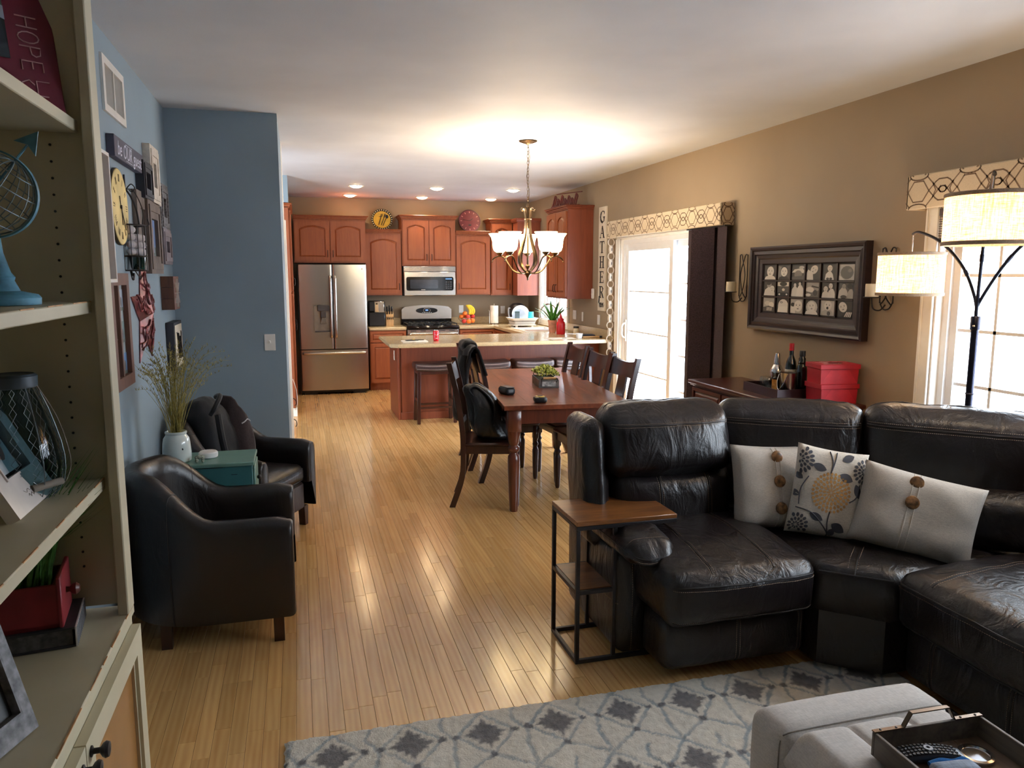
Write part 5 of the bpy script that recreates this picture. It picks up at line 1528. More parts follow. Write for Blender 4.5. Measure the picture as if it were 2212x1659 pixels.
class Print:
    """flat print: layered polygons with vertex colours on a plane facing -x; u to the right (towards -y)"""
    def __init__(s, w, h, bg): s.mb = MB(); s.w = w; s.h = h; s.k = 0; s.poly([(0, 0), (1, 0), (1, 1), (0, 1)], bg)
    def poly(s, pts, c):
        c = (c, c * .97, c * .92) if isinstance(c, (int, float)) else c
        s.mb.col = tuple(max(.001, min(.999, q)) for q in c); x = -.0003 * s.k
        n = len(pts); s.mb.add([(x, -(p[0] - .5) * s.w, (p[1] - .5) * s.h) for p in pts], [tuple(range(n))]); s.k += 1
    def ell(s, cx, cy, rx, ry, c, rot=0, n=14):
        pts = []
        for k in range(n):
            a = 2 * PI * k / n; x, y = rx * math.cos(a), ry * math.sin(a)
            pts.append((min(1, max(0, cx + x * math.cos(rot) - y * math.sin(rot))), min(1, max(0, cy + x * math.sin(rot) + y * math.cos(rot)))))
        s.poly(pts, c)
    def face(s, cx, cy, r, skin=.85, hair=.2, rot=0, asp=1.25, mouth=True, hairy=True):
        if hairy: s.ell(cx, cy + r * .25, r * 1.12, r * asp * 1.1, hair, rot)
        s.ell(cx, cy, r, r * asp, skin, rot)
        ca, sa = math.cos(rot), math.sin(rot)
        def q(dx, dy): return (cx + dx * ca - dy * sa, cy + dx * sa + dy * ca)
        for sx in (-1, 1):
            a = q(sx * r * .42, r * .15); s.ell(a[0], a[1], r * .15, r * .09, .22, rot, 8)
            a = q(sx * r * .42, r * .38); s.ell(a[0], a[1], r * .22, r * .05, skin * .62, rot, 8)
        a = q(.06 * r, -r * .22); s.ell(a[0], a[1], r * .10, r * .09, skin * .74, rot, 8)
        if mouth: a = q(0, -r * .60); s.ell(a[0], a[1], r * .28, r * .10, .32, rot, 8)
    def build(s, name, par, loc=(0, 0, 0)):
        o = s.mb.build(name, M_PRINT, par, smooth=False, fix=False); o.location = loc; return o
def body(p, cx, top, w, c): p.poly([(max(0, cx - w), 0), (min(1, cx + w), 0), (min(1, cx + w * .7), top * .7), (cx + w * .3, top), (cx - w * .3, top), (max(0, cx - w * .8), top * .7)], c)
pw, ph = .118, .106
cw, ch = 2 * iw / 6, 2 * ih / 3
def ph_(k):
    r_, c_ = divmod(k, 6); p = Print(cw - .022, ch - .018, [.22, .3, .25, .18, .14, .72, .25, .3, .16, .6, .2, .3, .66, .16, .7, .2, .78, .2][k])
    if k == 0: body(p, .5, .3, .5, .86); p.face(.5, .58, .3, .88, .3, rot=-.1)
    elif k == 1: p.poly([(0, 0), (.3, 0), (.3, .9), (0, 1)], .5); body(p, .5, .25, .45, .12); p.face(.52, .55, .27, .9, .16)
    elif k == 2: p.poly([(0, .5), (.2, .72), (.8, .8), (1, .6), (.9, .45), (.3, .5)], .85); p.ell(.5, .35, .3, .3, .5); p.poly([(0, 0), (1, 0), (1, .3), (0, .2)], .35); p.ell(.75, .85, .2, .1, .75)
    elif k == 3: p.poly([(0, 0), (.5, 0), (.45, .5), (.1, .7), (0, .5)], .86); p.face(.55, .68, .25, .86, .3, rot=-.6)
    elif k == 4: body(p, .5, .55, .32, .86); p.face(.52, .76, .17, .86, .2, hairy=False); p.ell(.4, .08, .1, .08, .2); p.ell(.62, .08, .1, .08, .2)
    elif k == 5: p.ell(.52, .48, .42, .42, .36); p.ell(.7, .6, .12, .12, .5); p.poly([(0, 0), (.4, 0), (.1, .25), (0, .3)], .85)
    elif k == 6: p.ell(.45, .75, .2, .24, .6); p.ell(.4, .9, .2, .14, .2); body(p, .5, .6, .5, .84); p.face(.72, .48, .2, .86, .5, hairy=False)
    elif k == 7: p.poly([(0, .7), (1, .7), (1, 1), (0, 1)], .85); p.ell(.5, .86, .3, .16, .15); p.ell(.52, .45, .12, .1, .85); p.poly([(0, 0), (1, 0), (1, .25), (0, .25)], .08); p.ell(.2, .12, .07, .06, .85); p.ell(.8, .12, .07, .06, .85)
    elif k == 8: body(p, .3, .7, .3, .84); body(p, .72, .8, .32, .88); p.face(.3, .8, .1, .84, .1); p.face(.7, .88, .1, .84, .1)
    elif k == 9: p.ell(.3, .5, .3, .2, .85); p.poly([(0, 0), (1, 0), (1, .5), (.5, .3), (0, .4)], .4); p.poly([(.4, .7), (1, .6), (1, .68), (.45, .8)], .15); p.ell(.7, .3, .16, .2, .2); p.ell(.2, .15, .2, .1, .85)
    elif k == 10: body(p, .3, .45, .28, .84); body(p, .72, .6, .28, .86); p.face(.3, .58, .15, .84, .4, hairy=False); p.face(.66, .78, .14, .84, .3)
    elif k == 11: body(p, .35, .7, .35, .78); body(p, .85, .6, .25, .66); p.face(.38, .78, .13, .6, .1); p.ell(.78, .8, .18, .16, .12); p.ell(.4, .1, .2, .12, .15)
    elif k == 12: p.ell(.35, .6, .25, .16, .8); p.ell(.7, .5, .22, .2, .88); p.poly([(0, 0), (1, 0), (1, .3), (.5, .4), (0, .3)], .3); [p.poly([(.3 + .1 * j, .05), (.34 + .1 * j, .05), (.38 + .1 * j, .3), (.33 + .1 * j, .3)], .85) for j in range(5)]
    elif k == 13: p.ell(.55, .45, .42, .5, .86); p.poly([(.1, 0), (1, 0), (1, .45), (.15, .4)], .9); p.ell(.4, .72, .12, .1, .7); p.ell(.35, .74, .03, .03, .2); p.ell(.5, .72, .03, .03, .2)
    elif k == 14: p.poly([(0, 0), (.4, 0), (.4, .45), (0, .5)], .86); p.ell(.2, .6, .16, .14, .15); p.face(.62, .52, .32, .88, .5, hairy=False)
    elif k == 15: p.ell(.5, .5, .42, .46, .78); body(p, .5, .3, .5, .88); p.face(.5, .55, .27, .88, .8, rot=.15, hairy=False)
    elif k == 16: body(p, .5, .4, .45, .68); p.face(.52, .66, .26, .88, .5, rot=-.1, mouth=False, hairy=False); p.ell(.5, .5, .08, .09, .1); p.ell(.6, .15, .12, .14, .3)
    else: p.face(.38, .62, .27, .88, .4, rot=.3, hairy=False); p.poly([(.3, 0), (1, 0), (1, .45), (.7, .5)], .12); [p.poly([(.5 + .12 * j, .0), (.57 + .12 * j, .0), (.72 + .1 * j, .3), (.66 + .1 * j, .34)], .85) for j in range(4)]
    return p
for k in range(18):
    r_, c_ = divmod(k, 6)
    ph_(k).build('photo', t, (-.0075, iw - cw * (c_ + .5) , ih - ch * (r_ + .5)))
mb = MB()
for c_ in range(1, 6): yq = iw - cw * c_; mb.box(-.018, -.006, yq - .006, yq + .006, -ih, ih)
for r_ in range(1, 3): zq = ih - ch * r_; mb.box(-.0175, -.006, -iw, iw, zq - .005, zq + .005)
mb.build('divider_bars', M_FRAMEW, t, smooth=False)

# sideboard
SZ = .81
t = thing('sideboard', 'dark cherry sideboard against the brown wall behind the sofa', 'sideboard', (3.02, 5.47, 0), -PI / 2)
M_SIDE = wood('dark_cherry_wood', rgb(82, 36, 28), rgb(58, 24, 20), .3, 'x', .8, coat=.3)
w, d = 1.38, .44
MB().box(-.03, w + .03, -.035, d + .02, SZ - .028, SZ, .006).box(-.015, w + .015, -.02, d + .01, SZ - .042, SZ - .028, .004).build('top', M_SIDE, t)
MB().box(0, w, 0, d, .09, SZ - .04).build('body', M_SIDE, t, smooth=False)
for k in range(3):
    a = .03 + k * (w - .04) / 3; b = a + (w - .04) / 3 - .02
    door_panel(t, a, b, .13, .60, arched=False, handle=('r', 'l', 'l')[k], hz=.40, mat=M_SIDE, fw=.05)
    door_panel(t, a, b, .615, SZ - .055, arched=False, handle='c', name='drawer', mat=M_SIDE, fw=.025)
for (x, y) in ((.04, .04), (w - .04, .04), (.04, d - .04), (w - .04, d - .04)): MB().box(x - .035, x + .035, y - .035, y + .035, 0, .10, .004).build('leg', M_SIDE, t)

t = thing('serving_tray', 'dark purple-brown serving tray holding the bar things', 'tray', (3.265, 4.63, SZ), R(-4))
M_TRAY = plain('dark_plum_lacquer', rgb(58, 36, 44), .4)
x, y = .185, .23
MB().box(-x, x, -y, y, .0, .008).build('base', M_TRAY, t, smooth=False)
MB().ring_prism([(-x, -y), (x, -y), (x, y), (-x, y)], [(-x + .01, -y + .01), (x - .01, -y + .01), (x - .01, y - .01), (-x + .01, y - .01)], 'z', .008, .062).build('rim', M_TRAY, t, smooth=False)
B0 = SZ + .008
o = MB().lathe([(1e-5, 0), (.032, 0), (.034, .01), (.046, .13), (.046, .15), (.028, .185), (.024, .19), (.024, .2), (.017, .265), (.015, .27), (1e-5, .272)], seg=26).build('shaker_body', M_CHROME)
o.name = 'cocktail_shaker'; o.location = (3.25, 4.70, B0); tag(o, 'polished steel cocktail shaker in the serving tray', 'cocktail shaker')
t = thing('wine_bottle', 'dark wine bottle with a red cap in the tray', 'bottle', (3.27, 4.57, B0))
MB().lathe([(1e-5, .004), (.03, 0), (.038, .006), (.038, .19), (.032, .225), (.016, .265), (.0145, .27), (.0145, .335), (1e-5, .335)], seg=26).build('glass', plain('dark_bottle_glass', rgb(14, 20, 16), .08, spec=.7), t)
MB().lathe([(.0152, .30), (.016, .305), (.016, .345), (.014, .35), (1e-5, .35)], seg=18).build('cap', M_RED, t)
MB().lathe([(.0385, .07), (.0388, .072), (.0388, .17), (.0385, .172)], seg=26, caps=False).build('label', plain('cream_label', rgb(206, 198, 182), .6, var=.15, scale=40), t)
t = thing('liquor_bottle', 'dark bottle with a ribbed neck behind the wine bottle', 'bottle', (3.30, 4.49, B0))
MB().lathe([(1e-5, .004), (.03, 0), (.036, .006), (.036, .17), (.03, .2), (.024, .215), (.027, .225), (.022, .235), (.024, .25), (.017, .262), (.017, .275)], seg=24).build('glass', MATS['dark_bottle_glass'], t)
MB().lathe([(.02, .268), (.02, .302), (.018, .305), (1e-5, .305)], seg=18).build('cap', M_BLACKP, t)
t = thing('whisky_bottle', 'short clear bottle with an orange label in the tray', 'bottle', (3.195, 4.60, B0), R(20))
MB().box(-.04, .04, -.025, .025, 0, .12, .012).lathe([(.014, .115), (.016, .145), (1e-5, .146)], seg=14).build('glass', glass('amber_glass', (.35, .25, .2), .02, 1.5), t)
MB().box(-.0412, -.04, -.021, .021, .02, .1).build('label', plain('orange_label', rgb(204, 140, 62), .6, var=.2, scale=60), t, smooth=False)
def stemless(label, loc, M=None):
    o = MB().lathe([(1e-5, .003), (.02, 0), (.034, .02), (.042, .05), (.038, .085), (.032, .10), (.031, .10), (.037, .085), (.0405, .05), (.033, .022), (1e-5, .006)], seg=24).build('wine_glass', M_CLEAR, fix=False)
    o.location = loc; tag(o, label, 'glass', 'clear glasses in the tray'); return o
stemless('clear rounded glass at the left end of the tray', (3.2, 4.76, B0))
stemless('clear glass in the tray right in front of the shaker', (3.17, 4.685, B0))
t = thing('ice_bucket', 'brushed steel ice bucket beside the red boxes', 'ice bucket', (3.18, 4.465, B0))
MB().lathe([(1e-5, 0), (.048, 0), (.05, .004), (.056, .16), (.058, .163), (.055, .163), (.048, .01), (1e-5, .01)], seg=28).build('bucket', M_STEELH, t)
MB().tube(catmull([(-.04, .045, .15), (-.065, .03, .10), (-.075, .0, .05), (-.06, -.03, .09), (-.04, -.045, .15)], 5), .003, 6).build('handle', M_CHROME, t)

M_REDC = plain('red_cardboard', rgb(176, 22, 36), .55, var=.06, scale=8)
def redbox(label, z, w, d, h, rz, lid=.03, dark=None):
    t = thing('gift_box', label, 'box', (3.345, 4.235, z), rz, 'red cardboard boxes on the sideboard')
    ins = .012
    vs = [(-w / 2 + ins, -d / 2 + ins, 0), (w / 2 - ins, -d / 2 + ins, 0), (w / 2 - ins, d / 2 - ins, 0), (-w / 2 + ins, d / 2 - ins, 0), (-w / 2 + .007, -d / 2 + .007, h - .004), (w / 2 - .007, -d / 2 + .007, h - .004), (w / 2 - .007, d / 2 - .007, h - .004), (-w / 2 + .007, d / 2 - .007, h - .004)]
    MB().add(vs, [(3, 2, 1, 0), (0, 1, 5, 4), (1, 2, 6, 5), (2, 3, 7, 6), (3, 0, 4, 7), (4, 5, 6, 7)]).build('box', M_REDC, t, smooth=False)
    MB().box(-w / 2, w / 2, -d / 2, d / 2, h - lid, h, .0015).build('lid', M_REDC, t)
    MB().add([(-w / 2 + .012, -d / 2 + .0112, .004), (w / 2 - .012, -d / 2 + .0112, .004), (w / 2 - .075, -d / 2 + .0066, h - lid - .006), (-w / 2 + .075, -d / 2 + .0066, h - lid - .006)], [(0, 1, 2, 3)]).build('corner_fold', plain('red_cardboard_fold', rgb(188, 30, 42), .5), t, smooth=False)
    return t
redbox('lower of the two red cardboard boxes on the sideboard', SZ, .27, .20, .128, R(-6))
tb = redbox('upper red cardboard box with printed lid on the sideboard', SZ + .128, .272, .20, .128, R(-9))
mb = MB(); rg = random.Random(4)
for k in range(16):
    x, y = rg.uniform(-.11, .11), rg.uniform(-.075, .075)
    mb.obox((x, y, .1285), (rg.uniform(.02, .06), rg.uniform(.004, .01), .0008), Matrix.Rotation(rg.uniform(-.5, .5), 3, 'Z'))
mb.build('printed_marks', plain('pink_print', rgb(226, 176, 176), .6), tb, smooth=False)['kind'] = 'stuff'
MB().prism([(-.05, -.03), (.03, -.04), (.07, .0), (-.02, .02)], 'z', .1282, .1292).build('dark_print', plain('maroon_print', rgb(96, 16, 28), .6), tb, smooth=False)

# arc floor lamp
t = thing('floor_lamp', 'dark metal arc floor lamp with three lit burlap drum shades', 'floor lamp', (3.0, 2.84, 0))
M_LAMPM = metal('gunmetal', (.20, .20, .24), .35)
MB().lathe([(.14, 0), (.142, .012), (.13, .022), (.02, .03), (.017, .06)], seg=28).build('base', M_LAMPM, t)
MB().lathe([(.016, .04), (.016, 1.38), (.021, 1.385), (.021, 1.44), (.018, 1.445)], seg=16).lathe([(.0165, 1.08), (.02, 1.085), (.0165, 1.09)], seg=14).build('pole', M_LAMPM, t)
MB().sphere((-.02, -.012, 1.40), .006, 8).build('switch_knob', M_CHROME, t)
M_SHADEF = None
def shade_mat():
    m, nt, p = base_mat('lit_burlap', rgb(226, 190, 140), .9)
    a = noise_tex(nt, coords(nt, (14, 14, 220)), 1.6, 3, .7); b = noise_tex(nt, coords(nt, (160, 160, 9)), 1.5, 3, .7)
    mx = N(nt, 'ShaderNodeMath', operation='MULTIPLY'); nt.links.new(a, mx.inputs[0]); nt.links.new(b, mx.inputs[1])
    c = ramp(nt, mx.outputs[0], [(.12, rgb(196, 120, 60)), (.24, rgb(240, 196, 130)), (.4, rgb(255, 232, 190))])
    nt.links.new(c, p.inputs['Emission Color']); nt.links.new(c, p.inputs['Base Color'])
    p.inputs['Emission Strength'].default_value = 3.2
    tr = N(nt, 'ShaderNodeBsdfTranslucent'); nt.links.new(c, tr.inputs[0]); mix = N(nt, 'ShaderNodeMixShader'); mix.inputs[0].default_value = .5
    nt.links.new(p.outputs[0], mix.inputs[1]); nt.links.new(tr.outputs[0], mix.inputs[2]); nt.links.new(mix.outputs[0], nt.nodes['Material Output'].inputs[0])
    return m
M_BURLAP = shade_mat(); M_BAND = fabric('taupe_trim_tape', rgb(168, 142, 116), 300)
O = Vector((3.0, 2.84, 0))
for (cx, cy, z0, z1, pk, px_, py_) in ((3.135, 3.40, 1.532, 1.742, 1.85, 3.06, 3.36), (2.675, 2.50, 1.757, 1.947, 2.03, 2.655, 2.51), (3.15, 2.12, 1.72, 1.92, 2.02, 3.15, 2.14)):
    c = Vector((cx, cy, 0)) - O; Rr = .162 if cx > 3 else .168
    r_ = c.length; dr_ = c.normalized()
    end = c + Vector((0, 0, z1 - .02)); pkp = c * 1.0 + Vector((0, 0, pk))
    pts = catmull([(0, 0, 1.43), dr_ * .015 + Vector((0, 0, 1.52)), dr_ * r_ * .22 + Vector((0, 0, 1.52 + (pk - 1.52) * .45)), dr_ * r_ * .55 + Vector((0, 0, 1.52 + (pk - 1.52) * .82)), dr_ * r_ * .88 + Vector((0, 0, pk)), c + Vector((0, 0, pk - .005))], 8)
    ar = MB().tube(pts, .0075, 8).cyl(pts[14], pts[15], .0095, seg=8).build('arm', M_LAMPM, t)
    MB().cyl(c + Vector((0, 0, pk)), c + Vector((0, 0, z1 - .06)), .003, seg=6).build('drop_rod', M_STEELH, ar)
    sh = MB().lathe([(Rr, z0), (Rr, z1)], (c.x, c.y, 0), 40)
    sh.f = [f for f in sh.f if len(f) == 4]; sh.m = sh.m[:len(sh.f)]; sh.c = sh.c[:len(sh.f)]
    so = sh.build('lamp_shade', M_BURLAP, t, fix=False)
    bd = MB()
    for zz in (z0, z1):
      bd = MB(); bd.lathe([(Rr + .0015, zz - .008), (Rr + .0035, zz - .006), (Rr + .0035, zz + .006), (Rr + .0015, zz + .008), (Rr - .002, zz + .008), (Rr - .002, zz - .008), (Rr + .0015, zz - .008)], (c.x, c.y, 0), 40)
      bd.f = [f for f in bd.f if len(f) == 4]; bd.m = bd.m[:len(bd.f)]; bd.c = bd.c[:len(bd.f)]
      bd.build('trim_band', M_BAND, so)
    sp = MB()
    for a in (0, 120, 240): sp.tube([c + Vector((0, 0, z1 - .03)), c + Vector((Rr * math.cos(R(a)), Rr * math.sin(R(a)), z1 - .004))], .002, 5)
    sp.build('spider', M_STEELH, so)
    MB().lathe([(1e-5, z1 - .15), (.02, z1 - .145), (.03, z1 - .12), (.025, z1 - .09), (.013, z1 - .06), (1e-5, z1 - .055)], (c.x, c.y, 0), 16).build('bulb', emit('lamp_bulb', (1, .85, .6), 12), so)
    lamp('POINT', 'arc_lamp_bulb', (cx, cy, (z0 + z1) / 2), 10, WARM, .05)
# ------------------------------------------------------------------ rug
RX0, RX1, RY0, RY1 = -.10, 2.32, .2, 2.615
def make_rug():
    st = .0085
    nx_ = int((RX1 - RX0) / st); ny_ = int((RY1 - RY0) / st)
    X = np.linspace(RX0, RX1, nx_ + 1); Y = np.linspace(RY0, RY1, ny_ + 1)
    gx, gy = np.meshgrid(X, Y, indexing='ij')
    rs = np.random.RandomState(2)
    def smooth_noise(cell):
        a = rs.rand(int((RX1 - RX0) / cell) + 3, int((RY1 - RY0) / cell) + 3)
        u = (gx - RX0) / cell; v = (gy - RY0) / cell
        i = u.astype(int); j = v.astype(int); fu = u - i; fv = v - j
        return a[i, j] * (1 - fu) * (1 - fv) + a[i + 1, j] * fu * (1 - fv) + a[i, j + 1] * (1 - fu) * fv + a[i + 1, j + 1] * fu * fv
    w1 = (smooth_noise(.02) - .5) * .012; w2 = (smooth_noise(.02) - .5) * .012
    x = gx + w1; y = gy + w2
    PX, PY = .2645, .345
    line = np.full(gx.shape, 9.0); dark = np.zeros(gx.shape); dots = np.full(gx.shape, 9.0)
    def seg(ax, ay, bx, by):
        # distance to the segment, repeated on the lattice
        nonlocal line
        for r_ in range(-1, 8):
            yc = 2.472 - r_ * PY; off = .5 * PX * (r_ % 2)
            cx = np.round((x - .06 - off) / PX) * PX + .06 + off
            for sh in (-PX, 0, PX):
                dx = x - cx - sh; dy = y - yc
                vx, vy = bx - ax, by - ay; t = np.clip(((dx - ax) * vx + (dy - ay) * vy) / (vx * vx + vy * vy), 0, 1)
                line = np.minimum(line, np.hypot(dx - ax - t * vx, dy - ay - t * vy))
    h_, v_ = .105, .125
    for a, b in (((-h_, 0), (0, v_)), ((0, v_), (h_, 0)), ((h_, 0), (0, -v_)), ((0, -v_), (-h_, 0))): seg(*a, *b)
    for s in (-1, 1): seg(0, -v_, s * PX / 2, -PY + v_)
    for a, b in (((PX / 2, .13), (PX / 2 - .02, .07)), ((PX / 2 - .02, .07), (PX / 2 + .02, -.02)), ((PX / 2 + .02, -.02), (PX / 2 + .0, -.10)), ((PX / 2, -.1), (PX / 2, -.2))): seg(*a, *b)
    for r_ in range(-1, 8):
        yc = 2.472 - r_ * PY; off = .5 * PX * (r_ % 2)
        cx = np.round((x - .06 - off) / PX) * PX + .06 + off
        dx = x - cx; dy = y - yc
        d = np.abs(dx) / .078 + np.abs(dy) / .088
        scal = .10 * np.cos((np.arctan2(dy, dx)) * 12)
        dark = np.maximum(dark, np.clip((1.0 + scal - d) * 6, 0, 1))
        for (px_, py_) in ((-h_, 0), (h_, 0), (0, -v_)):
            dots = np.minimum(dots, np.hypot(dx - px_, dy - py_))
            dots = np.minimum(dots, np.hypot(dx - px_ + PX * np.sign(dx), dy - py_))
    n1 = smooth_noise(.011); n2 = smooth_noise(.05); n3 = smooth_noise(.16)
    base = np.array(lin(rgb(216, 209, 196))); dk = np.array(lin(rgb(98, 96, 100))); bl = np.array(lin(rgb(134, 146, 154)))
    lw = .0065
    kl = np.clip((lw - line) / .003 + .5, 0, 1) * (.45 + .5 * n2)
    kd = np.clip((.017 - dots) / .004, 0, 1)
    c = base[None, None] * (.86 + .2 * n1 + .08 * n3)[..., None]
    c = c * (1 - kl[..., None]) + bl[None, None] * kl[..., None]
    kk = np.maximum(dark, kd)[..., None] * (.8 + .2 * n1)[..., None]
    c = c * (1 - kk) + dk[None, None] * kk
    edge = np.minimum(np.minimum(gx - RX0, RX1 - gx), np.minimum(gy - RY0, RY1 - gy))
    z = .012 + .006 * n1 + .003 * rs.rand(*gx.shape) - .010 * np.clip(1 - edge / .012, 0, 1) ** 2 - .0025 * kl
    ej = (smooth_noise(.012) - .5) * .008
    gx2 = gx + np.where(gx <= RX0, ej, 0) + np.where(gx >= RX1, ej, 0); gy2 = gy + np.where(gy <= RY0, ej, 0) + np.where(gy >= RY1, ej, 0)
    nv = (nx_ + 1) * (ny_ + 1)
    co = np.stack([gx2, gy2, z], -1).reshape(-1, 3)
    idx = np.arange(nv).reshape(nx_ + 1, ny_ + 1)
    q = np.stack([idx[:-1, :-1], idx[1:, :-1], idx[1:, 1:], idx[:-1, 1:]], -1).reshape(-1, 4)
    me = bpy.data.meshes.new('rug')
    me.vertices.add(nv); me.vertices.foreach_set('co', co.ravel().astype(np.float32))
    me.loops.add(q.size); me.loops.foreach_set('vertex_index', q.ravel().astype(np.int32))
    me.polygons.add(len(q)); me.polygons.foreach_set('loop_start', (np.arange(len(q)) * 4).astype(np.int32)); me.polygons.foreach_set('loop_total', np.full(len(q), 4, np.int32))
    me.update(calc_edges=True)
    at = me.color_attributes.new('col', 'FLOAT_COLOR', 'POINT')
    at.data.foreach_set('color', np.concatenate([c.reshape(-1, 3), np.ones((nv, 1))], 1).ravel().astype(np.float32))
    me.polygons.foreach_set('use_smooth', np.ones(len(q), bool))
    m = print_mat('tufted_wool', .95); nt = m.node_tree; p = nt.nodes['Principled BSDF']
    bump(nt, p, noise_tex(nt, coords(nt), 150, 3, .6), .6, .006)
    me.materials.append(m)
    o = bpy.data.objects.new('rug', me); COL.objects.link(o)
    return tag(o, 'cream tufted rug with grey diamond trellis pattern on the wood floor', 'rug')
rug = make_rug()
mb = MB().box(RX0 + .005, RX1 - .005, RY0 + .005, RY1 - .005, .0005, .008); mb.build('rug_backing', plain('rug_canvas', rgb(150, 140, 126), .9), rug, smooth=False)

# ------------------------------------------------------------------ sectional sofa
t = sofa = thing('sectional_sofa', 'large dark brown leather reclining sectional sofa', 'sofa', (0, 0, 0))
L = M_DKLEATHER
def soft(name, c, size, r, puff, n=12, fn=None, rz=0, wr=.004, seed=0, mat=None, par=None):
    s = Soft(c, size, r, puff, fn, rz, wr, seed); mb = MB(); s.mesh(mb, n)
    o = mb.build(name, mat or L, par or sofa, weld=True, ang=180)
    return s, o
# seat one (faces the camera)
def seatfn(p, h):
    k = (h.y - p.y) / (2 * h.y)              # 0 back 1 front
    if p.z > 0: p.z += .025 * math.sin(min(1, k * 1.15) * PI) * 1.0 - .012 * max(0, k - .8) * 5
    return p
s, o = soft('seat', (1.66, 2.93, .385), (.665, .80, .23), .055, (.008, .03, .022), (16, 20, 8), seatfn, 0, .005, 1)
sm = MB(); st = MB()
for u in (-.42, .40):
    s.seam(sm, '+z', u, -.98, u, .85); s.stitch(st, '+z', u - .025, -.98, u - .025, .8, 70); s.stitch(st, '+z', u + .025, -.98, u + .025, .8, 70)
s.seam(sm, '-y', -.97, .62, .97, .62); s.stitch(st, '-y', -.97, .50, .97, .50, 80)
s.seam(sm, '-y', -.97, -.86, .97, -.86); s.stitch(st, '-y', -.97, -.78, .97, -.78, 80)
sm.build('seam', M_SEAM, o); st.build('stitching', M_THREAD, o)['kind'] = 'stuff'
s, o = soft('footrest', (1.68, 2.72, .165), (.66, .23, .23), .05, (.004, .012, .0), (12, 6, 8), None, 0, .003, 2)
sm = MB(); st = MB()
for u in (-.02, .86):
    s.seam(sm, '-y', u, -.9, u, .9); s.stitch(st, '-y', u - .025, -.9, u - .025, .9, 26); s.stitch(st, '-y', u + .025, -.9, u + .025, .9, 26)
sm.build('seam', M_SEAM, o); st.build('stitching', M_THREAD, o)['kind'] = 'stuff'
MB().box(1.37, 1.97, 2.85, 3.35, .03, .28).build('base', M_BLACKP, t, smooth=False)
# arm
def armfn(p, h):
    k = (h.y - p.y) / (2 * h.y)
    if p.z > -.01: p.z -= .05 * max(0, k - .75) ** 2 * 16 * .5
    return p
s, o = soft('arm', (1.335, 3.16, .255), (.165, .64, .45), .04, (.006, .012, .0), (6, 14, 10), None, 0, .003, 4)
st = MB(); s.stitch(st, '-y', -.3, -.95, -.3, .9, 40); s.stitch(st, '-x', -.97, -.0, .97, -.0, 60); st.build('stitching', M_THREAD, o)['kind'] = 'stuff'
s, o = soft('arm_pad', (1.345, 3.02, .525), (.215, .62, .105), .05, (.015, .03, .018), (10, 16, 8), armfn, 0, .007, 5)
sm = MB(); st = MB()
s.seam(sm, '-y', -.9, .35, .9, .35, r=.003); s.stitch(st, '-y', -.9, .1, .9, .1, 34); s.seam(sm, '-x', -.95, .3, .95, .3, r=.003)
s.stitch(st, '+z', -.9, -.86, .9, -.86, 34)
sm.build('seam', M_SEAM, o); st.build('stitching', M_THREAD, o)['kind'] = 'stuff'
# backs, leaning back
def lean(a):
    def f(p, h):
        k = (p.z + h.z) / (2 * h.z); p.y += a * k
        return p
    return f
soft('side_wing', (1.272, 3.22, .70), (.10, .30, .56), .045, (.012, .02, .01), (6, 8, 14), lean(.09), 0, .003, 6)
s, o = soft('lumbar_cushion', (1.655, 3.20, .60), (.61, .20, .31), .07, (.0, .05, .0), (14, 6, 12), lean(.03), 0, .004, 7)
sm = MB(); st = MB()
for u in (-.32, .48):
    s.seam(sm, '-y', u, -.9, u, .9); s.stitch(st, '-y', u - .03, -.9, u - .03, .9, 34); s.stitch(st, '-y', u + .03, -.9, u + .03, .9, 34)
sm.build('seam', M_SEAM, o); st.build('stitching', M_THREAD, o)['kind'] = 'stuff'
def backc(name, c, size, rz, seed, a=.09, seamv=.62):
    s, o = soft(name, c, size, .075, (.0, .045, .012), (16, 8, 14), lean(a), rz, .008, seed)
    sm = MB(); st = MB()
    s.seam(sm, '-y', -.98, seamv, .98, seamv, r=.004); s.stitch(st, '-y', -.98, seamv - .04, .98, seamv - .04, 90); s.stitch(st, '-y', -.98, seamv + .05, .98, seamv + .05, 90)
    s.seam(sm, '+z', -.96, .1, .96, .1, r=.003)
    sm.build('seam', M_SEAM, o); st.build('stitching', M_THREAD, o)['kind'] = 'stuff'
    return s
backc('head_cushion', (1.63, 3.17, .885), (.63, .21, .31), 0, 11, .09, .50)
backc('back_cushion', (2.245, 3.135, .765), (.68, .20, .52), R(-33), 12, .05, .68)
backc('back_cushion', (2.775, 2.70, .765), (.73, .20, .545), R(-44), 13, .05, .70)
backc('back_cushion', (3.02, 2.02, .765), (.75, .20, .53), R(-90), 14, .06, .70)
s, o = soft('lumbar_cushion', (2.83, 2.50, .60), (.46, .20, .27), .07, (.0, .03, .0), (10, 6, 10), lean(.03), R(-44), .004, 15)
# outer shells behind the backs
def shell(name, x, y, w, rz, z0=.05, z1=.93, d=.06):
    k = Matrix.Translation((x, y, 0)) @ Matrix.Rotation(rz, 4, 'Z')
    mb = MB().box(-w / 2, w / 2, -d / 2, d / 2, z0, z1, .02); mb.xf(k); return mb.build(name, L, sofa)
shell('back_shell', 1.64, 3.40, .72, 0); shell('back_shell', 2.33, 3.27, .74, R(-33)); shell('back_shell', 2.89, 2.83, .76, R(-44)); shell('back_shell', 3.19, 2.0, .9, R(-90))
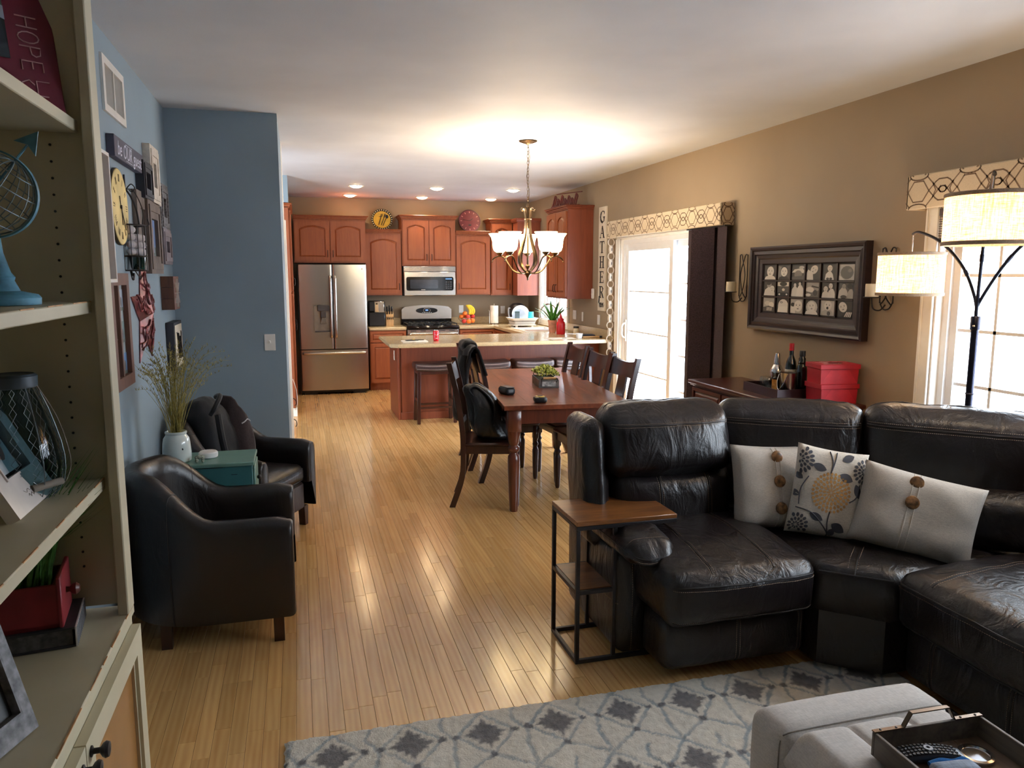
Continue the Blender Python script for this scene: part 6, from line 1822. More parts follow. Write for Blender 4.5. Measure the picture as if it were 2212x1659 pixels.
# wedge seat
def poly_soft(name, poly, z0, z1, r, seed, par=None):
    mb = MB(); n = len(poly); cx = sum(p[0] for p in poly) / n; cy = sum(p[1] for p in poly) / n
    # densify
    P = []
    for i in range(n):
        a, b = poly[i], poly[(i + 1) % n]; m = max(2, int(math.hypot(b[0] - a[0], b[1] - a[1]) / .04))
        P += [(a[0] + (b[0] - a[0]) * k / m, a[1] + (b[1] - a[1]) * k / m) for k in range(m)]
    m = len(P)
    def ring(ins, z, dome=0):
        out = []
        for (x, y) in P:
            L_ = math.hypot(x - cx, y - cy); f = 1 - ins / L_
            X, Y_ = cx + (x - cx) * f, cy + (y - cy) * f
            out.append((X, Y_, z + .006 * noise.noise(Vector((X * 14, Y_ * 14, seed)))))
        return out
    rings = [ring(r * .3, z0), ring(0, z0 + r * .5), ring(-.012, (z0 + z1) / 2), ring(0, z1 - r), ring(r * .25, z1 - r * .35), ring(r, z1), ring(r * 2.5, z1 + .012), ring(.2, z1 + .02)]
    vs = [p for rg_ in rings for p in rg_] + [(cx, cy, z1 + .022)]
    fs = [(i * m + k, i * m + (k + 1) % m, (i + 1) * m + (k + 1) % m, (i + 1) * m + k) for i in range(len(rings) - 1) for k in range(m)]
    fs += [((len(rings) - 1) * m + k, (len(rings) - 1) * m + (k + 1) % m, len(vs) - 1) for k in range(m)]
    return mb.add(vs, fs).build(name, L, par or sofa, ang=180)
wed = [(2.0, 2.545), (2.205, 2.365), (2.86, 2.365), (2.72, 2.62), (2.32, 2.96), (2.0, 3.1)]
o = poly_soft('corner_seat', wed, .27, .475, .05, 3)
sm = MB(); st = MB()
f0, f1, b0 = Vector((2.1, 2.45, 0)), None, Vector((2.5, 2.8, 0))
pts = [Vector((2.095 + (2.45 - 2.095) * k / 12, 2.452 + (2.80 - 2.452) * k / 12, .44 + .047 * min(1, k / 1.5))) for k in range(13)]
sm.tube(pts, .0035, 6)
for dx in (-.012, .012):
    for k in range(40):
        a = k / 40; q = Vector((2.10 + .34 * a + dx, 2.47 + .33 * a - dx, .494 if a > .12 else .47 + a * .2)); q2 = q + Vector((.006, .006, 0)); st.tube([q, q2], .0011, 3, caps=False)
sm.tube([Vector((2.0 + .205 * k / 10, 2.545 - .18 * k / 10, .445)) + Vector((-.003, -.005, 0)) for k in range(11)], .004, 6)
sm.build('seam', M_SEAM, o); st.build('stitching', M_THREAD, o)['kind'] = 'stuff'
MB().prism([(2.02, 2.555), (2.21, 2.395), (2.9, 2.395), (2.9, 2.9), (2.3, 3.3), (2.02, 3.3)], 'z', .04, .29).build('corner_base', L, t, smooth=False)
# seat facing left
s, o = soft('seat', (2.60, 1.975, .385), (.80, .76, .23), .055, (.022, .006, .02), (18, 14, 8), lambda p, h: Vector((p.x, p.y, p.z + (.022 * math.sin(min(1, (h.x - p.x) / (2 * h.x) * 1.1) * PI) if p.z > 0 else 0))), 0, .005, 21)
sm = MB(); st = MB()
for v in (-.32, .58):
    s.seam(sm, '+z', -.98, v, .8, v); s.stitch(st, '+z', -.96, v - .025, .8, v - .025, 70); s.stitch(st, '+z', -.96, v + .025, .8, v + .025, 70)
s.seam(sm, '-x', -.97, .62, .97, .62); s.stitch(st, '-x', -.97, .5, .97, .5, 80); s.seam(sm, '-x', -.97, -.84, .97, -.84)
sm.build('seam', M_SEAM, o); st.build('stitching', M_THREAD, o)['kind'] = 'stuff'
s, o = soft('footrest', (2.43, 1.985, .165), (.34, .75, .23), .05, (.01, .0, .0), (6, 12, 8), None, 0, .003, 22)
sm = MB(); st = MB()
for v in (-.32, .58):
    s.seam(sm, '-x', v, -.9, v, .9); s.stitch(st, '-x', v - .025, -.9, v - .025, .9, 26); s.stitch(st, '-x', v + .025, -.9, v + .025, .9, 26)
sm.build('seam', M_SEAM, o); st.build('stitching', M_THREAD, o)['kind'] = 'stuff'
soft('seat', (2.60, 1.19, .385), (.80, .78, .23), .055, (.022, .006, .02), (10, 10, 6), None, 0, .005, 23)
soft('footrest', (2.43, 1.20, .165), (.34, .77, .23), .05, (.01, .0, .0), (6, 8, 6), None, 0, .003, 24)
soft('back_cushion', (3.02, 1.24, .765), (.75, .20, .53), .075, (0, .045, .012), (10, 6, 10), lean(.06), R(-90), .008, 25)
shell('back_shell', 3.19, 1.22, .8, R(-90))
MB().box(2.4, 3.1, .85, 2.36, .03, .28).build('base', M_BLACKP, t, smooth=False)

# ------------------------------------------------------------------ cushions on the sofa
M_LINEN = fabric('natural_linen', rgb(186, 178, 168), 420, .07, .9, .25)
M_LINEN2 = fabric('cream_slub_fabric', rgb(206, 198, 186), 300, .07, .9, .3)
M_COCO = plain('coconut_shell_button', rgb(112, 80, 50), .3, var=.4, scale=60)
def cushion_mesh(w, h, T, n=22, seed=0, sag=.0):
    def P(u, v, side):
        e = 1 - .07 * (1 - v * v) if True else 1
        x = u * w / 2 * (1 - .05 * (1 - v * v) * abs(u)); z = v * h / 2 * (1 - .05 * (1 - u * u) * abs(v))
        th = T / 2 * max(0, (1 - u ** 4)) ** .55 * max(0, (1 - v ** 4)) ** .55
        wr = .004 * noise.noise(Vector((x * 12 + seed, z * 12, side * 3))) + .003 * math.sin(12 * u * v + seed)
        th *= 1 + sag * (-v)
        return Vector((x, side * (th + wr * (th / T * 2)), z + h / 2))
    return P
def make_cushion(label, loc, rot, w, h, T, mat, seed, name='throw_pillow', sag=.15):
    t = thing(name, label, 'pillow', loc); t.rotation_euler = rot
    P = cushion_mesh(w, h, T, seed=seed, sag=sag); n = 24
    mb = MB()
    mb.grid(n, n, lambda u, v: P(2 * u - 1, 2 * v - 1, -1)); mb.grid(n, n, lambda u, v: P(2 * u - 1, 2 * v - 1, 1), flip=True)
    mb.build('cover', mat, t, weld=True, ang=180)
    return t, P
def placket(t, P, u0, vs, w=.055):
    mb = MB()
    for s in (-1, 1): mb.tube([P(u0 + s * w, -.97 + 1.94 * k / 24, -1) + Vector((0, -.0012, 0)) for k in range(25)], .0016, 5)
    mb.build('placket_edge', fabric('linen_seam', rgb(204, 196, 184), 420, .05), t)
    for v in vs:
        p = P(u0, v, -1)
        MB().lathe([(1e-5, -.003), (.025, -.003), (.028, 0), (.026, .003), (.016, .006), (1e-5, .007)], seg=22, M=Matrix.Translation(p + Vector((0, -.003, 0))) @ Matrix.Rotation(PI / 2, 4, 'X')).build('button', M_COCO, t)
t1, P1 = make_cushion('linen pillow with three coconut buttons, leftmost on the sofa', (2.06, 2.93, .485), (R(-17), R(3), R(-6)), .41, .385, .13, M_LINEN, 1)
placket(t1, P1, -.02, (.72, .12, -.52))
t2, P2 = make_cushion('cream pillow printed with a tan flower, middle one on the sofa', (2.175, 2.78, .485), (R(-14), R(8), R(-30)), .30, .40, .12, M_LINEN2, 2)
def surf_poly(mb, P, pts, lift=.0012):
    vs = [P(max(-.97, min(.97, u)), max(-.97, min(.97, v)), -1) + Vector((0, -lift, 0)) for (u, v) in pts]
    c = P(sum(p[0] for p in pts) / len(pts), sum(p[1] for p in pts) / len(pts), -1) + Vector((0, -lift, 0))
    n = len(vs); mb.add(vs + [c], [(k, (k + 1) % n, n) for k in range(n)])
def petals(mb, P, cu, cv, R0, counts, a0=0, asp=.82):
    for ri, (r0, r1, n) in enumerate(counts):
        for k in range(n):
            a = a0 + 2 * PI * (k + .5 * (ri % 2)) / n; wd = PI / n * .78
            q = lambda r, d: (cu + R0 * r * math.cos(a + d) / asp, cv + R0 * r * math.sin(a + d))
            cc = q((r0 + r1) / 2, 0)
            if abs(cc[0]) > .93 or abs(cc[1]) > .93: continue
            surf_poly(mb, P, [q(r0, -wd * .5), q((r0 + r1) / 2, -wd), q(r1 * .96, -wd * .6), q(r1, 0), q(r1 * .96, wd * .6), q((r0 + r1) / 2, wd), q(r0, wd * .5)])
mb = MB(); petals(mb, P2, .06, .02, .46, ((.04, .22, 8), (.24, .42, 13), (.44, .62, 18), (.64, .82, 24), (.84, 1.0, 30)))
mb.build('flower_print', plain('tan_gold_print', rgb(182, 134, 70), .8), t2, fix=False)['kind'] = 'stuff'
mb = MB()
petals(mb, P2, -.92, .66, .36, ((.1, .3, 8), (.34, .58, 12), (.62, .95, 18)), 0); petals(mb, P2, .93, .6, .3, ((.1, .3, 8), (.34, .6, 12), (.64, .95, 16)), 0); petals(mb, P2, -.75, -.82, .3, ((.1, .3, 8), (.34, .6, 12), (.64, .95, 16)), 0)
def leafp(u, v, a, L_, w):
    pts = []
    for k in range(10):
        b = k / 9
        pts.append((b * L_, w * math.sin(PI * b) ** .8))
    for k in range(9, -1, -1):
        b = k / 9; pts.append((b * L_, -w * math.sin(PI * b) ** .8))
    surf_poly(mb, P2, [(u + (x * math.cos(a) - y * math.sin(a)) / .82, v + x * math.sin(a) + y * math.cos(a)) for x, y in pts])
for args in ((-.15, .50, 2.9, .34, .09), (.22, .45, -.3, .34, .10), (.25, .78, .5, .3, .09), (.72, .30, -1.1, .34, .09), (-.78, .22, 2.6, .22, .07), (-.80, -.15, 2.8, .24, .07), (-.05, -.62, 2.8, .34, .09), (.20, -.66, -.4, .34, .11), (.2, -.95, 1.2, .2, .08)): leafp(*args)
def vine(pts, r=.0028):
    mb.tube([P2(max(-.98, min(.98, u)), max(-.98, min(.98, v)), -1) + Vector((0, -.0008, 0)) for (u, v, _) in catmull([(a, b, 0) for a, b in pts], 6)], r, 5)
vine([(.1, .95), (.05, .7), (-.02, .45)]); vine([(-.1, .95), (.0, .7), (-.02, .45)]); vine([(-.62, .3), (-.8, .0), (-.78, -.35)]); vine([(-.85, -.42), (-.35, -.5), (.1, -.85), (.15, -.98)]); vine([(.1, -.4), (.08, -.65), (.14, -.9)]); vine([(.85, .3), (.8, .02), (.6, -.12)])
mb.build('leaf_print', plain('slate_print', rgb(74, 76, 84), .8), t2, fix=False)['kind'] = 'stuff'
t3, P3 = make_cushion('linen pillow with two coconut buttons, rightmost and leaning on the curved back', (2.405, 2.525, .475), (R(-20), R(10), R(-42)), .47, .35, .15, M_LINEN, 5)
placket(t3, P3, -.12, (.74, .22))

# ------------------------------------------------------------------ C-shaped side table
t = thing('side_table', 'C-shaped side table with wood top and black metal frame', 'side table', (0, 0, 0))
M_FR = plain('blackened_steel', rgb(62, 60, 62), .42, metal=.7, var=.06)
M_MANGO = wood('mango_wood_top', rgb(150, 96, 50), rgb(98, 56, 28), .32, 'x', 1.4, coat=.25, stretch=5)
X0, X1, Y0, Y1 = 1.075, 1.53, 2.87, 3.195
MB().box(X0, X1, Y0, Y1, .603, .622, .002).build('top', M_MANGO, t)
b = .017
def tb(x0, x1, y0, y1, z0, z1): MB().box(x0, x1, y0, y1, z0, z1, .0015).build('frame_bar', M_FR, t)
for y in (Y0, Y1 - b):
    tb(X0, X1, y, y + b, .585, .603)
    tb(X0, X0 + b, y, y + b, .0, .585)
    tb(X0 + .165, X0 + .165 + b, y, y + b, .018, .585)
    tb(X0 + b, X0 + .37, y, y + b, .0, .018)
    tb(X0 + b, X0 + .165, y, y + b, .305, .322)
for x, z in ((X0, .585), (X1 - b, .585), (X0, .0), (X0 + .37 - b, 0.018), (X0, .305)): tb(x, x + b, Y0 + b, Y1 - b, z, z + .018)
MB().box(X0 + b, X0 + .165, Y0 + b, Y1 - b, .31, .325, .001).build('shelf', M_MANGO, t)

# ------------------------------------------------------------------ ottoman and tray
M_VELV = fabric('pale_grey_velvet', rgb(204, 198, 192), 300, .05, .8, .12)
t = thing('ottoman', 'pale grey velvet tufted storage ottoman at the bottom right', 'ottoman', (0, 0, 0))
MB().box(1.19, 1.715, .85, 1.60, .05, .36, .015).build('base', M_VELV, t)
s = Soft((1.4525, 1.68, .245), (.555, .17, .39), .045, (.004, .006, .008)); s.mesh(mb := MB(), (12, 8, 10)); o = mb.build('end_roll', M_VELV, t, weld=True, ang=180)
sm = MB(); s.seam(sm, '+z', -.98, -.78, .98, -.78, r=.002); s.seam(sm, '-x', -.78, -.9, -.78, .9, r=.002); sm.build('seam', fabric('grey_piping', rgb(140, 134, 128), 300), o)
s = Soft((1.4525, 1.68 - .83 + .0, .245), (.555, .17, .39), .045, (.004, .006, .008)); s.mesh(mb := MB(), (8, 6, 6)); mb.build('end_roll', M_VELV, t, weld=True, ang=180)
tx0, tx1, ty0, ty1 = 1.195, 1.71, .935, 1.60
def tuft(u, v):
    x = tx0 + (tx1 - tx0) * u; y = ty0 + (ty1 - ty0) * v
    ed = min(u, 1 - u) * (tx1 - tx0); ed2 = min(v, 1 - v) * (ty1 - ty0)
    z = .452 - .05 * max(0, 1 - ed / .06) ** 2 - .014 * max(0, 1 - ed2 / .03) ** 2
    # four pockets with deep button points
    gu, gv = u * 3, v * 3
    for line_u in (1, 2):
        d = abs(gu - line_u) * (tx1 - tx0) / 3; z -= .011 * math.exp(-(d / .008) ** 1.0)
    for line_v in (1, 2):
        d = abs(gv - line_v) * (ty1 - ty0) / 3; z -= .011 * math.exp(-(d / .008) ** 1.0)
    for a in (1, 2):
        for b_ in (1, 2):
            d = math.hypot((gu - a) * (tx1 - tx0) / 3, (gv - b_) * (ty1 - ty0) / 3); z -= .038 * math.exp(-(d / .035) ** 1.3)
    return (x, y, z)
mb = MB().grid(70, 90, tuft)
n = 90
mb.grid(70, 5, lambda u, v: (tuft(u, 0)[0], ty0, .36 + (tuft(u, 0)[2] - .36) * v)); mb.grid(70, 5, lambda u, v: (tuft(u, 1)[0], ty1, .36 + (tuft(u, 1)[2] - .36) * (1 - v)))
mb.grid(5, 90, lambda u, v: (tx0 - .012 * math.sin(u * PI), tuft(0, v)[1], .345 + (tuft(0, v)[2] - .345) * u)); mb.grid(5, 90, lambda u, v: (tx1 + .012 * math.sin(u * PI), tuft(1, v)[1], .345 + (tuft(1, v)[2] - .345) * (1 - u)))
mb.build('tufted_top', M_VELV, t, weld=True, ang=180)
for a in (1, 2):
    for b_ in (1, 2):
        x, y, z = tuft(a / 3, b_ / 3); MB().sphere((x, y, z + .004), .011, 12, (1, 1, .5)).build('button', M_VELV, t)
for x in (1.23, 1.675):
    for y in (.9, 1.70): MB().cyl((x, y, .06), (x, y, 0.018), .022, .016, 12).build('leg', M_DARKWOOD, t)

t = thing('tray', 'grey weathered wooden tray with metal strap handles on the ottoman', 'tray', (1.325, 1.455, .456), R(-2))
M_GWOOD = wood('grey_weathered_wood', rgb(124, 112, 100), rgb(84, 74, 66), .6, 'y', 1.2, stretch=10, bmp=.2)
w, d, h = .318, .46, .062
for k in range(4): MB().box(.006 + (w - .012) * k / 4 + .0005, .006 + (w - .012) * (k + 1) / 4 - .0005, -d + .006, -.006, 0, .008, .0008).build('plank', wood('tray_floor_wood', rgb(132, 108, 88), rgb(94, 74, 60), .45, 'y', 1.2, stretch=9), t)
for y0 in (-.009, -d): MB().box(0, w, y0, y0 + .009, 0, h if 1 else 0, .0015).build('end_board', M_GWOOD, t)
for x0 in (0, w - .009): MB().box(x0, x0 + .009, -d + .0092, -.0092, 0, h, .0015).build('side_board', M_GWOOD, t)
M_STRAP = metal('bronze_strap', (.42, .36, .30), .35)
for yb_ in (-.0045, -d + .0045):
    z = h + .0022
    pts = [(0, z), (.085, z), (.105, z + .035), (.215, z + .035), (.235, z), (w, z)]
    mb = MB()
    for a, b_ in zip(pts[:-1], pts[1:]): mb.beam((a[0], yb_, a[1]), (b_[0], yb_, b_[1]), .012, .003)
    hd = mb.build('strap_handle', M_STRAP, t, smooth=False)
    for x in (.02, .065, .255, .30): MB().sphere((x, yb_, z + .002), .0035, 8, (1, 1, .5)).build('rivet', M_BLACKP, hd)
TZ = .456 + .008
t = thing('remote_control', 'curved dark remote control in the grey wooden tray', 'remote', (1.432, 1.383, TZ), R(-14))
def rfn(p, h): p.z += .006 * (1 - (p.x / h.x) ** 2); p.y += .008 * (1 - (p.x / h.x) ** 2); return p
s = Soft((0, 0, .011), (.17, .05, .020), .009, (0, 0, .002), fn=rfn); s.mesh(mb := MB(), (14, 6, 4)); mb.build('body', plain('slate_plastic', rgb(44, 48, 60), .35), t, weld=True, ang=60)
bt = MB()
for i in range(14):
    for j in range(4):
        if 5 < i < 8 and j in (1, 2): continue
        u = -.75 + 1.5 * i / 13; v = -.66 + 1.32 * j / 3
        p = s.S('+z', u, v, .0008); bt.obox(p, (.0075, .0075, .003), None, .001)
bt.build('button_field', plain('dark_button', rgb(22, 24, 30), .5), t, smooth=False)['kind'] = 'stuff'
p = s.S('+z', -.0, .0, .002)
MB().lathe([(.004, .0), (.0045, .002), (.0105, .002), (.012, 0)], tuple(p), 20).build('ring_button', plain('silver_plastic', rgb(140, 146, 156), .3), t)
t = thing('coaster', 'round metal-rimmed glass coaster with a nature picture in the tray', 'coaster', (1.558, 1.368, TZ))
MB().lathe([(.031, 0), (.040, 0), (.041, .006), (.040, .009), (.033, .010), (.031, .006)], seg=36).build('rim', M_CHROME, t)
pm = plain('landscape_picture', rgb(76, 82, 60), .15, var=.6, scale=50)
MB().lathe([(1e-5, .004), (.0315, .004)], seg=30).build('picture', pm, t, fix=False)
t = thing('cleaning_cloth', 'folded grey cloth with a bright blue edge in the tray', 'cloth', (1.455, 1.325, TZ), R(-10))
s = Soft((0, 0, .012), (.11, .05, .022), .010, (.004, .004, .004), wr=.003); s.mesh(mb := MB(), 8); mb.build('cloth', fabric('pale_blue_cloth', rgb(150, 160, 176), 200), t, ang=180)
MB().tube(catmull([(-.05, .027, .012), (-.02, .03, .017), (.01, .028, .014), (.035, .03, .018), (.05, .026, .012)], 5), .007, 8).build('blue_edge', fabric('bright_blue_cloth', rgb(40, 110, 176), 200), t)

# ------------------------------------------------------------------ tub chairs
def tub_chair(label, loc, rz):
    t = thing('tub_chair', label, 'armchair', loc, rz, 'dark leather tub chairs along the pale blue wall')
    # path: right arm front -> back -> left arm front, local front at -y
    W, Fy, By = .335, -.345, .0
    path = []
    for k in range(9): path.append((W, Fy + (By - Fy) * k / 8, 1, 0))
    for k in range(1, 24):
        a = PI * k / 24; path.append((W * math.cos(a), By + .36 * math.sin(a), math.cos(a), math.sin(a)))
    for k in range(9): path.append((-W, By - (By - Fy) * k / 8, -1, 0))
    n = len(path)
    def hgt(i):
        x, y, _, _ = path[i]
        k = max(0, min(1, (y + .06) / .34)); k = k * k * (3 - 2 * k)
        return .575 + .205 * k - .012 * (1 if i in (0, n - 1) else 0)
    th = .105
    prof = [(0, .125), (0.004, .16), (.004, .4), (.0, 'T-.07'), (-.006, 'T-.03'), (-.022, 'T-.008'), (-.05, 'T'), (-.08, 'T-.008'), (-.1, 'T-.035'), (-.104, 'T-.09'), (-.1, .42), (-.095, .30)]
    def P(i, j):
        x, y, nx_, ny_ = path[i]; o, z = prof[j]; T = hgt(i)
        if isinstance(z, str): z = eval(z, {'T': T})
        elif z == .4: z = .12 + (T - .12) * .6
        taper_ = .012 * (z - .12) / .6
        e = 0
        return (x + nx_ * (o + taper_), y + ny_ * (o + taper_), z)
    mb = MB(); m = len(prof)
    vs = [P(i, j) for i in range(n) for j in range(m)]
    fs = [(i * m + j, (i + 1) * m + j, (i + 1) * m + j + 1, i * m + j + 1) for i in range(n - 1) for j in range(m - 1)]
    # rounded arm fronts
    for e, s in ((0, 1), (n - 1, -1)):
        ring0 = [e * m + j for j in range(m)]
        pv = ring0; cx = sum(vs[q][0] for q in ring0) / m
        for st_, (dy, sc_) in enumerate(((-.012, .93), (-.02, .78), (-.024, .5))):
            b0 = len(vs)
            for q in ring0:
                X, Y, Z = vs[q]; zc = .38
                vs.append((cx + (X - cx) * sc_, Y + dy, zc + (Z - zc) * (1 - (1 - sc_) * .12)))
            nw = list(range(b0, b0 + m))
            for j in range(m - 1):
                q_ = (pv[j], pv[j + 1], nw[j + 1], nw[j]); fs.append(q_)
            pv = nw
        fs.append(tuple(pv))
    mb.add(vs, fs)
    sh = mb.build('shell', M_CHLEATHER, t, ang=60)
    sm = MB()
    for i in (11, n - 12): sm.tube([Vector(P(i, j)) + Vector((path[i][2], path[i][3], 0)) * .0015 for j in range(0, m - 2)], .0028, 6)
    sm.build('seam', M_SEAM, sh)
    mb = MB(); mb.box(-W + .085, W - .085, Fy + .02, Fy + .06, .125, .30, .012).prism([(x * .74, y * .74 - .0) for (x, y, _, _) in path[8:n - 8]] + [(-W + .1, Fy + .05), (W - .1, Fy + .05)], 'z', .13, .30)
    mb.build('seat_base', leather('armchair_front_leather', rgb(44, 34, 34), .36, 16, .12), t, ang=30)
    s = Soft((0, -.045, .365), (.46, .60, .125), .045, (.004, .012, .018), wr=.004); s.mesh(mb := MB(), (10, 12, 6)); o = mb.build('seat_cushion', M_CHLEATHER, t, weld=True, ang=180)
    sm = MB()
    for v in (.6, -.6): s.seam(sm, '-y', -.95, v, .95, v, r=.003)
    sm.build('piping', M_CHLEATHER, o)
    for sx in (-1, 1):
        MB().prism([(sx * .285 - .026, .13), (sx * .285 + .026, .13), (sx * .285 + .018, 0), (sx * .285 - .018, 0)], 'y', Fy + .03, Fy + .075).build('leg', M_DARKWOOD, t, smooth=False)
        MB().prism([(sx * .23 - .024, .13), (sx * .23 + .024, .13), (sx * .24 + .017, 0), (sx * .24 - .017, 0)], 'y', .16, .205).build('leg', M_DARKWOOD, t, smooth=False)
    return t
ta = tub_chair('near dark leather tub chair beside the bookcase, seen from the side', (-.425, 3.73, 0), R(90))
dup(ta, (-.405, 4.99, 0), R(62), 'far dark leather tub chair holding a black backpack, by the slate wall')
t = thing('backpack', 'black and brown fabric backpack leaning in the far tub chair', 'backpack', (-.44, 5.02, .44), R(62))
def bf(p, h):
    k = min(1, max(0, (p.z + h.z) / (2 * h.z))); p.y += .12 * k; p.x *= 1 - .25 * k * k; p.z += .02 * math.sin(p.x * 18 + 1) * k; return p
s = Soft((-.02, .06, .20), (.34, .19, .40), .08, (.02, .03, .02), fn=bf, wr=.016, seed=5); s.mesh(mb := MB(), 14); mb.build('body', M_CANVAS, t, weld=True, ang=180)
s = Soft((.13, .03, .16), (.20, .20, .33), .06, (.02, .03, .02), fn=lambda p, h: Vector((p.x * (1 - .45 * max(0, (p.z + h.z) / (2 * h.z)) ** 2), p.y + .07 * max(0, (p.z + h.z) / (2 * h.z)), p.z + .07 * max(0, p.z / h.z) * (1 - abs(p.x / h.x)))), wr=.010, seed=6); s.mesh(mb := MB(), 12); o = mb.build('side_panel', fabric('dark_brown_canvas', rgb(52, 42, 42), 250, .15), t, weld=True, ang=180)
st = MB(); st.tube([s.S('-y', -.6 + 1.2 * k / 8, .52, .004) for k in range(9)], .004, 6); st.build('reflective_strip', plain('pale_reflective_strip', rgb(190, 190, 196), .3), o)
MB().tube(catmull([(-.15, .02, .36), (-.17, -.02, .40), (-.08, .0, .46), (.0, .08, .44)], 6), .016, 8).build('strap', M_CANVAS, t)
MB().tube(catmull([(-.17, -.04, .36), (-.2, -.08, .22), (-.16, -.08, .08)], 6), .02, 8).build('strap', M_CANVAS, t)

# teal cabinet with its things
t = thing('side_cabinet', 'small distressed teal cabinet between the two tub chairs', 'side table', (-.70, 4.235, 0), R(0))
M_TEAL = plain('teal_paint', rgb(62, 114, 116), .35, var=.06, scale=6, bmp=.05)
M_TEALT = plain('sage_teal_paint', rgb(106, 142, 130), .35, var=.06, scale=6)
MB().box(0, .455, -.155, .155, .66, .68, .004).build('top', M_TEALT, t)
MB().box(.012, .445, -.143, .143, .08, .66, .003).build('body', M_TEAL, t)
for k in range(3):
    z = .10 + k * .185
    dw = MB().box(.445, .457, -.13, .13, z, z + .175, .004).build('drawer', M_TEALT, t)
    MB().sphere((.468, 0, z + .09), .012, 12).build('knob', M_IRON, dw)
for x in (.03, .42):
    for y in (-.12, .12): MB().box(x - .015, x + .015, y - .015, y + .015, 0, .085, .003).build('leg', M_TEAL, t)
mb = MB()
for (x, y, z, w_, h_) in ((.34, -.1435, .615, .03, .003), (.2, -.1435, .655, .1, .002), (.05, -.1435, .654, .05, .003), (.09, -.1435, .5, .01, .004)): mb.box(x, x + w_, y - .0004, y + .001, z, z + h_)
mb.build('paint_chip', M_BLACKP, t, smooth=False)
t = thing('ceramic_jar', 'glossy white ceramic jar holding the dried grass', 'jar', (-.625, 4.19, .68))
MB().lathe([(1e-5, .002), (.06, 0), (.068, .008), (.070, .05), (.066, .10), (.062, .125), (.052, .138), (.049, .145), (.053, .15), (.053, .158), (.047, .16), (.044, .15), (.044, .14), (1e-5, .14)], seg=32).build('jar', plain('white_glaze', rgb(206, 214, 210), .15, var=.03, coat=.5), t)
MB().sphere((.035, -.058, .075), .006, 8, (.8, .4, 1)).build('painted_mark', M_BLACKP, t)
t = thing('dried_grass', 'tall bunch of yellow-green dried ornamental grass in the white jar', 'dried plant', (-.625, 4.19, .815))
rg = random.Random(21)
M_GR1 = plain('olive_grass', rgb(134, 122, 58), .8, var=.25, scale=40); M_GR2 = plain('straw_grass', rgb(176, 160, 96), .8, var=.2, scale=40)
for (m, n, nm) in ((M_GR1, 80, 'stem_bundle'), (M_GR2, 46, 'straw_bundle')):
    mb = MB()
    for k in range(n):
        a = rg.uniform(0, 2 * PI); sp = rg.uniform(.02, .30) * (1.1 if math.cos(a) > -.3 else .7); L_ = rg.uniform(.28, .48)
        base = Vector((rg.uniform(-.025, .025), rg.uniform(-.025, .025), 0))
        p1 = base + Vector((math.cos(a) * sp * .25, math.sin(a) * sp * .35, L_ * .45)); p2 = base + Vector((max(-.14, math.cos(a) * sp * .6), math.sin(a) * sp * .8, L_ * .85)); p3 = base + Vector((max(-.14, math.cos(a) * sp), math.sin(a) * sp * 1.2, L_ * (1 if rg.random() < .7 else .9)))
        pts = catmull([base, p1, p2, p3], 4); nn = len(pts)
        mb.tube(pts, [.0014 - .001 * i / nn for i in range(nn)], 3, caps=False)
        if m is M_GR1 or rg.random() < .5:
            for q in range(nn // 2, nn):
                for _ in range(3):
                    d = Vector((rg.uniform(-1, 1), rg.uniform(-1, 1), rg.uniform(.5, 2))).normalized() * rg.uniform(.012, .024); sd = d.cross(Vector((rg.uniform(-1, 1), 1, 0))).normalized() * .0014
                    c = Vector(pts[q]); mb.add([c - sd, c + sd, c + d], [(0, 1, 2)])
    mb.build(nm, m, t, fix=False, smooth=False)['kind'] = 'stuff'
t = MB().lathe([(1e-5, 0), (.040, 0), (.047, .005), (.049, .016), (.048, .028), (.042, .033), (1e-5, .034)], seg=30).build('smart_speaker', plain('white_fabric_grille', rgb(224, 220, 218), .6, bmp=.1)); 
MB().lathe([(.04, .0335), (.041, .0345), (.039, .0348)], (0, 0, 0), 28, caps=False).build('top_ring', M_WHITEP, t)
t.location = (-.482, 4.245, .68); tag(t, 'round white puck-shaped speaker on the teal cabinet', 'speaker')
t = thing('stone_ornament', 'small speckled stone ornament in front of the white puck', 'ornament', (-.512, 4.135, .68))
MB().box(-.022, -.006, -.01, .01, 0, .028, .006).box(.008, .022, -.01, .01, 0, .028, .006).box(-.024, .024, -.012, .012, .018, .038, .008).build('figure', plain('speckled_stone', rgb(128, 130, 116), .5, var=.6, scale=130), t)
# ------------------------------------------------------------------ bookcase at the left
def cream_mat():
    m, nt, p = base_mat('antique_cream', rgb(192, 182, 154), .45)
    v = coords(nt); f = noise_tex(nt, v, 5, 4)
    nt.links.new(ramp(nt, f, [(.3, rgb(184, 174, 146)), (.7, rgb(198, 189, 161))]), p.inputs['Base Color'])
    bump(nt, p, noise_tex(nt, v, 60, 2), .05, .002); return m
M_CR = cream_mat()
M_WORN = plain('worn_edge_wood', rgb(176, 128, 82), .6, var=.2, scale=30)
t = bc = thing('bookcase', 'tall cream painted bookcase with open shelves over glazed doors at left', 'bookcase', (0, 0, 0))
BX0, BX1, BY0, BY1 = XL + .004, -.404, .50, 1.775
MB().box(BX0, BX1 + .012, BY1 - .03, BY1 - .008, .93, 2.5, .001).build('side_panel', M_CR, t, smooth=False)
MB().box(BX0, BX1 + .012, BY0 + .008, BY0 + .03, .93, 2.5, .001).build('side_panel', M_CR, t, smooth=False)
MB().box(BX0, BX0 + .008, BY0 + .03, BY1 - .03, .93, 2.5).build('back_panel', M_CR, t, smooth=False)
for (a, b) in ((BY1 - .058, BY1), (BY0, BY0 + .058)): MB().box(BX1 + .012, BX1 + .033, a, b, .913, 2.5, .0025).build('stile', M_CR, t)
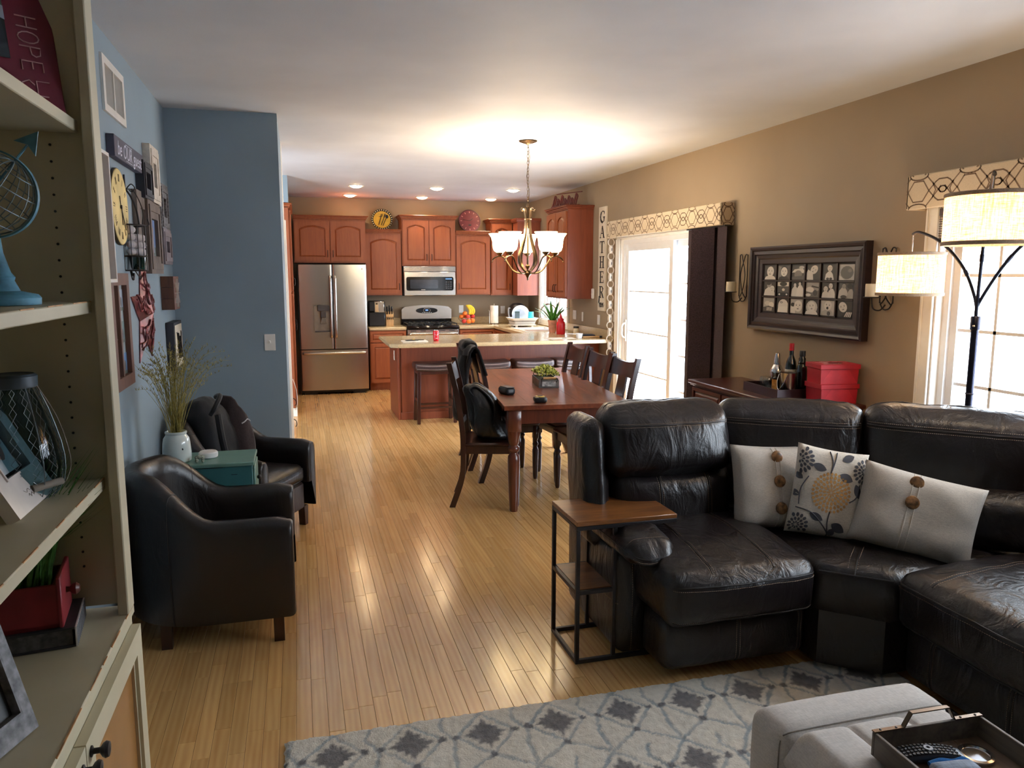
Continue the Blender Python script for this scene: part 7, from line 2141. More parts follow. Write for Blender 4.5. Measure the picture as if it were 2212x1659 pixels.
MB().box(BX1 + .0, BX1 + .033, BY0 + .058, BY1 - .058, 2.42, 2.5, .002).build('top_rail', M_CR, t)
MB().box(BX0 - .0, BX1 + .06, BY0 - .03, BY1 + .03, 2.5, 2.53, .006).build('cornice', M_CR, t)
for z in (1.932, 1.578, 1.209, 2.25):
    sh = MB().box(BX0 + .01, BX1, BY0 + .031, BY1 - .031, z - .024, z, .002).build('shelf', M_CR, t)
mb = MB()
mbk = MB()
for z_ in [1.02 + k * .032 for k in range(44)]:
    for x in (BX1 - .052,):
        mb.cyl((x, BY1 - .0315, z_), (x, BY1 - .029, z_), .0026, seg=8)
mb.build('peg_holes', M_BLACKP, t)['kind'] = 'stuff'
# lower cabinet
CX1 = -.376
MB().box(BX0, CX1 + .004, BY0 - .01, BY1 + .002, .893, .913, .003).build('ledge', M_CR, t)
mb = MB().box(BX0, CX1 - .022, BY0, BY1, .0, .893); mb.build('base_carcass', M_CR, t, smooth=False)
# worn wood line on the front edges
mb = MB()
rg = random.Random(2)
for (z, x, y0, y1) in ((.9135, CX1 + .003, BY0, BY1), (1.2095, BX1 - .0012, BY0 + .04, BY1 - .03), (1.5785, BX1 - .0012, BY0 + .04, BY1 - .03)):
    y = y0
    while y < y1:
        L_ = rg.uniform(.03, .14)
        mb.box(x - rg.uniform(.0008, .0022), x + .0006, y, min(y1, y + L_), z - .002, z + .0001); y += L_ + rg.uniform(.01, .10)
mb.build('worn_edge', M_WORN, t, smooth=False)['kind'] = 'stuff'
MB().box(CX1 - .022, CX1 - .002, BY0, BY1, .868, .893, .001).box(CX1 - .022, CX1 - .002, BY1 - .04, BY1, .1, .868, .001).box(CX1 - .022, CX1 - .002, BY0, BY1, .06, .1, .001).build('face_frame', M_CR, t)
M_AMBER = plain('amber_back_glass', rgb(150, 104, 56), .25, var=.1, scale=3)
def bdoor(y0, y1, ky):
    d = MB().ring_prism(rect(y0, y1, .105, .872), rect(y0 + .05, y1 - .05, .155, .822), 'x', CX1 - .001, CX1 + .017).build('door', M_CR, t, smooth=False)
    MB().ring_prism(rect(y0 + .05, y1 - .05, .155, .822), rect(y0 + .058, y1 - .058, .163, .814), 'x', CX1 + .001, CX1 + .010).build('glazing_bead', M_CR, d, smooth=False)
    MB().box(CX1 + .0, CX1 + .004, y0 + .05, y1 - .05, .155, .822).build('panel', M_AMBER, d, smooth=False)
    Mk = Matrix.Translation((CX1 + .017, ky, .845)) @ Matrix.Rotation(PI / 2, 4, 'Y')
    MB().lathe([(.0095, 0), (.0095, .002), (.005, .004), (.005, .014), (.011, .018), (.014, .023), (.012, .028), (1e-5, .03)], seg=18, M=Mk).build('knob', M_IRON, d)
bdoor(1.302, BY1 - .012, 1.327); bdoor(.905, 1.298, 1.274); bdoor(.512, .90, .875)

# red board sign on the top shelf
t = thing('message_board', 'dark red board with hand-lettered words round a photo, on the top shelf', 'sign', (-.565, 1.612, 1.934))
t.rotation_euler = (R(-12), 0, R(35))
M_RB = plain('dark_red_board', rgb(112, 28, 44), .6, var=.1, scale=6)
MB().box(-.16, .183, 0, .012, 0, .36, .002).build('board', M_RB, t)
M_CHALK = plain('pink_chalk_paint', rgb(206, 160, 156), .8)
mb = MB()
def stroke(pts, ox, oz, s, rot=0, w=.0026):
    c, sn = math.cos(rot), math.sin(rot)
    P_ = [Vector((ox + (x * c - z * sn) * s, -.0008, oz + (x * sn + z * c) * s)) for x, z in pts]
    mb.tube(P_, w / 2 * 1.0, 5)
LET = {'H': [[(0, 0), (0, 1)], [(.55, 0), (.55, 1)], [(0, .5), (.55, .5)]], 'O': [[(.3 + .3 * math.cos(R(a)), .5 + .5 * math.sin(R(a))) for a in range(0, 361, 30)]],
       'P': [[(0, 0), (0, 1), (.4, .95), (.5, .75), (.4, .55), (0, .5)]], 'E': [[(.5, 0), (0, 0), (0, 1), (.5, 1)], [(0, .5), (.4, .5)]],
       'R': [[(0, 0), (0, 1), (.4, .95), (.5, .75), (.4, .55), (0, .5), (.5, 0)]], 'A': [[(0, 0), (.3, 1), (.6, 0)], [(.1, .35), (.5, .35)]],
       'G': [[(.6, .85), (.4, 1), (.15, .9), (0, .5), (.15, .1), (.4, 0), (.6, .15), (.6, .45), (.35, .45)]], 'C': [[(.6, .85), (.4, 1), (.15, .9), (0, .5), (.15, .1), (.4, 0), (.6, .15)]],
       'U': [[(0, 1), (0, .2), (.25, 0), (.5, .2), (.5, 1)]]}
x = .158
zz = .182
for ch in 'HOPE':
    for s_ in LET[ch]: stroke(s_, .118, zz, .036, -PI / 2)
    zz -= .0285
x = -.045
for ch in 'COURAGE':
    for s_ in LET[ch]: stroke([(a * .8, b) for a, b in s_], x, .004, .056)
    x += .0305
for x in (.055, .08, .108): stroke([(0, 0), (-.1, 1)], x, .235, .04)
mb.build('lettering', M_CHALK, t)['kind'] = 'stuff'
p = Print(.12, .13, (.12, .14, .15))
p.poly([(0, .6), (1, .7), (1, 1), (0, 1)], (.35, .42, .40)); p.ell(.5, .72, .12, .1, (.7, .66, .62)); p.poly([(.2, 0), (1, 0), (.95, .55), (.6, .62), (.3, .5)], (.16, .19, .21)); p.poly([(.25, .5), (.5, .35), (.55, .6), (.3, .75)], (.75, .78, .85)); p.poly([(0, 0), (.35, 0), (.3, .5), (0, .6)], (.05, .06, .07)); p.ell(.78, .75, .12, .09, (.66, .48, .44)); p.poly([(.85, .6), (1, .55), (1, .75), (.9, .78)], (.7, .74, .8))
o = p.build('photo', t, (.04, -.0015, .16)); o.rotation_euler = (0, 0, PI / 2)

# wire globe
t = thing('wire_globe', 'teal weathered wire globe with an arrow on a pedestal, second shelf', 'globe', (-.502, 1.54, 1.579))
M_TEALP = plain('weathered_teal', rgb(66, 112, 128), .6, var=.35, scale=22)
MB().lathe([(1e-5, 0), (.064, 0), (.065, .012), (.06, .018), (.034, .024), (.026, .042), (.028, .048), (.022, .056), (.013, .09), (.011, .118), (.013, .122), (1e-5, .122)], seg=26).build('pedestal', M_TEALP, t)
mb = MB(); C0 = Vector((0, 0, .19)); GR = .07; tilt = Matrix.Rotation(R(38), 3, 'Y')
for k in range(8):
    Mr = Matrix.Rotation(PI * k / 8, 3, 'Z')
    mb.tube([C0 + tilt @ (Mr @ Vector((GR * math.cos(R(a)), 0, GR * math.sin(R(a))))) for a in range(0, 360, 15)], .0011, 5, closed=True)
for la in (-50, -25, 0, 25, 50):
    mb.tube([C0 + tilt @ Vector((GR * math.cos(R(la)) * math.cos(R(a)), GR * math.cos(R(la)) * math.sin(R(a)), GR * math.sin(R(la)))) for a in range(0, 360, 15)], .0011, 5, closed=True)
mb.build('wire_sphere', plain('dull_wire', rgb(108, 120, 122), .5, metal=.4), t)
mb = MB(); vs = []
for s_, rr_ in ((-1, GR + .004), (1, GR + .004)): pass
n = 40
for k in range(n):
    a = R(-150 + 240 * k / (n - 1))
    for (r_, y_) in ((GR + .003, -.006), (GR + .003, .006), (GR + .006, .006), (GR + .006, -.006)): vs.append(C0 + Vector((r_ * math.cos(a), y_, r_ * math.sin(a))))
mb.add(vs, [(k * 4 + j, k * 4 + (j + 1) % 4, (k + 1) * 4 + (j + 1) % 4, (k + 1) * 4 + j) for k in range(n - 1) for j in range(4)] + [(3, 2, 1, 0), tuple((n - 1) * 4 + j for j in range(4))])
mb.build('meridian_band', M_TEALP, t)
ad = (tilt @ Vector((0, 0, 1)))
ar = MB().cyl(C0 - ad * .095, C0 + ad * .105, .0022, seg=8)
sd = Vector((ad.z, 0, -ad.x)); tip = C0 + ad * .135; b0 = C0 + ad * .098
ar.prism([((tip).x, (tip).z), ((b0 + sd * .02).x, (b0 + sd * .02).z), ((b0 + ad * .008).x, (b0 + ad * .008).z), ((b0 - sd * .02).x, (b0 - sd * .02).z)], 'y', -.0015, .0015)
ar.build('arrow', M_TEALP, t)

# wire lantern vase
t = thing('wire_lantern', 'dark glass jug wrapped in chicken wire with wooden handle on the third shelf', 'lantern', (-.518, 1.62, 1.210))
LP = [(.05, .0), (.066, .02), (.073, .06), (.066, .11), (.05, .17), (.034, .215), (.034, .232)]
MB().lathe([(1e-5, .002)] + [(r_ - .005, z_) for r_, z_ in LP[:-1]], seg=26).build('glass_jug', glass('teal_dark_glass', (.35, .5, .55), .03, 1.4), t, fix=False)
MB().lathe([(.035, .212), (.040, .214), (.041, .234), (.036, .238), (.033, .236)], seg=26).build('rim', plain('dark_teal_metal', rgb(50, 60, 66), .5), t)
mb = MB()
nn = 14
def lp(u):
    u *= len(LP) - 1; i = min(len(LP) - 2, int(u)); f = u - i
    return LP[i][0] * (1 - f) + LP[i + 1][0] * f, LP[i][1] * (1 - f) + LP[i + 1][1] * f
for s_ in (-1, 1):
    for k in range(nn):
        pts = []
        for j in range(15):
            r_, z_ = lp(j / 14 * .93); a = 2 * PI * k / nn + s_ * (.5 if j % 2 else -.5) * 2 * PI / nn * .5
            pts.append((r_ * 1.01 * math.cos(a), r_ * 1.01 * math.sin(a), z_))
        mb.tube(pts, .0006, 3, caps=False)
for k in range(6):
    a = 2 * PI * k / 6 + .3; mb.tube([((lp(j / 10 * .95)[0] + .003) * math.cos(a), (lp(j / 10 * .95)[0] + .003) * math.sin(a), lp(j / 10 * .95)[1]) for j in range(11)], .0012, 4)
mb.build('wire_mesh', plain('dull_wire', rgb(108, 120, 122), .5, metal=.4), t)['kind'] = 'stuff'
MB().tube(catmull([(.037, -.0, .22), (.07, -.0, .15), (.088, -.005, .07), (.078, -.01, .03)], 6), .0012, 5).tube(catmull([(.03, -.04, .02), (.078, -.01, .03)], 3), .0012, 5).cyl((.035, -.058, .03), (.075, -.02, .034), .007, seg=10).build('handle', plain('grey_wood', rgb(130, 120, 108), .7), t)

# white leaning photo frame (third shelf)
def leaning_frame(label, loc, rz, w, h, fw, mat, tilt=15, name='photo_frame', pr=None):
    t = thing(name, label, 'picture frame', loc); t.rotation_euler = (R(-tilt), 0, rz)
    MB().ring_prism([(-w / 2, 0), (w / 2, 0), (w / 2, h), (-w / 2, h)], [(-w / 2 + fw, fw * 1.5), (w / 2 - fw, fw * 1.5), (w / 2 - fw, h - fw), (-w / 2 + fw, h - fw)], 'y', -.006, .016).ring_prism([(-w / 2 + fw - .004, fw * 1.5 - .004), (w / 2 - fw + .004, fw * 1.5 - .004), (w / 2 - fw + .004, h - fw + .004), (-w / 2 + fw - .004, h - fw + .004)], [(-w / 2 + fw, fw * 1.5), (w / 2 - fw, fw * 1.5), (w / 2 - fw, h - fw), (-w / 2 + fw, h - fw)], 'y', -.009, -.006).build('frame', mat, t, smooth=False)
    MB().box(-w / 2 + .004, w / 2 - .004, .008, .014, .004, h - .004).build('backing', M_BLACKP, t, smooth=False)
    if pr:
        o = pr.build('photo', t, (0, .006, fw * 1.5 + (h - fw * 2.5) / 2)); o.rotation_euler = (0, 0, PI / 2)
    return t
pr = Print(.10, .115, (.72, .75, .76)); pr.ell(.6, .5, .22, .3, (.66, .47, .43)); pr.ell(.5, .36, .12, .1, (.72, .52, .48)); pr.ell(.72, .66, .1, .09, (.6, .42, .38)); pr.ell(.45, .68, .06, .1, (.62, .45, .41)); pr.ell(.62, .82, .05, .1, (.62, .45, .41))
tf = leaning_frame('white frame with a small photo of tiny feet, third shelf', (-.476, 1.555, 1.213), R(90), .21, .24, .045, plain('pearl_white_frame', rgb(214, 204, 196), .35), 27, pr=pr)
mb = MB(); mb.tube([(-.02 + .004 * k, -.0065, .022 + .004 * math.sin(k * 2.1)) for k in range(11)], .0006, 4).tube([(-.03 + .005 * k, -.0065, .032 + .003 * math.cos(k * 1.7)) for k in range(13)], .0005, 4)
mb.build('etched_script', plain('etched_grey', rgb(150, 140, 132), .6), tf)

# book, red drawer box with grass
t = thing('book', 'thick dark book with a striped spine lying on the lower ledge', 'book', (-.505, 1.655, .914), R(8))
MB().box(-.10, .055, -.075, .075, 0, .004).box(-.10, .055, -.075, .075, .036, .04).build('cover', plain('dark_book_cover', rgb(40, 40, 44), .5), t, smooth=False)
MB().box(-.098, .05, -.072, .072, .004, .036).build('pages', plain('dark_page_block', rgb(74, 70, 68), .8, var=.3, scale=60), t, smooth=False)
MB().box(.055, .058, -.075, .075, 0, .04).build('spine', plain('white_spine', rgb(206, 204, 200), .6), t, smooth=False)
mb = MB()
for k in range(16): mb.box(.0578, .0586, -.073 + k * .0095, -.069 + k * .0095, .001, .039)
mb.build('spine_stripes', plain('grey_stripe', rgb(84, 84, 90), .6), t, smooth=False)
t = thing('drawer_planter', 'dark red drawer-shaped wooden box with a knob, planted with grass', 'planter', (-.53, 1.645, .955), R(8))
M_DR = plain('barn_red_paint', rgb(122, 24, 30), .55, var=.15, scale=12)
MB().ring_prism([(-.10, -.06), (.055, -.06), (.055, .06), (-.10, .06)], [(-.092, -.052), (.047, -.052), (.047, .052), (-.092, .052)], 'z', 0, .085).box(-.10, .055, -.06, .06, 0, .008).build('box', M_DR, t, smooth=False)
MB().box(.055, .063, -.066, .066, -.0, .10, .002).build('drawer_front', M_DR, t)
MB().lathe([(.006, 0), (.005, .006), (.011, .012), (.012, .018), (.007, .024), (1e-5, .025)], seg=18, M=Matrix.Translation((.063, 0, .052)) @ Matrix.Rotation(PI / 2, 4, 'Y')).build('knob', plain('brown_knob', rgb(96, 50, 40), .4), t)
mb = MB(); rg = random.Random(8)
for k in range(230):
    b = Vector((rg.uniform(-.05, .04), rg.uniform(-.045, .045), .07)); a = rg.uniform(-.6, 1.3); sp = rg.uniform(.02, .12); L_ = rg.uniform(.14, .27)
    p1 = b + Vector((math.cos(a) * sp * .3, math.sin(a) * sp * .4, L_ * .55)); p2 = b + Vector((math.cos(a) * sp + .02, math.sin(a) * sp, L_))
    sd = Vector((.0, .0022, 0)) if k % 2 else Vector((.0022, 0, 0))
    mb.add([b - sd, b + sd, p1 + sd * .9, p1 - sd * .9, p2], [(0, 1, 2, 3), (3, 2, 4)])
mb.build('grass', plain('faux_grass_green', rgb(66, 110, 48), .6, var=.3, scale=50), t, fix=False, smooth=False)['kind'] = 'stuff'
MB().box(-.09, .045, -.05, .05, .06, .072).build('soil', M_BLACKP, t, smooth=False)
pr = Print(.10, .16, (.2, .2, .2)); pr.ell(.5, .5, .3, .3, .5)
leaning_frame('grey carved photo frame at the left edge of the lower ledge', (-.455, 1.235, .914), R(70), .15, .22, .026, plain('grey_carved_frame', rgb(112, 110, 112), .6, var=.3, scale=60, bmp=.6, bscale=90), 16, pr=pr)

# ------------------------------------------------------------------ things hanging on the pale blue wall; local frame: +x out of the wall, y along it
def wall_thing(name, label, cat, y, z, group=None):
    return thing(name, label, cat, (XL + .001, y, z), 0, group)
def wframe(t, w, h, fw, d, mat, lip=.0, steps=1):
    MB().ring_prism(rect(-w / 2, w / 2, -h / 2, h / 2), rect(-w / 2 + fw, w / 2 - fw, -h / 2 + fw, h / 2 - fw), 'x', 0, d).build('frame', mat, t, smooth=False)
    if steps > 1:
        MB().ring_prism(rect(-w / 2 + fw * .25, w / 2 - fw * .25, -h / 2 + fw * .25, h / 2 - fw * .25), rect(-w / 2 + fw * .6, w / 2 - fw * .6, -h / 2 + fw * .6, h / 2 - fw * .6), 'x', d - .001, d + .006).build('moulding', mat, t, smooth=False)
def wprint(pr, t, x=.01, y=0, z=0, name='photo'):
    o = pr.build(name, t, (x, y, z)); o.rotation_euler = (0, 0, PI); return o
M_BARN = wood('barn_wood', rgb(112, 96, 84), rgb(70, 58, 52), .75, 'z', 1.5, stretch=8, bmp=.5)
M_BRWOOD = wood('walnut_brown_wood', rgb(104, 62, 42), rgb(72, 42, 30), .6, 'z', 1.2, bmp=.3)
# banner sign
t = wall_thing('wall_sign', 'dark plank sign hand lettered be our guest', 'sign', 4.35, 2.225)
MB().box(0, .035, -.345, .345, -.05, .05, .002).build('board', plain('charcoal_board', rgb(66, 62, 74), .7, var=.1, scale=20), t)
cu = bpy.data.curves.new('lettering', 'FONT'); cu.body = 'be OUR guest'; cu.size = .095; cu.align_x = 'CENTER'; cu.align_y = 'CENTER'; cu.extrude = .0006; cu.shear = .25; cu.space_character = 1.05
tmp = bpy.data.objects.new('tmp_text', cu); COL.objects.link(tmp)
bpy.context.view_layer.update()
me = bpy.data.meshes.new_from_object(tmp); bpy.data.objects.remove(tmp); me.name = 'lettering'
me.materials.clear(); me.materials.append(plain('pale_lilac_paint', rgb(206, 206, 220), .7))
o = bpy.data.objects.new('lettering', me); o['kind'] = 'stuff'; COL.objects.link(o); o.parent = t; o.location = (.0356, 0, -.004); o.rotation_euler = (PI / 2, 0, PI / 2)
MB().box(.0355, .0362, -.10, .055, .036, .0385).box(.0355, .0362, -.10, .055, -.041, -.0385).build('underline', MATS['pale_lilac_paint'], t, smooth=False)
# tall frame partly behind the bookcase
t = wall_thing('wall_frame', 'tall white-edged dark wooden frame half hidden by the bookcase', 'picture frame', 3.53, 1.875)
MB().ring_prism(rect(-.22, .22, -.275, .275), rect(-.205, .205, -.26, .26), 'x', 0, .06).build('white_edge', M_WHITEP, t, smooth=False)
MB().ring_prism(rect(-.2045, .2045, -.2595, .2595), rect(-.14, .14, -.195, .195), 'x', .0, .03).build('frame', M_BRWOOD, t, smooth=False)
MB().box(0.0, .012, -.14, .14, -.195, .195).build('panel', plain('dark_panel', rgb(56, 48, 50), .7), t, smooth=False)
mb = MB()
for (cy, cz, r_) in ((.06, .14, .06), (.05, -.02, .05), (.06, -.14, .05)): mb.tube([(.02, cy + r_ * math.cos(R(a)), cz + r_ * 1.3 * math.sin(R(a))) for a in range(0, 360, 20)], .005, 6, closed=True)
mb.tube([(.02, .06, -.2), (.02, .055, .2)], .005, 6); mb.build('white_scroll', M_WHITEP, t)
# clock
t = wall_thing('wall_clock', 'round antique-yellow clock with roman numeral marks on the left wall', 'clock', 4.13, 1.955)
Mx = Matrix.Rotation(PI / 2, 4, 'Y')
M_CF = plain('aged_yellow_face', rgb(216, 190, 124), .6, var=.12, scale=6)
MB().lathe([(1e-5, 0), (.178, 0), (.18, .004), (.18, .014), (.176, .018), (1e-5, .018)], seg=48, M=Mx).build('face', M_CF, t)
MB().lathe([(.1795, .001), (.1815, .004), (.1815, .013), (.1795, .016)], seg=48, M=Mx, caps=False).build('rim', plain('dark_edge', rgb(70, 58, 40), .6), t)
mb = MB()
num = ['XII', 'I', 'II', 'III', 'IIII', 'V', 'VI', 'VII', 'VIII', 'IX', 'X', 'XI']
for k, s_ in enumerate(num):
    a = 2 * PI * k / 12; Mr = Matrix.Rotation(-a, 4, 'X')
    w = .011; x0 = -len(s_) * w / 2 + w / 2
    for i, c in enumerate(s_):
        q0 = mb.mark(); yq = (x0 + i * w) * 1.0
        if c == 'I': mb.box(.018, .0188, yq - .0016, yq + .0016, .118, .152)
        elif c == 'X': mb.beam((.0184, yq - .005, .118), (.0184, yq + .005, .152), .0008, .003, up=(1, 0, 0)); mb.beam((.0184, yq + .005, .118), (.0184, yq - .005, .152), .0008, .002, up=(1, 0, 0))
        else: mb.beam((.0184, yq, .118), (.0184, yq - .005, .152), .0008, .003, up=(1, 0, 0)); mb.beam((.0184, yq, .118), (.0184, yq + .005, .152), .0008, .002, up=(1, 0, 0))
        mb.xf(Mr, q0)
mb.build('numerals', plain('brown_ink', rgb(84, 66, 40), .7), t, smooth=False)['kind'] = 'stuff'
mb = MB(); mb.beam((.022, 0, 0), (.022, .075, -.105), .003, .005); mb.beam((.024, 0, 0), (.024, .0, -.085), .003, .007); mb.cyl((.018, 0, 0), (.026, 0, 0), .009, seg=14); mb.beam((.021, 0, .0), (.021, -.02, .05), .003, .004)
mb.build('hands', M_BLACKP, t, smooth=False)
# bird cage planter
t = wall_thing('wall_planter', 'black wrought iron wall basket holding white balls and a green glass pot', 'planter', 4.335, 1.86)
def hc(r, z, n=12, ry=.1): return [(r * math.sin(PI * k / n), -ry * math.cos(PI * k / n), z) for k in range(n + 1)]
mb = MB()
for z_ in (.02, -.135, -.205): mb.tube(hc(.085, z_) , .004, 5); mb.tube([(0.004, -.1, z_), (0.004, .1, z_)], .004, 5)
for k in range(9):
    p0 = hc(.085, .02, 8)[k]; mb.tube([p0, (p0[0], p0[1], -.205)], .0024, 5)
mb.tube([(.004, 0, .02), (.004, -.005, .27)], .005, 6); mb.tube(catmull([(.06, .0, .02), (.05, .0, .10), (.03, 0, .16), (.006, 0, .20)], 5), .005, 6)
mb.tube(catmull([(.006, 0, .20), (.04, .03, .19), (.07, .06, .10), (.06, .09, .03), (.085, .115, .03), (.08, .12, .06)], 6), .0028, 5)
mb.tube(catmull([(.01, .0, .20), (.03, .01, .225), (.045, .02, .21), (.035, .02, .19), (.02, .015, .195)], 5), .003, 5)
mb.tube(catmull([(.02, .03, -.205), (.03, .09, -.24), (.03, .12, -.23), (.03, .11, -.205)], 5), .003, 5)
mb.tube(catmull([(.02, -.07, -.205), (.03, -.1, -.235), (.03, -.08, -.25), (.03, -.06, -.22)], 5), .006, 5)
mb.build('iron_frame', M_IRON, t)
MB().lathe([(1e-5, -.2), (.03, -.2), (.034, -.19), (.042, -.135), (.038, -.135), (1e-5, -.15)], (.042, 0, 0), 20).build('glass_pot', plain('dark_green_glass', rgb(10, 44, 36), .08, coat=.5), t)
rg = random.Random(3)
M_BALL = plain('white_cotton_ball', rgb(214, 208, 210), .8, bmp=.2)
for k in range(13):
    o = MB().sphere((0, 0, 0), .021 + .004 * rg.random(), 12, (1, 1, .85)).build('cotton_ball', M_BALL); o.location = (XL + .001 + .028 + .026 * (k % 2), 4.335 - .062 + .041 * (k % 4), 1.86 - .112 + .036 * (k // 4))
    tag(o, 'white cotton ball heaped in the black iron wall basket', 'ornament', 'white balls in the wall basket')
# frames
t = wall_thing('wall_frame', 'small square black frame below and left of the cream frame', 'picture frame', 4.78, 2.15)
wframe(t, .26, .20, .055, .045, plain('black_frame_paint', rgb(42, 40, 46), .5), steps=2)
wprint(Print(.15, .09, (.35, .33, .32)), t, .02)
t = wall_thing('wall_frame', 'cream painted portrait frame, topmost of the frame cluster', 'picture frame', 5.05, 2.21)
wframe(t, .29, .33, .095, .04, plain('cream_frame_paint', rgb(206, 196, 184), .6, var=.08, scale=30), steps=2)
wprint(Print(.10, .14, (.25, .22, .2)), t, .02)
t = wall_thing('wall_frame', 'wide weathered barn wood frame behind the black iron basket', 'picture frame', 4.66, 1.87)
wframe(t, .30, .42, .09, .025, M_BARN); wprint(Print(.12, .24, (.3, .28, .26)), t, .012)
t = wall_thing('wall_frame', 'large olive-brown weathered frame with a blue outdoor photo', 'picture frame', 4.93, 1.845)
wframe(t, .40, .41, .10, .04, M_BARN, steps=2)
pr = Print(.20, .21, (.35, .45, .62)); pr.poly([(0, 0), (1, 0), (1, .25), (0, .3)], (.25, .3, .28)); pr.poly([(.3, .1), (.5, .1), (.52, .75), (.3, .7)], (.14, .16, .2)); pr.poly([(.52, .1), (.75, .1), (.72, .65), (.55, .7)], (.5, .5, .55)); pr.ell(.4, .78, .07, .07, (.6, .5, .45)); pr.ell(.62, .72, .07, .07, (.6, .5, .45))
wprint(pr, t, .02)
t = wall_thing('wall_frame', 'ornate dark grey openwork frame nearest the wall corner', 'picture frame', 5.40, 2.055)
wframe(t, .29, .29, .085, .03, plain('ornate_grey', rgb(88, 84, 84), .6, var=.5, scale=60, bmp=.8, bscale=60), steps=2); wprint(Print(.12, .12, (.5, .5, .48)), t, .015)
t = wall_thing('wall_frame', 'small mauve-grey wooden frame below the ornate one', 'picture frame', 5.40, 1.81)
wframe(t, .29, .22, .075, .035, plain('mauve_grey_frame', rgb(116, 104, 106), .6, var=.1, scale=20), steps=2); wprint(Print(.14, .07, (.12, .1, .1)), t, .02)
t = wall_thing('wall_block', 'reclaimed wood block with a white and black starburst', 'wall decor', 5.35, 1.52)
for k in range(3): MB().box(0, .075, -.11, .11, -.105 + k * .07 + .0008, -.105 + (k + 1) * .07 - .0008, .001).build('plank', M_BRWOOD, t, smooth=False)
mb = MB()
for k in range(4):
    a = PI * k / 4; mb.beam((.0756, -.09 * math.cos(a), -.09 * math.sin(a)), (.0756, .09 * math.cos(a), .09 * math.sin(a)), .0012, .02, up=(1, 0, 0))
mb.build('starburst', plain('chalk_white_paint', rgb(214, 212, 208), .7), t, smooth=False)
t = wall_thing('letter_sign', 'square white sign with a black letter W, lowest by the corner', 'sign', 5.49, 1.175)
MB().box(0, .05, -.165, .165, -.155, .155, .002).build('black_box', plain('black_frame_paint', rgb(42, 40, 46), .5), t)
for k in range(4): MB().box(.05, .053, -.145 + k * .0725 + .0006, -.145 + (k + 1) * .0725 - .0006, -.135, .135).build('plank', M_SIGNW, t, smooth=False)
mb = MB()
def wseg(y0, z0, y1, z1, w_): mb.beam((.0536, y0, z0), (.0536, y1, z1), .0012, w_, up=(1, 0, 0))
wseg(-.085, .085, -.045, -.085, .028); wseg(-.045, -.085, 0, .06, .012); wseg(.0, .06, .04, -.085, .028); wseg(.04, -.085, .085, .085, .012)
wseg(-.115, .088, -.055, .088, .010); wseg(.055, .088, .115, .088, .010); wseg(-.03, .065, .02, .065, .010)
mb.build('letter_w', M_INK, t, smooth=False)
t = wall_thing('window_frame_decor', 'old brown wooden window sash holding small photos, beside the star', 'picture frame', 3.92, 1.375)
w, h = .38, .53
wframe(t, w, h, .055, .035, M_BRWOOD)
MB().box(.0, .03, -.03, -.005, -h / 2 + .055, h / 2 - .055).build('mullion', M_BRWOOD, t, smooth=False)
MB().box(.0, .012, -w / 2 + .055, w / 2 - .055, -h / 2 + .055, h / 2 - .055).build('backing', plain('pale_blue_board', rgb(150, 162, 166), .6), t, smooth=False)
for (yq, zq, c) in ((.08, .14, (.62, .68, .75)), (.075, -.01, (.4, .5, .5)), (.08, -.16, (.35, .5, .68)), (-.1, .05, (.72, .72, .70))):
    pr = Print(.11, .10, c); pr.ell(.4, .45, .15, .25, (.6, .55, .5)); pr.ell(.62, .4, .14, .25, (.2, .22, .26)); pr.poly([(0, 0), (1, 0), (1, .15), (0, .2)], (.3, .34, .3)); wprint(pr, t, .014, yq, zq)
mb = MB().tube([(.02, -.1 + .035 * math.cos(R(a)), -.08 + .045 * math.sin(R(a))) for a in range(90, 300, 15)], .004, 6); mb.tube([(.02, -.1, -.035), (.02, -.07, -.035)], .004, 6); mb.build('number_print', M_INK, t)
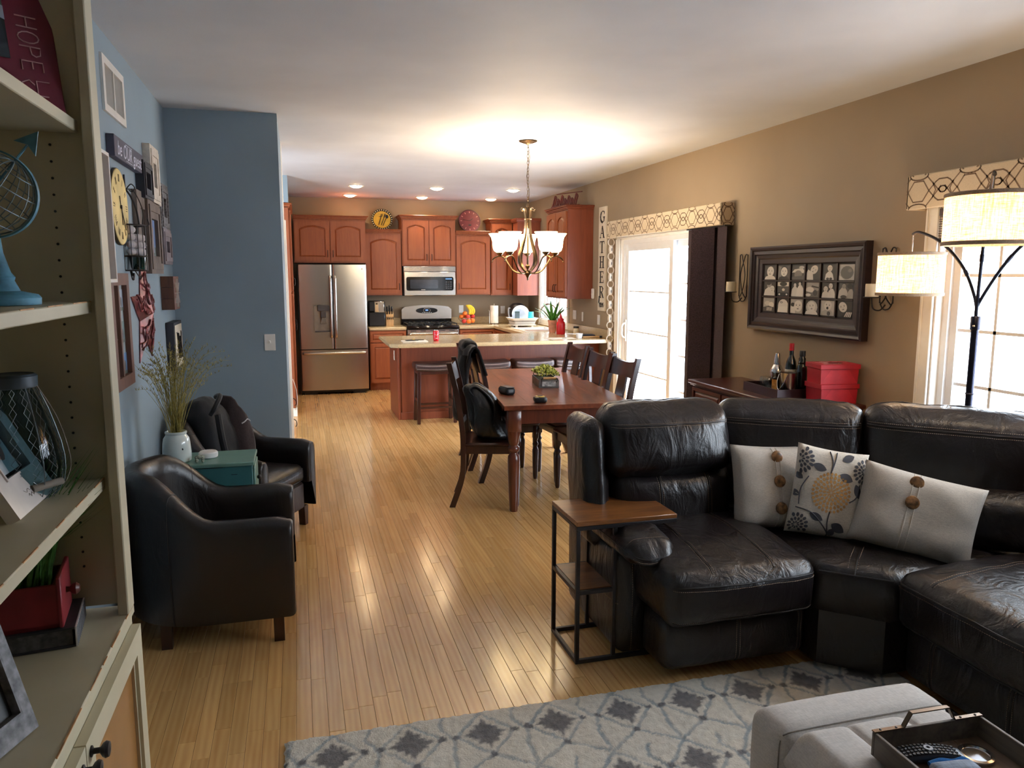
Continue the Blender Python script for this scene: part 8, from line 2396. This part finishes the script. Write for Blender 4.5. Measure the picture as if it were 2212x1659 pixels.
# tin star
t = wall_thing('tin_star', 'large dark red pressed-tin star hanging on the left wall', 'star', 4.605, 1.425)
ro, ri = .315, .122
vs = [(.055, 0, 0)]
for k in range(10):
    a = PI / 2 + PI * k / 5; r_ = ro if k % 2 == 0 else ri; vs.append((.006, r_ * math.cos(a), r_ * math.sin(a)))
for k in range(10): vs.append((0, vs[k + 1][1], vs[k + 1][2]))
fs = [(0, 1 + k, 1 + (k + 1) % 10) for k in range(10)] + [(1 + k, 11 + k, 11 + (k + 1) % 10, 1 + (k + 1) % 10) for k in range(10)]
M_TIN = plain('maroon_tin', rgb(98, 40, 42), .4, metal=.3, var=.35, scale=22)
MB().add(vs, fs).build('star_body', M_TIN, t, smooth=False)
mb = MB()
for k in range(5):
    a = PI / 2 + 2 * PI * k / 5
    for s_ in (-1, 1):
        pts = []
        for j in range(14):
            r_ = .05 + .19 * j / 13; b = a + s_ * (.25 - .2 * j / 13) + .1 * math.sin(j * .9)
            d_ = abs(((b - PI / 2 + PI / 5) % (2 * PI / 5)) - PI / 5) ; xx_ = .055 * max(0.05, 1 - r_ / ro) * (1 - .5 * d_) + .004
            pts.append((xx_, r_ * math.cos(b), r_ * math.sin(b)))
        mb.tube(pts, .0055, 6)
        rr2 = .03; c0 = Vector(pts[6])
        mb.tube([c0 + Vector((.002, s_ * .0 + rr2 * (1 - j / 14) * math.cos(j * .6), rr2 * (1 - j / 14) * math.sin(j * .6))) for j in range(12)], .004, 5)
mb.build('embossed_scrolls', M_TIN, t)['kind'] = 'stuff'
# dog leash hooks at the hall opening
t = thing('wall_hook', 'small iron hook with a cord on the edge of the hall opening', 'hook', (-.068, 7.03, 0))
MB().tube(catmull([(0, 0, .55), (.02, 0, .53), (.024, 0, .50), (.012, 0, .48)], 5), .004, 6).tube(catmull([(0, 0, .36), (.02, 0, .34), (.024, 0, .31), (.012, 0, .29)], 5), .004, 6).build('hook', M_IRON, t)
MB().tube(catmull([(.004, 0, .72), (.03, 0, .62), (.035, .0, .5), (.015, 0, .44)], 6), .003, 6).build('cord', M_WHITEP, t)
